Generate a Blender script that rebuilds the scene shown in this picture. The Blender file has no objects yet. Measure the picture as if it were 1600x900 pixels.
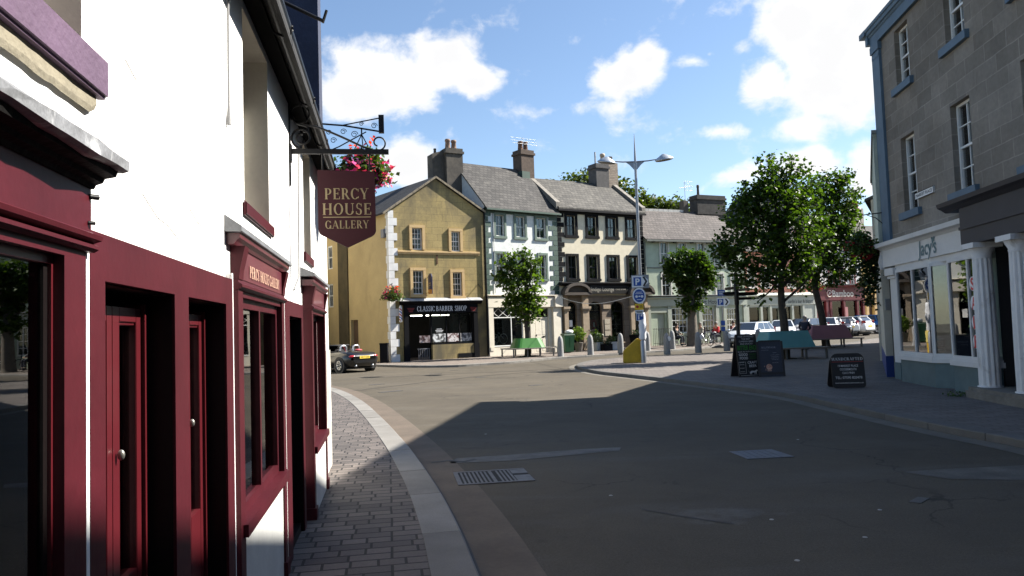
import bpy, bmesh, math, random
import numpy as np
from mathutils import Vector, Matrix
random.seed(7); rnd = random.random
SC = bpy.context.scene; COL = SC.collection
PI = math.pi; rad = math.radians
def gz(y): return 0.017*(min(max(y, 34), 62)-34)      # the square climbs gently away from the camera

# ------------------------------------------------------------------ materials
MATS = {}
class NT:
    def __init__(s, name):
        m = bpy.data.materials.new(name); m.use_nodes = True; s.m = m; s.t = m.node_tree; s.n = s.t.nodes
        s.b = s.n['Principled BSDF']; s.out = s.n['Material Output']
    def new(s, typ, **kw):
        n = s.n.new(typ)
        for k, v in kw.items():
            if k in n.inputs.keys(): n.inputs[k].default_value = v
            else: setattr(n, k, v)
        return n
    def l(s, a, b): s.t.links.new(a, b)
    def coord(s, kind='Object', swz=None, rot=0, scale=(1, 1, 1)):
        c = s.new('ShaderNodeTexCoord'); o = c.outputs[kind]
        if kind == 'World':
            pass
        if swz == 'xz':
            a = s.new('ShaderNodeSeparateXYZ'); s.l(o, a.inputs[0]); b = s.new('ShaderNodeCombineXYZ')
            s.l(a.outputs[0], b.inputs[0]); s.l(a.outputs[2], b.inputs[1]); s.l(a.outputs[1], b.inputs[2]); o = b.outputs[0]
        if swz == 'yz':
            a = s.new('ShaderNodeSeparateXYZ'); s.l(o, a.inputs[0]); b = s.new('ShaderNodeCombineXYZ')
            s.l(a.outputs[1], b.inputs[0]); s.l(a.outputs[2], b.inputs[1]); s.l(a.outputs[0], b.inputs[2]); o = b.outputs[0]
        if rot or scale != (1, 1, 1):
            m = s.new('ShaderNodeMapping'); s.l(o, m.inputs[0]); m.inputs['Rotation'].default_value = (0, 0, rot); m.inputs['Scale'].default_value = scale; o = m.outputs[0]
        return o
    def noise(s, vec, scale, detail=4, rough=.55, dist=0):
        n = s.new('ShaderNodeTexNoise', Scale=scale, Detail=detail, Roughness=rough, Distortion=dist); s.l(vec, n.inputs['Vector']); return n.outputs['Fac']
    def ramp(s, fac, p0, p1, c0=(0, 0, 0, 1), c1=(1, 1, 1, 1)):
        r = s.new('ShaderNodeValToRGB'); s.l(fac, r.inputs[0]); e = r.color_ramp.elements
        e[0].position = p0; e[1].position = p1; e[0].color = c0; e[1].color = c1; return r.outputs[0]
    def mix(s, fac, a, b, typ='MIX'):
        n = s.new('ShaderNodeMix', data_type='RGBA', blend_type=typ)
        for i, v in ((0, fac), (6, a), (7, b)):
            if hasattr(v, 'is_linked'): s.l(v, n.inputs[i])
            else: n.inputs[i].default_value = v
        return n.outputs[2]
    def bump(s, h, strength, dist=.02, prev=None):
        n = s.new('ShaderNodeBump', Strength=strength, Distance=dist); s.l(h, n.inputs['Height'])
        if prev: s.l(prev, n.inputs['Normal'])
        return n.outputs[0]
def c4(c, k=1): return (min(c[0]*k, 1), min(c[1]*k, 1), min(c[2]*k, 1), 1)
def M(name, col, rough=.7, var=.12, scale=2.5, bump=.15, bscale=60, metal=0, coat=0, stain=None, spec=.5, coord='Object'):
    if name in MATS: return MATS[name]
    t = NT(name); b = t.b
    v = t.coord(coord)
    f1 = t.noise(v, scale, 6, .6); c = t.mix(t.ramp(f1, .3, .7), c4(col, 1-var), c4(col, 1+var))
    f2 = t.noise(v, scale*14, 3); c = t.mix(t.ramp(f2, .3, .75), c, c4((1-var*.8,)*3), 'MULTIPLY') if var else c
    if stain:      # (colour, scale, lo, hi, vertical stretch)
        sv = t.coord(coord, scale=(1, 1, stain[4])); sf = t.ramp(t.noise(sv, stain[1], 8, .62, .6), stain[2], stain[3])
        c = t.mix(sf, c, c4(stain[0]))
    if hasattr(c, 'is_linked'): t.l(c, b.inputs['Base Color'])
    b.inputs['Roughness'].default_value = rough; b.inputs['Metallic'].default_value = metal
    b.inputs['Coat Weight'].default_value = coat; b.inputs['Coat Roughness'].default_value = .08; b.inputs['Specular IOR Level'].default_value = spec
    if bump: t.l(t.bump(t.noise(v, bscale, 4), bump, .01), b.inputs['Normal'])
    MATS[name] = t.m; return t.m
def BRK(name, c1, c2, mort, bw, bh, ms, swz=None, rot=0, rough=.85, bump=.6, offset=.5, stain=None, freq=2, squash=1, bias=0., coord='Object', fine=25):
    if name in MATS: return MATS[name]
    t = NT(name); v = t.coord(coord, swz, rot)
    wob = t.noise(v, 1.7, 3); 
    dv = t.new('ShaderNodeVectorMath', operation='MULTIPLY_ADD'); nv = t.new('ShaderNodeTexNoise', Scale=2.2, Detail=2); t.l(v, nv.inputs['Vector'])
    t.l(nv.outputs['Color'], dv.inputs[0]); dv.inputs[1].default_value = (bh*.12,)*3; t.l(v, dv.inputs[2])
    br = t.new('ShaderNodeTexBrick', offset=offset, offset_frequency=freq, squash=squash)
    t.l(dv.outputs[0], br.inputs['Vector'])
    for k, x in (('Color1', c4(c1)), ('Color2', c4(c2)), ('Mortar', c4(mort)), ('Scale', 1), ('Mortar Size', ms), ('Mortar Smooth', .25), ('Bias', bias), ('Brick Width', bw), ('Row Height', bh)): br.inputs[k].default_value = x
    c = br.outputs['Color']
    c = t.mix(t.ramp(t.noise(v, .9, 6, .6), .3, .7), c, (.72, .72, .72, 1), 'MULTIPLY')
    c = t.mix(t.ramp(t.noise(v, fine, 3), .35, .8), c, (.8, .8, .8, 1), 'MULTIPLY')
    if stain:
        sv = t.coord(coord, scale=(1, 1, stain[4])); sf = t.ramp(t.noise(sv, stain[1], 8, .62, .6), stain[2], stain[3]); c = t.mix(sf, c, c4(stain[0], 1.9), 'MULTIPLY') if len(stain) > 5 else t.mix(sf, c, c4(stain[0]))
    t.l(c, t.b.inputs['Base Color']); t.b.inputs['Roughness'].default_value = rough
    inv = t.new('ShaderNodeMath', operation='MULTIPLY_ADD'); t.l(br.outputs['Fac'], inv.inputs[0]); inv.inputs[1].default_value = -1; inv.inputs[2].default_value = 1
    n1 = t.bump(inv.outputs[0], bump, .012); t.l(t.bump(t.noise(v, fine*1.6, 4), bump*.5, .008, n1), t.b.inputs['Normal'])
    MATS[name] = t.m; return t.m
def LEAF(name, c1, c2, trans=.45):
    if name in MATS: return MATS[name]
    t = NT(name); g = t.new('ShaderNodeNewGeometry')
    c = t.mix(g.outputs['Random Per Island'], c4(c1), c4(c2)); t.l(c, t.b.inputs['Base Color']); t.b.inputs['Roughness'].default_value = .45; t.b.inputs['Specular IOR Level'].default_value = .35
    tr = t.new('ShaderNodeBsdfTranslucent'); t.l(t.mix(1, c, (1.5, 1.6, .5, 1), 'MULTIPLY'), tr.inputs[0])
    mx = t.new('ShaderNodeMixShader', Fac=trans); t.l(t.b.outputs[0], mx.inputs[1]); t.l(tr.outputs[0], mx.inputs[2]); t.l(mx.outputs[0], t.out.inputs[0])
    MATS[name] = t.m; return t.m
def GLASS(name, tint=(.9, .95, .93), clear=.8, wob=.0, refl=1.0):
    if name in MATS: return MATS[name]
    t = NT(name); tr = t.new('ShaderNodeBsdfTransparent'); tr.inputs[0].default_value = c4(tint, clear)
    gl = t.new('ShaderNodeBsdfGlossy', Roughness=.01); fr = t.new('ShaderNodeFresnel', IOR=1.52)
    if wob: t.l(t.bump(t.noise(t.coord(), 1.6, 2), wob, .02), gl.inputs['Normal'])
    ad = t.new('ShaderNodeMath', operation='MULTIPLY_ADD'); t.l(fr.outputs[0], ad.inputs[0]); ad.inputs[1].default_value = refl; ad.inputs[2].default_value = 0; ad.use_clamp = True
    mx = t.new('ShaderNodeMixShader'); t.l(ad.outputs[0], mx.inputs[0]); t.l(tr.outputs[0], mx.inputs[1]); t.l(gl.outputs[0], mx.inputs[2]); t.l(mx.outputs[0], t.out.inputs[0])
    MATS[name] = t.m; return t.m
def EMIT(name, col, k):
    t = NT(name); t.b.inputs['Emission Color'].default_value = c4(col); t.b.inputs['Emission Strength'].default_value = k; return t.m

# ------------------------------------------------------------------ mesh builder
class MB:
    def __init__(s): s.v = []; s.f = []; s.mi = []; s.sm = []
    def add(s, vs, fs, m=0, sm=False):
        o = len(s.v); s.v += [tuple(p) for p in vs]
        for f in fs: s.f.append(tuple(i+o for i in f)); s.mi.append(m); s.sm.append(sm)
        return s
    def quad(s, a, b, c, d, m=0): return s.add((a, b, c, d), ((0, 1, 2, 3),), m)
    def box(s, x0, x1, y0, y1, z0, z1, m=0):
        return s.add([(x, y, z) for z in (z0, z1) for y in (y0, y1) for x in (x0, x1)], ((0, 2, 3, 1), (4, 5, 7, 6), (0, 1, 5, 4), (2, 6, 7, 3), (0, 4, 6, 2), (1, 3, 7, 5)), m)
    def hexa(s, p, m=0):     # 8 points: bottom 4 (ccw), top 4
        return s.add(p, ((3, 2, 1, 0), (4, 5, 6, 7), (0, 1, 5, 4), (1, 2, 6, 5), (2, 3, 7, 6), (3, 0, 4, 7)), m)
    def prism(s, pts, ax, lo, hi, m=0):   # polygon extruded along axis ax; pts are the two other coordinates in order
        def P(p, t):
            return {'x': (t, p[0], p[1]), 'y': (p[0], t, p[1]), 'z': (p[0], p[1], t)}[ax]
        n = len(pts); vs = [P(p, lo) for p in pts]+[P(p, hi) for p in pts]
        fs = [tuple(range(n)), tuple(range(2*n-1, n-1, -1))]+[(i, i+n, (i+1) % n+n, (i+1) % n) for i in range(n)]
        return s.add(vs, fs, m)
    def tube(s, path, r, n=8, m=0, cap=True, sm=True):
        path = [Vector(p) for p in path]; k = len(path)
        rs = r if isinstance(r, (list, tuple)) else [r]*k
        vs = []; up = None
        for i, p in enumerate(path):
            t = (path[min(i+1, k-1)]-path[max(i-1, 0)]).normalized()
            if up is None: up = Vector((0, 0, 1)) if abs(t.z) < .9 else Vector((1, 0, 0))
            a = t.cross(up).normalized(); b = a.cross(t).normalized(); up = b
            for j in range(n):
                an = 2*PI*j/n; vs.append(p+a*math.cos(an)*rs[i]+b*math.sin(an)*rs[i])
        fs = [(i*n+j, i*n+(j+1) % n, (i+1)*n+(j+1) % n, (i+1)*n+j) for i in range(k-1) for j in range(n)]
        s.add(vs, fs, m, sm)
        if cap: s.add(vs[:n], (tuple(range(n)),), m); s.add(vs[-n:], (tuple(range(n-1, -1, -1)),), m)
        return s
    def lathe(s, prof, c=(0, 0, 0), n=16, m=0, sm=True, sx=1, sy=1, ax='z'):
        vs = []
        for r, z in prof:
            for j in range(n):
                a = 2*PI*j/n; x, y = r*math.cos(a)*sx, r*math.sin(a)*sy
                vs.append((c[0]+x, c[1]+y, c[2]+z) if ax == 'z' else ((c[0]+x, c[1]+z, c[2]+y) if ax == 'y' else (c[0]+z, c[1]+x, c[2]+y)))
        k = len(prof); fs = [(i*n+j, i*n+(j+1) % n, (i+1)*n+(j+1) % n, (i+1)*n+j) for i in range(k-1) for j in range(n)]
        s.add(vs, fs, m, sm); s.add(vs[:n], (tuple(range(n-1, -1, -1)),), m); s.add(vs[-n:], (tuple(range(n)),), m); return s
    def ball(s, c, rx, ry=None, rz=None, n=10, m=0):
        ry = ry or rx; rz = rz or rx; k = max(4, n//2+1)
        prof = [(max(math.sin(PI*i/k), .02), -math.cos(PI*i/k)*rz) for i in range(k+1)]
        return s.lathe(prof, c, n, m, True, rx, ry)
    def mesh(s, name, mats):
        me = bpy.data.meshes.new(name); me.from_pydata(s.v, [], s.f)
        for m in (mats if isinstance(mats, (list, tuple)) else [mats]): me.materials.append(m)
        me.polygons.foreach_set('material_index', s.mi); me.polygons.foreach_set('use_smooth', s.sm)
        me.validate(); me.update(); return me
    def build(s, name, mats, parent=None, loc=(0, 0, 0), bev=0, fix=True):
        me = s.mesh(name, mats)
        if fix or bev:
            b = bmesh.new(); b.from_mesh(me)
            if fix: bmesh.ops.recalc_face_normals(b, faces=b.faces)
            if bev: bmesh.ops.bevel(b, geom=[e for e in b.edges if e.calc_length() > bev*3], offset=bev, segments=2, affect='EDGES', clamp_overlap=True)
            b.to_mesh(me); b.free()
        return put(me, name, parent, loc)
def put(me, name, parent=None, loc=(0, 0, 0), rot=(0, 0, 0)):
    o = bpy.data.objects.new(name, me); COL.objects.link(o); o.location = loc; o.rotation_euler = rot
    if parent: o.parent = parent
    return o
def tag(o, label, cat, group=None):
    o['label'] = label; o['category'] = cat
    if group: o['group'] = group
    return o
def thing(name, label, cat, loc, rotz=0, group=None):
    o = bpy.data.objects.new(name, None); COL.objects.link(o); o.location = loc; o.rotation_euler = (0, 0, rotz); o.empty_display_size = .2
    return tag(o, label, cat, group)
def kids(o): return [c for c in bpy.data.objects if c.parent == o]
def dup(root, loc, rotz, label, group=None):
    def cp(o, par):
        c = o.copy(); COL.objects.link(c); c.parent = par
        for ch in kids(o): cp(ch, c)
        return c
    r = cp(root, None); r.location = loc; r.rotation_euler = (0, 0, rotz); r['label'] = label
    if group: r['group'] = group
    return r
def catmull(P, k=6):
    P = [Vector(p) for p in P]; out = []
    for i in range(len(P)-1):
        a, b, c, d = P[max(i-1, 0)], P[i], P[i+1], P[min(i+2, len(P)-1)]
        for j in range(k):
            t = j/k; out.append(.5*((2*b)+(c-a)*t+(2*a-5*b+4*c-d)*t*t+(3*b-a-3*c+d)*t**3))
    return out+[P[-1]]

# ------------------------------------------------------------------ lettering
S, T = .17, .06
def _g():
    v = lambda x, w=S: ('l', x, 0, x, 1, w); s = lambda x, y, w=.13: ('s', x, y, w)
    G = {}
    G['A'] = (.86, [('l', .1, 0, .43, 1, T), ('l', .76, 0, .43, 1, S), ('h', .2, .62, .33, T), s(.1, 0), s(.76, 0)])
    G['B'] = (.74, [v(.2), ('h', .12, .4, .97, T), ('h', .12, .42, .52, T), ('h', .12, .42, .03, T), ('a', .38, .755, .26, .245, -90, 90, .15, T), ('a', .4, .275, .3, .275, -90, 90, .16, T), s(.2, 0), s(.2, 1)])
    G['C'] = (.8, [('a', .43, .5, .38, .52, 40, 320, .17, T), ('l', .73, .68, .73, .95, T), ('l', .73, .1, .73, .25, T)])
    G['D'] = (.84, [v(.2), ('h', .12, .4, .97, T), ('h', .12, .4, .03, T), ('a', .38, .5, .4, .5, -90, 90, .17, T), s(.2, 0), s(.2, 1)])
    G['E'] = (.7, [v(.2), ('h', .12, .62, .97, T), ('h', .2, .5, .52, T), ('h', .12, .64, .03, T), ('l', .61, .78, .61, 1, T), ('l', .64, 0, .64, .24, T), ('l', .5, .4, .5, .64, T), s(.2, 0), s(.2, 1)])
    G['F'] = (.66, [v(.2), ('h', .12, .6, .97, T), ('h', .2, .5, .52, T), ('l', .6, .76, .6, 1, T), ('l', .5, .4, .5, .64, T), s(.2, 0), s(.2, 1)])
    G['G'] = (.86, [('a', .43, .5, .38, .52, 40, 330, .17, T), ('l', .74, .7, .74, .95, T), ('l', .72, .06, .72, .42, S), s(.72, .45)])
    G['H'] = (.88, [v(.18), v(.7), ('h', .2, .7, .51, T), s(.18, 0), s(.18, 1), s(.7, 0), s(.7, 1)])
    G['I'] = (.36, [v(.18), s(.18, 0), s(.18, 1)])
    G['K'] = (.84, [v(.18), ('l', .2, .4, .66, 1, T), ('l', .72, 0, .36, .58, S), s(.18, 0), s(.18, 1), s(.72, 0), s(.66, 1)])
    G['L'] = (.68, [v(.2), ('h', .12, .62, .03, T), ('l', .62, 0, .62, .28, T), s(.2, 0), s(.2, 1)])
    G['M'] = (1.0, [('l', .14, 0, .14, 1, T), ('l', .84, 0, .84, 1, S), ('l', .5, 0, .17, 1, S), ('l', .5, 0, .82, 1, T), s(.14, 0), s(.84, 0), s(.14, 1, .1), s(.86, 1, .1)])
    G['N'] = (.86, [('l', .15, 0, .15, 1, T), ('l', .71, 0, .71, 1, T), ('l', .7, 0, .16, 1, S), s(.15, 0), s(.13, 1), s(.71, 1)])
    G['O'] = (.88, [('a', .44, .5, .4, .52, 0, 360, .17, T)])
    G['P'] = (.7, [v(.2), ('h', .12, .38, .97, T), ('h', .2, .38, .45, T), ('a', .36, .71, .3, .29, -90, 90, .16, T), s(.2, 0), s(.2, 1)])
    G['R'] = (.8, [v(.2), ('h', .12, .38, .97, T), ('h', .2, .4, .48, T), ('a', .36, .725, .28, .275, -90, 90, .16, T), ('l', .7, 0, .42, .5, S), s(.2, 0), s(.2, 1), s(.73, 0, .1)])
    G['S'] = (.62, [('a', .31, .755, .22, .265, 30, 270, .12, T), ('a', .31, .265, .25, .285, -150, 90, .14, T), ('l', .52, .72, .52, .96, T), ('l', .09, .04, .09, .3, T)])
    G['T'] = (.76, [v(.38), ('h', .06, .7, .97, T), ('l', .08, .76, .08, 1, T), ('l', .68, .76, .68, 1, T), s(.38, 0)])
    G['U'] = (.86, [('l', .18, .3, .18, 1, S), ('l', .7, .3, .7, 1, T), ('a', .44, .32, .35, .34, 180, 360, .17, T), s(.18, 1), s(.7, 1)])
    G['Y'] = (.84, [('l', .42, 0, .42, .48, S), ('l', .4, .44, .14, 1, S), ('l', .44, .44, .7, 1, T), s(.42, 0), s(.14, 1), s(.7, 1)])
    return G
GL = _g()
def serif_mesh(text, h, mat, width=None, th=.004):
    mb = MB(); x = 0; lay = 0
    for ch in text:
        if ch == ' ': x += .4; continue
        w, items = GL[ch]
        for it in items:
            y = -th-.0002*(lay % 9); lay += 1; k = it[0]
            if k == 'l':
                _, x0, y0, x1, y1, ww = it; p = [(x+x0-ww/2, y0), (x+x0+ww/2, y0), (x+x1+ww/2, y1), (x+x1-ww/2, y1)]
            elif k == 'h':
                _, x0, x1, yy, t = it; p = [(x+x0, yy-t/2), (x+x1, yy-t/2), (x+x1, yy+t/2), (x+x0, yy+t/2)]
            elif k == 's':
                _, xx, yy, ww = it; y0 = 0 if yy < .5 else yy-.05; p = [(x+xx-ww, y0), (x+xx+ww, y0), (x+xx+ww, y0+.05), (x+xx-ww, y0+.05)]
            else:
                _, cx, cy, rx, ry, a0, a1, wv, wh = it; n = 14; O = []; I = []
                for i in range(n+1):
                    a = rad(a0+(a1-a0)*i/n); O.append((x+cx+rx*math.cos(a), cy+ry*math.sin(a))); I.append((x+cx+(rx-wv)*math.cos(a), cy+(ry-wh)*math.sin(a)))
                mb.add([(q[0], y/h, q[1]) for q in O+I], [(i, i+1, n+2+i, n+1+i) for i in range(n)]); continue
            mb.add([(q[0], y/h, q[1]) for q in p], ((0, 1, 2, 3),))
        x += w+.06
    sx = (width/(x-.06)) if width else h
    mb.v = [((q[0]-(x-.06)/2)*sx, q[1]*h, q[2]*h) for q in mb.v]
    return mb.mesh('lettering', mat)
def sans_mesh(text, h, mat, width=None, th=.004, bold=0., shear=0.):
    cu = bpy.data.curves.new('lettering', 'FONT'); cu.body = text; cu.align_x = 'CENTER'; cu.size = 1; cu.offset = bold; cu.resolution_u = 3; cu.shear = shear
    o = bpy.data.objects.new('lettering', cu); COL.objects.link(o); bpy.context.view_layer.update()
    me = bpy.data.meshes.new_from_object(o.evaluated_get(bpy.context.evaluated_depsgraph_get())); bpy.data.objects.remove(o)
    n = len(me.vertices); a = np.zeros(n*3); me.vertices.foreach_get('co', a); a = a.reshape(-1, 3)
    k = h/.7; w0 = a[:, 0].max()-a[:, 0].min(); sx = width/w0 if width else k
    b = np.stack([a[:, 0]*sx, np.full(n, -th), a[:, 1]*k], 1); me.vertices.foreach_set('co', b.ravel()); me.materials.clear(); me.materials.append(mat); me.update(); return me
def text(kind, s, h, mat, parent, loc, width=None, rot=(0, 0, 0), th=.004, name='lettering', **kw):
    me = (serif_mesh if kind == 'serif' else sans_mesh)(s, h, mat, width, th, **kw)
    return put(me, name, parent, loc, rot)
# ------------------------------------------------------------------ camera, sun, sky
F_, H_ = 1180., 1.65
cam = bpy.data.cameras.new('camera'); cam.lens = 36*F_/1600; cam.sensor_width = 36; cam.clip_end = 2000; cam.clip_start = .05
co = bpy.data.objects.new('camera', cam); COL.objects.link(co); SC.camera = co
pt = math.atan(66/1180.); rl = rad(1.9)
Fv = Vector((0, math.cos(pt), math.sin(pt))); R0 = Vector((1, 0, 0)); U0 = Vector((0, -math.sin(pt), math.cos(pt)))
Rv = R0*math.cos(rl)-U0*math.sin(rl); Uv = R0*math.sin(rl)+U0*math.cos(rl)
co.matrix_world = Matrix(((Rv.x, Uv.x, -Fv.x, 0), (Rv.y, Uv.y, -Fv.y, 0), (Rv.z, Uv.z, -Fv.z, H_), (0, 0, 0, 1)))
SUN = Vector((1.13, .265, 1.0)).normalized()
sl = bpy.data.lights.new('sun', 'SUN'); sl.energy = 5.0; sl.angle = rad(.53); sl.color = (1, .95, .87)
so = bpy.data.objects.new('sun', sl); COL.objects.link(so); so.rotation_euler = SUN.to_track_quat('Z', 'Y').to_euler(); so.location = (30, 10, 40)
elev = math.asin(SUN.z); azim = math.atan2(SUN.x, SUN.y)
W = bpy.data.worlds.new('World'); SC.world = W; W.use_nodes = True
wt = W.node_tree; wn = wt.nodes; bg = wn['Background']; WL = wt.links.new
sky = wn.new('ShaderNodeTexSky'); sky.sky_type = 'NISHITA'; sky.sun_disc = False; sky.sun_elevation = elev; sky.sun_rotation = azim
sky.air_density = 1.0; sky.dust_density = .4; sky.ozone_density = 2.2; sky.altitude = 50
SKY_K = .072
# real clouds: soft masses placed by compass bearing and height, ragged with fractal noise
tc = wn.new('ShaderNodeTexCoord'); sep = wn.new('ShaderNodeSeparateXYZ'); WL(tc.outputs['Generated'], sep.inputs[0])
def wm(op, a, b=None, c=None, clamp=False):
    n = wn.new('ShaderNodeMath'); n.operation = op; n.use_clamp = clamp
    for i, v in enumerate((a, b, c)):
        if v is None: continue
        if hasattr(v, 'is_linked'): WL(v, n.inputs[i])
        else: n.inputs[i].default_value = v
    return n.outputs[0]
AZ = wm('ARCTAN2', sep.outputs[0], sep.outputs[1]); EL = wm('ARCSINE', sep.outputs[2])
cmb = wn.new('ShaderNodeCombineXYZ'); WL(AZ, cmb.inputs[0]); WL(wm('MULTIPLY', EL, 1.3), cmb.inputs[1])
def wnoise(scale, det, rough, dist=0, off=0):
    n = wn.new('ShaderNodeTexNoise'); n.inputs['Scale'].default_value = scale; n.inputs['Detail'].default_value = det; n.inputs['Roughness'].default_value = rough; n.inputs['Distortion'].default_value = dist
    mp = wn.new('ShaderNodeMapping'); mp.inputs['Location'].default_value = (off, off*.7, off*.3); WL(cmb.outputs[0], mp.inputs[0]); WL(mp.outputs[0], n.inputs['Vector']); return n.outputs['Fac']
n_big = wnoise(9, 10, .58, .25); n_fine = wnoise(26, 8, .6, .3, 3.1)
def d2ae(px, py):
    d = (Fv+Rv*((px-800)/F_)+Uv*((450-py)/F_)).normalized(); return math.atan2(d.x, d.y), math.asin(d.z)
clouds = [  # px, py, half width px, half height px, weight
 (600, 112, 92, 48, 1), (690, 92, 66, 52, 1), (560, 150, 80, 34, 1), (640, 148, 60, 28, .8), (740, 126, 42, 26, .9),
 (636, 255, 42, 38, 1), (985, 114, 58, 32, 1), (1015, 92, 32, 22, .9), (1078, 97, 40, 13, .7), (1108, 85, 14, 8, .5), (945, 124, 33, 20, .8),
 (1240, 45, 52, 50, 1), (1300, 95, 95, 100, 1), (1200, 130, 50, 42, .95), (1355, 60, 75, 125, 1), (1265, 195, 55, 22, .75), (1340, 150, 50, 66, .95), (1130, 205, 38, 13, .66),
 (1275, 250, 62, 22, .75), (1355, 255, 32, 50, .95), (1165, 275, 40, 20, .6), (860, 172, 110, 16, .35), (1160, 78, 24, 14, .5)]
cl = None
for px, py, hw, hh, w in clouds:
    a, e = d2ae(px, py); sa, se = hw/F_*1.12, hh/F_*1.12
    dx = wm('MULTIPLY', wm('SUBTRACT', AZ, a), 1/sa); dy = wm('MULTIPLY', wm('SUBTRACT', EL, e), 1/se)
    r = wm('SQRT', wm('ADD', wm('MULTIPLY', dx, dx), wm('MULTIPLY', dy, dy)))
    b = wm('MULTIPLY', wm('SUBTRACT', 1.25, r), w)
    cl = b if cl is None else wm('SMOOTH_MAX', cl, b, .12)
# scattered clouds in the rest of the sky (behind and above the photographer)
far = wm('SUBTRACT', wm('MULTIPLY', wm('SUBTRACT', n_big, .5), 2.0), .55); side = wm('GREATER_THAN', wm('ABSOLUTE', AZ), 1.0); high = wm('GREATER_THAN', EL, .6)
far = wm('MULTIPLY', far, wm('MAXIMUM', side, high)); cl = wm('MAXIMUM', cl, far)
dens = wm('ADD', cl, wm('ADD', wm('MULTIPLY', wm('SUBTRACT', n_big, .5), 2.3), wm('MULTIPLY', wm('SUBTRACT', n_fine, .5), .9)))
mr = wn.new('ShaderNodeMapRange'); mr.interpolation_type = 'SMOOTHSTEP'; WL(dens, mr.inputs[0]); mr.inputs[1].default_value = .12; mr.inputs[2].default_value = .72
mask = mr.outputs[0]
shade = wn.new('ShaderNodeMapRange'); shade.interpolation_type = 'SMOOTHSTEP'; WL(wm('ADD', wm('MULTIPLY', dens, .5), wnoise(14, 6, .6, .2, 7.7)), shade.inputs[0]); shade.inputs[1].default_value = .55; shade.inputs[2].default_value = 1.15; shade.inputs[3].default_value = 1.0; shade.inputs[4].default_value = .86
skc = wn.new('ShaderNodeMix'); skc.data_type = 'RGBA'; skc.blend_type = 'MULTIPLY'; skc.inputs[0].default_value = 1
WL(sky.outputs[0], skc.inputs[6]); skc.inputs[7].default_value = (1, 1, 1, 1)
cc = wn.new('ShaderNodeCombineXYZ')
CLOUD_V = 5.8
for i, k in enumerate((1.0, 1.0, 1.01)): WL(wm('MULTIPLY', shade.outputs[0], CLOUD_V*k), cc.inputs[i])
mxw = wn.new('ShaderNodeMix'); mxw.data_type = 'RGBA'; WL(mask, mxw.inputs[0]); WL(skc.outputs[2], mxw.inputs[6]); WL(cc.outputs[0], mxw.inputs[7])
WL(mxw.outputs[2], bg.inputs[0]); bg.inputs[1].default_value = SKY_K
W.cycles.sampling_method = 'MANUAL'; W.cycles.sample_map_resolution = 512
vs = SC.view_settings; vs.view_transform = 'Standard'; vs.look = 'None'; vs.exposure = 1.45; vs.gamma = 1; vs.use_curve_mapping = False
SC.cycles.max_bounces = 7; SC.cycles.diffuse_bounces = 4; SC.cycles.glossy_bounces = 4; SC.cycles.transmission_bounces = 6; SC.cycles.transparent_max_bounces = 10; SC.cycles.use_denoising = True
SC.cycles.sample_clamp_indirect = 6; SC.cycles.caustics_reflective = False; SC.cycles.caustics_refractive = False

# ------------------------------------------------------------------ palette
white = M('white_render', (.80, .79, .76), .8, .05, 3, .25, 45)
cream_rev = M('cream_reveal', (.62, .57, .47), .8, .08)
oxblood = M('oxblood_paint', (.058, .0075, .012), .45, .16, 3, .08, 25, 0, .0, spec=.2)
maroon = M('maroon_board', (.042, .006, .010), .5, .08, 5, .03, 30, spec=.3)
redp = M('red_door_paint', (.075, .0052, .009), .4, .06, 4, .03, 30, 0, .15)
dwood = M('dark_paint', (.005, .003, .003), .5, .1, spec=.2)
purple = M('purple_stone_paint', (.105, .062, .105), .7, .12, 5, .4, 50)
lead = M('lead_sheet', (.20, .205, .215), .5, .22, 6, .25, 18, .25)
rubble = M('rough_cream_stone', (.22, .195, .14), .9, .2, 8, .9, 25)
black = M('black_iron', (.006, .006, .0065), .45, .1, 8, .08, 60, spec=.3)
blackp = M('black_paint', (.006, .006, .0075), .75, .15, 4, .08, spec=.12)
navy = M('slate_hung_shade_blue', (.035, .042, .075), .75, .25, 3, .5, 20)
gold = M('gold_letters', (.36, .28, .15), .45, .2, 16, 0, 40, .2)
pinkgold = M('faded_gold_letters', (.62, .40, .28), .5, .1, 10, 0)
mauve = M('mauve_fascia_paint', (.11, .024, .032), .4, .1, 5, .03, 30, 0, .2)
asph = None
glass = GLASS('window_glass', clear=.75, wob=.12); shopglass = GLASS('shop_glass', clear=.8, wob=.03); bayglass = GLASS('bay_glass', (.9, .95, .93), .85, .02, 2.2); carglass = GLASS('car_glass', (.55, .62, .62), .35)
inside = M('dark_interior', (.022, .021, .019), .9, .3, 1.5, 0); inside2 = M('dim_interior_wall', (.11, .11, .11), .9, .3, 1.2, 0)
curtain = M('grey_net_curtain', (.33, .33, .33), .9, .22, 7, .2, 20); curtain_w = M('pale_net_curtain', (.55, .55, .54), .9, .2, 8, .2, 20); curtain_b = M('bluegrey_curtain', (.36, .39, .45), .9, .25, 6, .2, 20); curtain_d = M('dark_curtain', (.12, .115, .11), .9, .3, 5, .2, 20)
whitep = M('white_gloss', (.74, .74, .71), .35, .04, 5, .02); greyw = M('offwhite_gloss', (.60, .60, .57), .4, .06, 5, .03)

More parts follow.
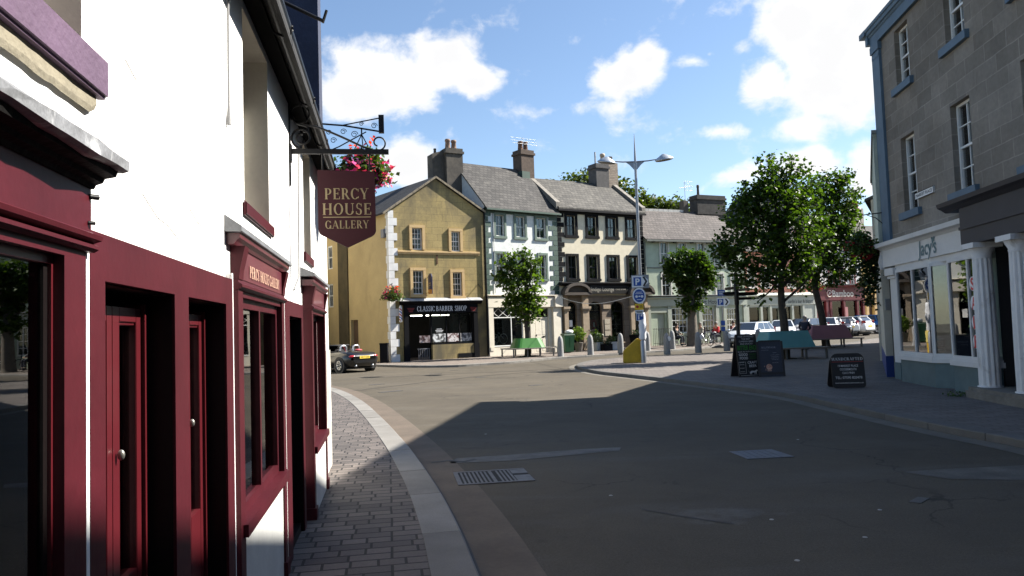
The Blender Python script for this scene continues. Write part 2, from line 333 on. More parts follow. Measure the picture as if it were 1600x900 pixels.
# ------------------------------------------------------------------ ground
def road_mat():
    t = NT('asphalt'); v = t.coord()
    c = t.mix(t.ramp(t.noise(v, .16, 5, .6), .36, .66), (.106, .090, .066, 1), (.140, .119, .089, 1))
    c = t.mix(t.ramp(t.noise(t.coord(scale=(.5, 2.2, 1), rot=.25), .55, 7, .62, .5), .52, .72), c, (.140, .124, .101, 1))
    c = t.mix(t.ramp(t.noise(v, 1.3, 6, .65), .62, .78), c, (.072, .062, .050, 1))
    c = t.mix(t.ramp(t.noise(v, 160, 2, .6), .3, .72), t.mix(1, c, (.55, .55, .55, 1), 'MULTIPLY'), c)
    c = t.mix(t.ramp(t.noise(v, 48, 4, .75), .36, .66), t.mix(1, c, (.74, .74, .74, 1), 'MULTIPLY'), t.mix(1, c, (1.08, 1.08, 1.07, 1), 'MULTIPLY'))
    c = t.mix(t.ramp(t.noise(v, 420, 1), .66, .74), c, (.2, .185, .16, 1))
    # pale spilt patch and a darker trench repair
    g = t.new('ShaderNodeVectorMath', operation='DISTANCE'); t.l(t.coord(scale=(1, 1.6, 1)), g.inputs[0]); g.inputs[1].default_value = (1.7, 10.6, 0)
    ms = t.new('ShaderNodeMath', operation='SUBTRACT'); t.l(t.ramp(t.noise(v, 3.2, 6, .7), .35, .75), ms.inputs[0]); t.l(t.ramp(g.outputs['Value'], .2, .95), ms.inputs[1]); ms.use_clamp = True
    c = t.mix(ms.outputs[0], c, (.16, .152, .145, 1))
    # fine meandering cracks and polished wheel tracks
    vo = t.new('ShaderNodeTexVoronoi', feature='DISTANCE_TO_EDGE', Scale=.42); wv = t.new('ShaderNodeVectorMath', operation='MULTIPLY_ADD'); nv = t.new('ShaderNodeTexNoise', Scale=1.4, Detail=6); t.l(v, nv.inputs['Vector']); t.l(nv.outputs['Color'], wv.inputs[0]); wv.inputs[1].default_value = (1.3, 1.3, 0); t.l(v, wv.inputs[2]); t.l(wv.outputs[0], vo.inputs['Vector'])
    ck = t.new('ShaderNodeMath', operation='MULTIPLY'); t.l(t.ramp(vo.outputs['Distance'], .002, .008, (1, 1, 1, 1), (0, 0, 0, 1)), ck.inputs[0]); t.l(t.ramp(t.noise(v, .35, 3), .5, .62), ck.inputs[1])
    c = t.mix(ck.outputs[0], c, (.035, .03, .026, 1))
    c = t.mix(t.ramp(t.noise(v, .9, 8, .7, .4), .30, .70), t.mix(1, c, (.84, .84, .85, 1), 'MULTIPLY'), t.mix(1, c, (1.12, 1.11, 1.09, 1), 'MULTIPLY'))
    c = t.mix(t.ramp(t.noise(v, 9, 6, .75), .60, .72), c, t.mix(1, c, (.72, .72, .72, 1), 'MULTIPLY'))
    t.l(c, t.b.inputs['Base Color']); t.b.inputs['Roughness'].default_value = .9; t.b.inputs['Specular IOR Level'].default_value = .25
    n1 = t.bump(t.noise(v, 110, 3), .5, .006); t.l(t.bump(t.noise(v, 5, 4), .12, .03, n1), t.b.inputs['Normal']); return t.m
asph = road_mat()
tanband = M('buff_channel_asphalt', (.122, .094, .069), .9, .2, 1.5, .5, 110)
tar = M('tar_joint', (.03, .028, .026), .7, .2)
concrete_patch = M('pale_trench_concrete', (.125, .118, .106), .9, .3, 4, .5, 60)
plate = M('blue_grey_cover_plate', (.085, .09, .105), .55, .22, 9, .6, 38, .4)
def STONES(name, c1, c2):
    t = NT(name); v = t.coord(); g = t.new('ShaderNodeNewGeometry'); c = t.mix(g.outputs['Random Per Island'], c4(c1), c4(c2))
    c = t.mix(t.ramp(t.noise(v, 2.2, 7, .65), .35, .7), c, t.mix(1, c, (.78, .77, .75, 1), 'MULTIPLY')); c = t.mix(t.ramp(t.noise(v, 120, 2), .35, .7), t.mix(1, c, (.78, .78, .78, 1), 'MULTIPLY'), c)
    t.l(c, t.b.inputs['Base Color']); t.b.inputs['Roughness'].default_value = .85; t.l(t.bump(t.noise(v, 90, 4), .4, .008), t.b.inputs['Normal']); MATS[name] = t.m; return t.m
granite = STONES('granite_kerb', (.20, .188, .168), (.29, .275, .25))
setts_l = BRK('clay_pavers', (.098, .084, .077), (.185, .156, .138), (.028, .025, .023), .31, .15, .011, rot=rad(-9.4), bump=.9, fine=40, bias=.0, squash=.62, freq=3)
setts_r = BRK('plaza_setts', (.14, .12, .105), (.195, .168, .148), (.06, .052, .045), .33, .14, .008, rot=rad(8), bump=.7, fine=40)
setts_f = BRK('far_pavers', (.19, .155, .128), (.225, .185, .155), (.10, .085, .07), .3, .14, .008, rot=rad(-30), bump=.5, fine=30)

def sheet(name, poly, h, mat, skirt=0):
    b = bmesh.new(); f = b.faces.new([b.verts.new((p[0], p[1], 0)) for p in poly]); bmesh.ops.triangulate(b, faces=[f])
    for y in (34, 62):
        bmesh.ops.bisect_plane(b, geom=b.verts[:]+b.edges[:]+b.faces[:], plane_co=(0, y, 0), plane_no=(0, 1, 0))
    for v in b.verts: v.co.z = gz(v.co.y)+h
    bmesh.ops.recalc_face_normals(b, faces=b.faces)
    if sum(f.normal.z for f in b.faces) < 0: bmesh.ops.reverse_faces(b, faces=b.faces)
    if skirt:
        ed = [e for e in b.edges if e.is_boundary]
        for e in ed:
            a, c = e.verts; a2 = b.verts.new(a.co-Vector((0, 0, skirt))); c2 = b.verts.new(c.co-Vector((0, 0, skirt))); b.faces.new((a, c, c2, a2))
    me = bpy.data.meshes.new(name); b.to_mesh(me); b.free(); me.materials.append(mat); o = put(me, name); o['kind'] = 'structure'; return o
sheet('ground', [(-160, -120), (200, -120), (200, 260), (-160, 260)], -.03, M('bare_ground', (.16, .14, .11), .95, .2, .3, .3, 20))
sheet('road', [(-60, -60), (70, -60), (70, 95), (-60, 95)], 0, asph)
def strip(name, path, w0, w1, h, mat, skirt=0):    # band between two offsets of a ground path
    P = [Vector((p[0], p[1])) for p in path]; L = []; R = []
    for i, p in enumerate(P):
        t = (P[min(i+1, len(P)-1)]-P[max(i-1, 0)]).normalized(); n = Vector((t.y, -t.x)); L.append(p+n*w0); R.append(p+n*w1)
    mb = MB(); n = len(P); z = lambda p, d=0: (p.x, p.y, gz(p.y)+h-d)
    for i in range(n-1):
        mb.quad(z(L[i]), z(R[i]), z(R[i+1]), z(L[i+1]))
        if skirt: mb.quad(z(R[i]), z(R[i], skirt), z(R[i+1], skirt), z(R[i+1])); mb.quad(z(L[i]), z(L[i+1]), z(L[i+1], skirt), z(L[i], skirt))
    o = mb.build(name, mat); o['kind'] = 'structure'; return o
def kerb(name, path, w, h, mat, stone=.92, side=-1, drop=.02):
    P = [Vector((p[0], p[1])) for p in path]; mb = MB(); acc = []; L = 0
    for i in range(len(P)-1):     # resample by length
        seg = P[i+1]-P[i]; l = seg.length; k = max(1, int(l/.23))
        for j in range(k): acc.append(P[i]+seg*(j/k))
    acc.append(P[-1]); d = 0; blk = [acc[0]]
    def flush(b):
        if len(b) < 2: return
        ns = []
        for i in range(len(b)):
            t = (b[min(i+1, len(b)-1)]-b[max(i-1, 0)]).normalized(); ns.append(Vector((t.y, -t.x))*side)
        e = .0065; hz = h+(rnd()-.5)*.004
        t0 = (b[1]-b[0]).normalized()*e; t1 = (b[-1]-b[-2]).normalized()*e; b = [b[0]+t0]+b[1:-1]+[b[-1]-t1]
        out = [(p.x, p.y, gz(p.y)+hz-.012) for p in b]; o2 = [(p.x+n.x*.014, p.y+n.y*.014, gz(p.y)+hz) for p, n in zip(b, ns)]
        inn = [(p.x+n.x*w, p.y+n.y*w, gz(p.y)+hz) for p, n in zip(b, ns)]; bot = [(x, y, z-h-.03) for x, y, z in out]; bi = [(x, y, z-h-.03) for x, y, z in inn]
        n = len(b); vs = bot+out+o2+inn+bi
        fs = [(r*n+i, r*n+i+1, (r+1)*n+i+1, (r+1)*n+i) for r in range(4) for i in range(n-1)]
        fs += [(0, n, 2*n, 3*n, 4*n), (n-1, 5*n-1, 4*n-1, 3*n-1, 2*n-1)]
        mb.add(vs, fs)
    for i in range(1, len(acc)):
        d += (acc[i]-acc[i-1]).length; blk.append(acc[i])
        if d > stone: flush(blk); blk = [acc[i]]; d = 0
    flush(blk); o = mb.build(name, mat); o['kind'] = 'structure'; return o
# left pavement that sweeps round the corner
KL = catmull([(.5, -8), (.42, -3), (.25, 1.2), (.02, 3.5), (-.27, 5.01), (-.47, 6.14), (-.77, 7.61), (-1.14, 9.2), (-1.67, 11.3), (-2.66, 14.9), (-4.0, 19.3), (-5.75, 23.7), (-8.4, 28), (-12.5, 31.5), (-18, 33.3), (-45, 34)], 6)
inl = []
for i, p in enumerate(KL):
    t = (KL[min(i+1, len(KL)-1)]-KL[max(i-1, 0)]).normalized(); inl.append(p+Vector((-t.y, t.x))*.31)
sheet('pavement', [(p.x, p.y) for p in inl]+[(-45, 9), (-3, 9), (-3, 9.6), (.2, -8)][:1]+[(-45, -8)], .06, setts_l)
kerb('kerb', KL, .31, .066, granite, 1.3, -1)
strip('channel_band', KL, .035, .46, .004, tanband); strip('tar_joint', KL, 0, .035, .006, tar)
# plaza on the right with its rounded nose
KR = catmull([(6.6, -40), (6.5, -8), (6.25, 6), (6.19, 9.33), (6.07, 10.45), (5.98, 12.02), (5.93, 14.26), (5.82, 16.6), (4.98, 20.06), (3.91, 23.74), (2.96, 26.91), (2.58, 30.0), (2.62, 32.1), (2.9, 33.8), (3.55, 35.3), (4.7, 36.6), (6.0, 37.2), (8.2, 37.6), (11.2, 38.5), (15, 40.6), (19.5, 44.3), (23, 48.5), (27, 51.5), (40, 54)], 6)
inr = []
for i, p in enumerate(KR):
    t = (KR[min(i+1, len(KR)-1)]-KR[max(i-1, 0)]).normalized(); inr.append(p+Vector((t.y, -t.x))*.28)
sheet('pavement', [(p.x, p.y) for p in inr]+[(40, -40)], .10, setts_r)
kerb('kerb', KR, .28, .105, STONES('grey_kerb_stone', (.105, .098, .088), (.165, .155, .14)), .95, 1)
strip('channel_band', KR, -.32, -.03, .004, M('grey_channel', (.14, .125, .10), .9, .2, 2, .5, 110))
# pavement in front of the far row
KF = catmull([(-40, 44), (-16, 43), (-9.5, 40.6), (-7.2, 38.2), (-5.2, 36.3), (-3.0, 35.3), (-1.3, 36.0), (0, 36.7), (1.5, 38.5), (2.5, 39.2), (4.1, 40.0), (6, 41.2), (7.6, 42.2), (9.3, 43.1), (12, 45.6), (14, 48.9), (17.5, 52.8), (21, 55.3), (24.5, 58.8), (29, 61.2), (34, 63), (50, 68)], 5)
inf = []
for i, p in enumerate(KF):
    t = (KF[min(i+1, len(KF)-1)]-KF[max(i-1, 0)]).normalized(); inf.append(p+Vector((-t.y, t.x))*.26)
sheet('pavement', [(p.x, p.y) for p in inf]+[(60, 90), (-40, 90)], .10, setts_f)
kerb('kerb', KF, .26, .105, granite, .95, -1)
# repairs and ironwork in the carriageway
sheet('road_patch', [(-.86, 9.62), (-.1, 9.66), (1.36, 10.17), (1.42, 10.45), (.9, 10.4), (-.1, 10.12), (-.8, 9.98)], .004, concrete_patch)
sheet('road_patch', [(4.1, 8.16), (4.5, 8.24), (7, 8.4), (7, 7.7), (5.0, 7.58), (4.35, 7.74)], .004, M('pale_patch', (.118, .109, .093), .9, .3, 3, .5, 90))
strip('road_joint', catmull([(-4.9, 22.6), (-4.0, 23.9), (-2.7, 26.0), (-.9, 28.3), (.8, 29.6), (2.5, 30.6)], 4), -.035, .035, .005, tar)
strip('road_joint', [(1.1, 6.9), (1.45, 6.55), (1.75, 6.3)], -.008, .008, .005, tar); strip('road_joint', [(-1.1, 9.72), (-.9, 9.8), (-.68, 9.7), (-.55, 9.86)], -.03, .035, .0075, tar)
for (x, y, w, l) in ((-4.6, 25.2, .5, .22), (-3.6, 21.9, .7, .25), (-1.2, 27.2, .45, .2), (-3.2, 30.6, .5, .25), (1.2, 28.8, .55, .28), (.6, 22.5, .4, .2), (3.6, 6.9, .25, .1), (-2.6, 33.0, .4, .2)):
    c = tag(MB().box(-w/2, w/2, -l/2, l/2, -.02, .006).build('valve_cover', M('dark_iron_cover', (.06, .057, .052), .6, .2, 9, .5, 50)), 'small dark iron valve cover set flush in the sunlit road' if y > 20 else 'small dark iron valve cover set flush in the shaded road', 'cover', 'valve covers in the road' if y > 20 else None); c.location = (x, y, gz(y)); c.rotation_euler = (0, 0, rnd())
mb = MB().prism([(2.71, 9.79), (3.28, 9.86), (3.36, 9.27), (2.77, 9.22)], 'z', -.02, .008)
for i in range(1, 6):
    a = i/6; mb.prism([(2.73+.57*a, 9.30), (2.745+.57*a, 9.30), (2.72+.55*a, 9.78), (2.705+.55*a, 9.78)], 'z', .0081, .011)
tag(mb.build('manhole_cover', plate), 'rectangular blue grey metal cover plate set in the shaded road', 'cover')
dg = thing('drain_grate', 'rusty slotted gully grate in the buff channel beside the kerb', 'drain', (-.29, 8.65, 0), rad(9))
mb = MB(); iron = M('worn_iron', (.14, .13, .125), .5, .3, 8, .5, 40, .5)
mb.box(-.42, .42, -.38, -.33, -.05, .012).box(-.42, .42, .33, .38, -.05, .012).box(-.42, -.37, -.33, .33, -.05, .012).box(.24, .42, -.33, -.02, -.05, .010).box(.24, .42, .08, .33, -.05, .010).box(-.02, .02, -.33, .33, -.05, .009)
mb.build('frame', iron, dg); mb = MB()
for i in range(13):
    x = -.345+i*.046
    if abs(x) > .03: mb.box(x, x+.022, -.33, .33, -.05, .010)
mb.build('bars', iron, dg); MB().box(-.40, .40, -.36, .36, -.02, .0065).build('pit', M('pit_black', (.012, .011, .01), .9, .1), dg)
for x, y in ((2.6, 5.8), (2.1, 6.4), (3.1, 6.6), (1.9, 5.3), (-.5, 12.2), (3.9, 10.6), (.9, 7.5), (4.6, 6.6), (-.8, 6.5)):
    o = tag(MB().lathe([(.02, 0), (.016, .004), (.001, .005)], n=7).build('chewing_gum', M('gum', (.35, .34, .32), .8, .1)), 'flattened pale spot of old chewing gum on the shaded road', 'gum', 'chewing gum spots on the road'); o.location = (x, y, .003 if x > -.3 else .005)
# ------------------------------------------------------------------ building helpers (facade frame: x to the right, -y out to the street, z up)
def wall(mb, u0, u1, z0, z1, holes=(), rev=.22, y=0, m=0, mr=None):
    us = sorted({u0, u1}|{h[0] for h in holes}|{h[1] for h in holes}); zs = sorted({z0, z1}|{h[2] for h in holes}|{h[3] for h in holes})
    us = [u for u in us if u0 <= u <= u1]; zs = [z for z in zs if z0 <= z <= z1]
    for i in range(len(us)-1):
        for j in range(len(zs)-1):
            cu, cz = (us[i]+us[i+1])/2, (zs[j]+zs[j+1])/2
            if any(h[0] < cu < h[1] and h[2] < cz < h[3] for h in holes): continue
            mb.quad((us[i], y, zs[j]), (us[i+1], y, zs[j]), (us[i+1], y, zs[j+1]), (us[i], y, zs[j+1]), m)
    for h in holes:
        a, b, c, d = h[:4]; r = h[4] if len(h) > 4 else rev; k = m if mr is None else mr
        mb.quad((a, y, c), (a, y+r, c), (a, y+r, d), (a, y, d), k); mb.quad((b, y+r, c), (b, y, c), (b, y, d), (b, y+r, d), k)
        mb.quad((a, y, d), (a, y+r, d), (b, y+r, d), (b, y, d), k); mb.quad((a, y+r, c), (a, y, c), (b, y, c), (b, y+r, c), k)
    return mb
def shell(mb, u0, u1, z0, eave, D, ridge=None, m=0, left=True, right=True):
    for on, u in ((left, u0), (right, u1)):
        if not on: continue
        p = [(u, 0, z0), (u, D, z0), (u, D, eave), (u, 0, eave)]
        mb.add(p, ((0, 1, 2, 3),), m)
        if ridge: mb.add([(u, 0, eave), (u, D, eave), (u, D/2, ridge)], ((0, 1, 2),), m)
    mb.quad((u1, D, z0), (u0, D, z0), (u0, D, eave), (u1, D, eave), m); return mb
def pitched(u0, u1, eave, ridge, D, oe=.25, ov=.06, th=.1, sag=0):
    mb = MB(); s = (ridge-eave)/(D/2)
    pr = [(-oe, eave-oe*s+.03), (D/2, ridge+.03), (D+oe, eave-oe*s+.03), (D+oe, eave-oe*s+.03+th), (D/2, ridge+.03+th*1.15), (-oe, eave-oe*s+.03+th)]
    return mb.prism(pr, 'x', u0-ov, u1+ov)
WC = {}
def sash_mesh(w, h, cols, rows, fw, bar, casement=False):
    mb = MB(); mb.box(0, fw, 0, .09, 0, h).box(w-fw, w, 0, .09, 0, h).box(fw, w-fw, 0, .09, 0, fw*1.3).box(fw, w-fw, 0, .09, h-fw, h)
    iw = w-2*fw; z0, z1 = fw*1.3, h-fw; mid = (z0+z1)/2
    if not casement: mb.box(fw, w-fw, .012, .075, mid-.022, mid+.022)
    for half in ((z0, mid-.022, .03), (mid+.022, z1, .018)) if not casement else ((z0, z1, .02),):
        a, b, y = half
        for i in range(1, cols): x = fw+iw*i/cols; mb.box(x-bar/2, x+bar/2, y, y+.04, a, b)
        for j in range(1, rows):
            z = a+(b-a)*j/rows
            for i in range(cols):
                xa = fw+iw*i/cols+(bar/2 if i else 0); xb = fw+iw*(i+1)/cols-(bar/2 if i < cols-1 else 0); mb.box(xa, xb, y, y+.04, z-bar/2, z+bar/2)
    return mb
def window(root, u, z, w, h, cols=2, rows=1, mat=None, y=.1, fw=.055, bar=.022, curt=None, cx=(0, 1), cz=(0, 1), pane=None, casement=False, label=None, cy=.16):
    mat = mat or whitep; key = (w, h, cols, rows, fw, bar, mat.name, casement)
    if key not in WC: WC[key] = sash_mesh(w, h, cols, rows, fw, bar, casement).mesh('window', mat)
    o = put(WC[key], 'window', root, (u, y, z))
    if label: o['label'] = label
    k2 = ('p', w, h, fw)
    if k2 not in WC: WC[k2] = MB().box(fw*.8, w-fw*.8, .05, .056, fw, h-fw*.8).mesh('pane', glass)
    p = put(WC[k2], 'pane', o)
    if pane: p.data = p.data.copy(); p.data.materials[0] = pane
    if curt:
        m = MB(); x0, x1 = w*cx[0]+.01, w*cx[1]-.01; n = max(6, int((x1-x0)/.04)); 
        for a, b in ((x0, x1),) if cx != 'split' else ():
            pts = [(a+(b-a)*i/n, cy+.018*math.sin(i*2.1)+.01*rnd()) for i in range(n+1)]
            for i in range(n): m.quad((pts[i][0], pts[i][1], h*cz[0]+.02), (pts[i+1][0], pts[i+1][1], h*cz[0]+.02), (pts[i+1][0], pts[i+1][1], h*cz[1]-.02), (pts[i][0], pts[i][1], h*cz[1]-.02))
        m.build('curtain', curt, o, fix=False)
    return o
def surround(mb, u, z, w, h, sw, pr, sill=True, sh=None, so=.05, head=None, y=0, m=0):
    sh = sh or sw; head = head or sw
    mb.box(u-sw, u, y-pr, y-.001, z, z+h, m).box(u+w, u+w+sw, y-pr, y-.001, z, z+h, m).box(u-sw, u+w+sw, y-pr-.004, y-.001, z+h, z+h+head, m)
    if sill: mb.box(u-sw-.03, u+w+sw+.03, y-pr-so, y-.001, z-sh, z, m)
    return mb
def mould(mb, u0, u1, prof, m=0):   # moulding: profile [(out, z)] along the facade, closed at the wall, mitred flat ends
    P = [(-o, z) for o, z in prof]; return mb.prism(P, 'x', u0, u1, m)
def pots(root, pts, zt, h=.55, r=.13, mat=None):
    for (x, y) in pts:
        MB().lathe([(r*1.05, 0), (r, .06), (r*.8, h*.75), (r*1.0, h*.78), (r*1.0, h*.9), (r*.86, h), (r*.6, h), (r*.55, h*.7)], n=10).build('chimney_pot', mat or M('terracotta', (.16, .085, .055), .85, .25, 5, .2), root, (x, y, zt))
def chimney(root, x0, x1, y0, y1, z0, z1, mat, cap=.07, m2=None):
    mb = MB().box(x0, x1, y0, y1, z0, z1-.32).box(x0-cap, x1+cap, y0-cap, y1+cap, z1-.32, z1-.18).box(x0-.01, x1+.01, y0-.01, y1+.01, z1-.18, z1)
    mb.box(x0-.05, x1+.05, y0-.05, y1+.05, z0+.55, z0+.63)
    return mb.build('chimney', mat, root)
def shop_room(root, u0, u1, z0, z1, d, y=.25, mat=None):   # open-fronted dark room behind a shop window
    mb = MB(); mb.quad((u0, y, z0), (u1, y, z0), (u1, y+d, z0), (u0, y+d, z0)); mb.quad((u0, y, z1), (u0, y+d, z1), (u1, y+d, z1), (u1, y, z1))
    mb.quad((u0, y+d, z0), (u1, y+d, z0), (u1, y+d, z1), (u0, y+d, z1)); mb.quad((u0, y, z0), (u0, y+d, z0), (u0, y+d, z1), (u0, y, z1)); mb.quad((u1, y+d, z0), (u1, y, z0), (u1, y, z1), (u1, y+d, z1))
    return mb.build('shop_interior', mat or inside, root, fix=False)
slate = BRK('roof_slates', (.038, .035, .032), (.085, .078, .07), (.016, .015, .014), .28, .19, .014, 'xz', bump=1, fine=9, stain=((.105, .097, .083), 1.1, .6, .85, .6))
slate_d = BRK('dark_slates', (.022, .022, .023), (.04, .039, .038), (.012, .012, .012), .3, .17, .010, 'yz', bump=.8, fine=14)
slate_l = BRK('pale_slates', (.068, .063, .054), (.135, .124, .105), (.03, .028, .025), .26, .19, .014, 'xz', bump=.9, fine=12, stain=((.155, .15, .13), 1.3, .6, .85, .6))
slate_p = BRK('purple_slates', (.08, .067, .061), (.135, .115, .105), (.033, .03, .028), .26, .19, .014, 'xz', bump=.9, fine=12)

# ------------------------------------------------------------------ the white gallery building on the left
LA = rad(99.4); LZ = .06
gal = thing('gallery_building', 'white rendered building with three oxblood shopfronts running along the narrow pavement', 'building', (-.752, 0, LZ), LA)
def lz(z): return z-LZ
H = [(-2.2, 1.69, .45, 1.79, .16), (1.95, 2.59, .0, 1.75, .55), (2.77, 3.415, .0, 1.75, .55), (3.80, 5.18, .68, 1.80, .12), (5.62, 6.39, .0, 1.75, .45), (6.88, 8.07, .60, 1.80, .12),
     (.75, 1.88, 2.33, 3.3, .26), (4.06, 4.92, 2.32, 3.39, .26), (6.98, 7.62, 2.37, 3.39, .26), (-3.2, -2.1, 2.37, 3.3, .26)]
mb = MB(); wall(mb, -16, 9.65, -.1, 3.47, H, .26, 0, 0, 1)
shell(mb, -16, 9.65, -.1, 3.47, 6.5, 6.0); mb.build('wall', [white, cream_rev], gal, fix=False)
pitched(-16, 9.3, 3.5, 6.0, 6.5, .2, 0, .1).build('roof', slate_d, gal)
MB().box(-16, 9.66, -.085, -.002, 3.44, 3.475).box(-16, 9.66, -.10, -.086, 3.43, 3.54).build('soffit_board', M('black_board', (.003, .003, .003), .85, .3, 6, .2, 30, spec=.04), gal)
gt = MB(); n = 10
P = [(-.155+.056*math.cos(PI+PI*i/n), 3.47+.056*math.sin(PI+PI*i/n)) for i in range(n+1)]; Q = [(-.155+.050*math.cos(2*PI-PI*i/n), 3.47+.050*math.sin(2*PI-PI*i/n)) for i in range(n+1)]
gt.prism(P+Q, 'x', -16, 9.0)
g = gt.build('gutter', M('wet_black_gutter', (.008, .0075, .007), .4, .3, 10, .1, 30, spec=.18), gal)
mb = MB()
for u in (-1.2, .2, 1.7, 3.1, 4.5, 5.9, 7.2, 8.3):
    pts = [(u, -.101, 3.45)]+[(u, -.155+.062*math.cos(PI*2-PI*i/8), 3.47+.062*math.sin(PI*2-PI*i/8)) for i in range(9)][::-1]; mb.tube(pts, .009, 6)
mb.build('gutter_bracket', black, g)
# tall slate-hung stack on the end gable
MB().box(9.2, 9.64, .02, 1.5, 3.6, 7.4).box(9.14, 9.70, -.04, 1.56, 7.1, 7.25).build('gable_stack', navy, gal)  # navy base colour carries the blue of skylit shade
MB().tube([(4.6, -.01, 3.73), (4.6, -.39, 3.55)], .012).tube([(4.6, -.385, 3.54), (4.6, -.41, 3.62)], .009).build('stay_bar', black, gal)
MB().tube([(3.62, -.012, 3.9), (3.63, -.012, 3.2), (3.62, -.012, 2.72), (3.62, -.012, 2.62)], [.006, .006, .006, .012], 6).build('cable', M('grey_cable', (.25, .25, .25), .6, 0), gal)
MB().tube([(7.0, -.012, 3.42), (6.6, -.012, 3.2), (6.46, -.012, 2.6), (6.45, -.012, 2.1), (6.1, -.012, 1.97)], .008, 6).build('cable', MATS['grey_cable'], gal)
# upper windows
def upwin(u0, u1, z0, z1, sillmat, su0, su1, sz0, so):
    w = window(gal, u0+.02, z0+.02, u1-u0-.04, z1-z0-.04, 2, 1, greyw, .18, .05, .02, curtain_w)
    MB().box(su0, su1, -so, -.0005, sz0, z0+.001).box(u0+.001, u1-.001, -.0005, .18, z0-.06, z0+.0005).build('sill', sillmat, gal, bev=.008)
upwin(.75, 1.88, 2.33, 3.3, purple, .45, 1.97, 2.225, .035); upwin(4.06, 4.92, 2.32, 3.39, oxblood, 4.0, 5.0, 2.245, .022); upwin(6.98, 7.62, 2.37, 3.39, oxblood, 6.92, 7.70, 2.28, .022); upwin(-3.2, -2.1, 2.37, 3.3, purple, -3.3, -2.0, 2.26, .035)
mb = MB(); x = .5
rg_ = random.Random(9); st_ = []
while x < 1.93:
    st_.append((x, .013+rg_.random()*.003, 2.222-.044-.012*(1-(x+.6)/2.6)-rg_.random()*.005)); x += .035+.03*rg_.random()
st_.append((1.93, .018, 2.19)); vs_ = [p for q in st_ for p in ((q[0], -.001, q[2]+.008), (q[0], -q[1]*.7, q[2]), (q[0], -q[1], q[2]+.015), (q[0], -q[1]*.9, 2.224), (q[0], -.001, 2.224))]
mb.add(vs_, [(i*5+j, i*5+(j+1) % 5, (i+1)*5+(j+1) % 5, (i+1)*5+j) for i in range(len(st_)-1) for j in range(5)]+[(0, 1, 2, 3, 4), tuple(len(vs_)-5+k for k in range(5))])
mb.build('rubble_bed', rubble, gal)
# shop 1
s1 = MB(); s1.box(1.69, 1.81, -.035, -.001, .0, 1.79).box(-2.4, -2.2, -.035, -.001, .0, 1.79).box(-2.4, 1.81, -.035, -.001, 1.79, 1.81)
mould(s1, -2.45, 1.835, [(.001, 1.81), (.046, 1.81), (.056, 1.817), (.056, 1.825), (.043, 1.831), (.063, 1.838), (.066, 1.848), (.045, 1.855), (.04, 1.86), (.001, 1.86)])
s1.box(-2.42, 1.83, -.04, -.001, 1.86, 1.965); s1.box(-2.2, 1.69, -.03, .0, .35, .45)
p = s1.build('shopfront', oxblood, gal)
c = MB(); mould(c, -2.45, 1.835, [(.001, 1.965), (.045, 1.965), (.05, 1.975), (.065, 1.98), (.07, 1.99), (.095, 1.995), (.10, 2.01), (.001, 2.01)]); c.build('cornice', M('near_black_timber', (.006, .0055, .005), .8, .3, 12, .4, 40, spec=.15), p)  # whole cornice moulding in one near-black colour
mb = MB(); n = 60; vs_ = []
for i in range(n+1):
    xa = -2.45+4.30*i/n; j = .005*math.sin(i*.7)+.003*math.sin(i*1.9); vs_ += [(xa, -o, z) for o, z in ((.001, 2.01), (.108+j, 2.005-j), (.122+j, 2.010-j), (.123+j*.6, 2.036+j*.3), (.108, 2.046), (.001, 2.095))]
mb.add(vs_, [(i*6+k, i*6+(k+1) % 6, (i+1)*6+(k+1) % 6, (i+1)*6+k) for i in range(n) for k in range(6)]+[tuple(range(6)), tuple(n*6+k for k in range(6))], 0, False)
mb.build('lead_flashing', M('flaking_lead', (.22, .225, .235), .6, .35, 9, .6, 16, .1, stain=((.40, .405, .41), 7, .55, .6, .4)), p)
MB().tube([(1.82, -.04, 1.945), (1.835, -.055, 1.945)], .007, 6).build('hook', black, p); MB().tube([(1.81, -.04, 1.88), (1.82, -.052, 1.88)], .005, 6).build('hook', black, p)
MB().box(1.660, 1.680, -.004, .06, .45, 1.79).build('dark_bead', dwood, gal)
mb = MB(); mb.box(1.680, 1.689, -.012, .06, .45, 1.79).box(-2.2, -2.1, -.012, .06, .45, 1.79).box(-2.1, 1.680, -.012, .06, 1.77, 1.789).box(-2.1, 1.66, -.012, .06, .45, .53).box(-.3, -.24, .0, .06, .53, 1.75)
f = mb.build('shop_window', redp, gal); MB().box(-2.1, 1.66, .002, .008, .53, 1.77).build('pane', bayglass, f)
MB().box(1.25, 1.36, .2, .3, .45, 1.79).build('inner_post', MATS['grey_plinth'] if 'grey_plinth' in MATS else M('grey_plinth', (.42, .40, .36), .9, .15), gal)
shop_room(gal, -2.3, 1.8, .4, 1.9, 1.2, .2, inside2)
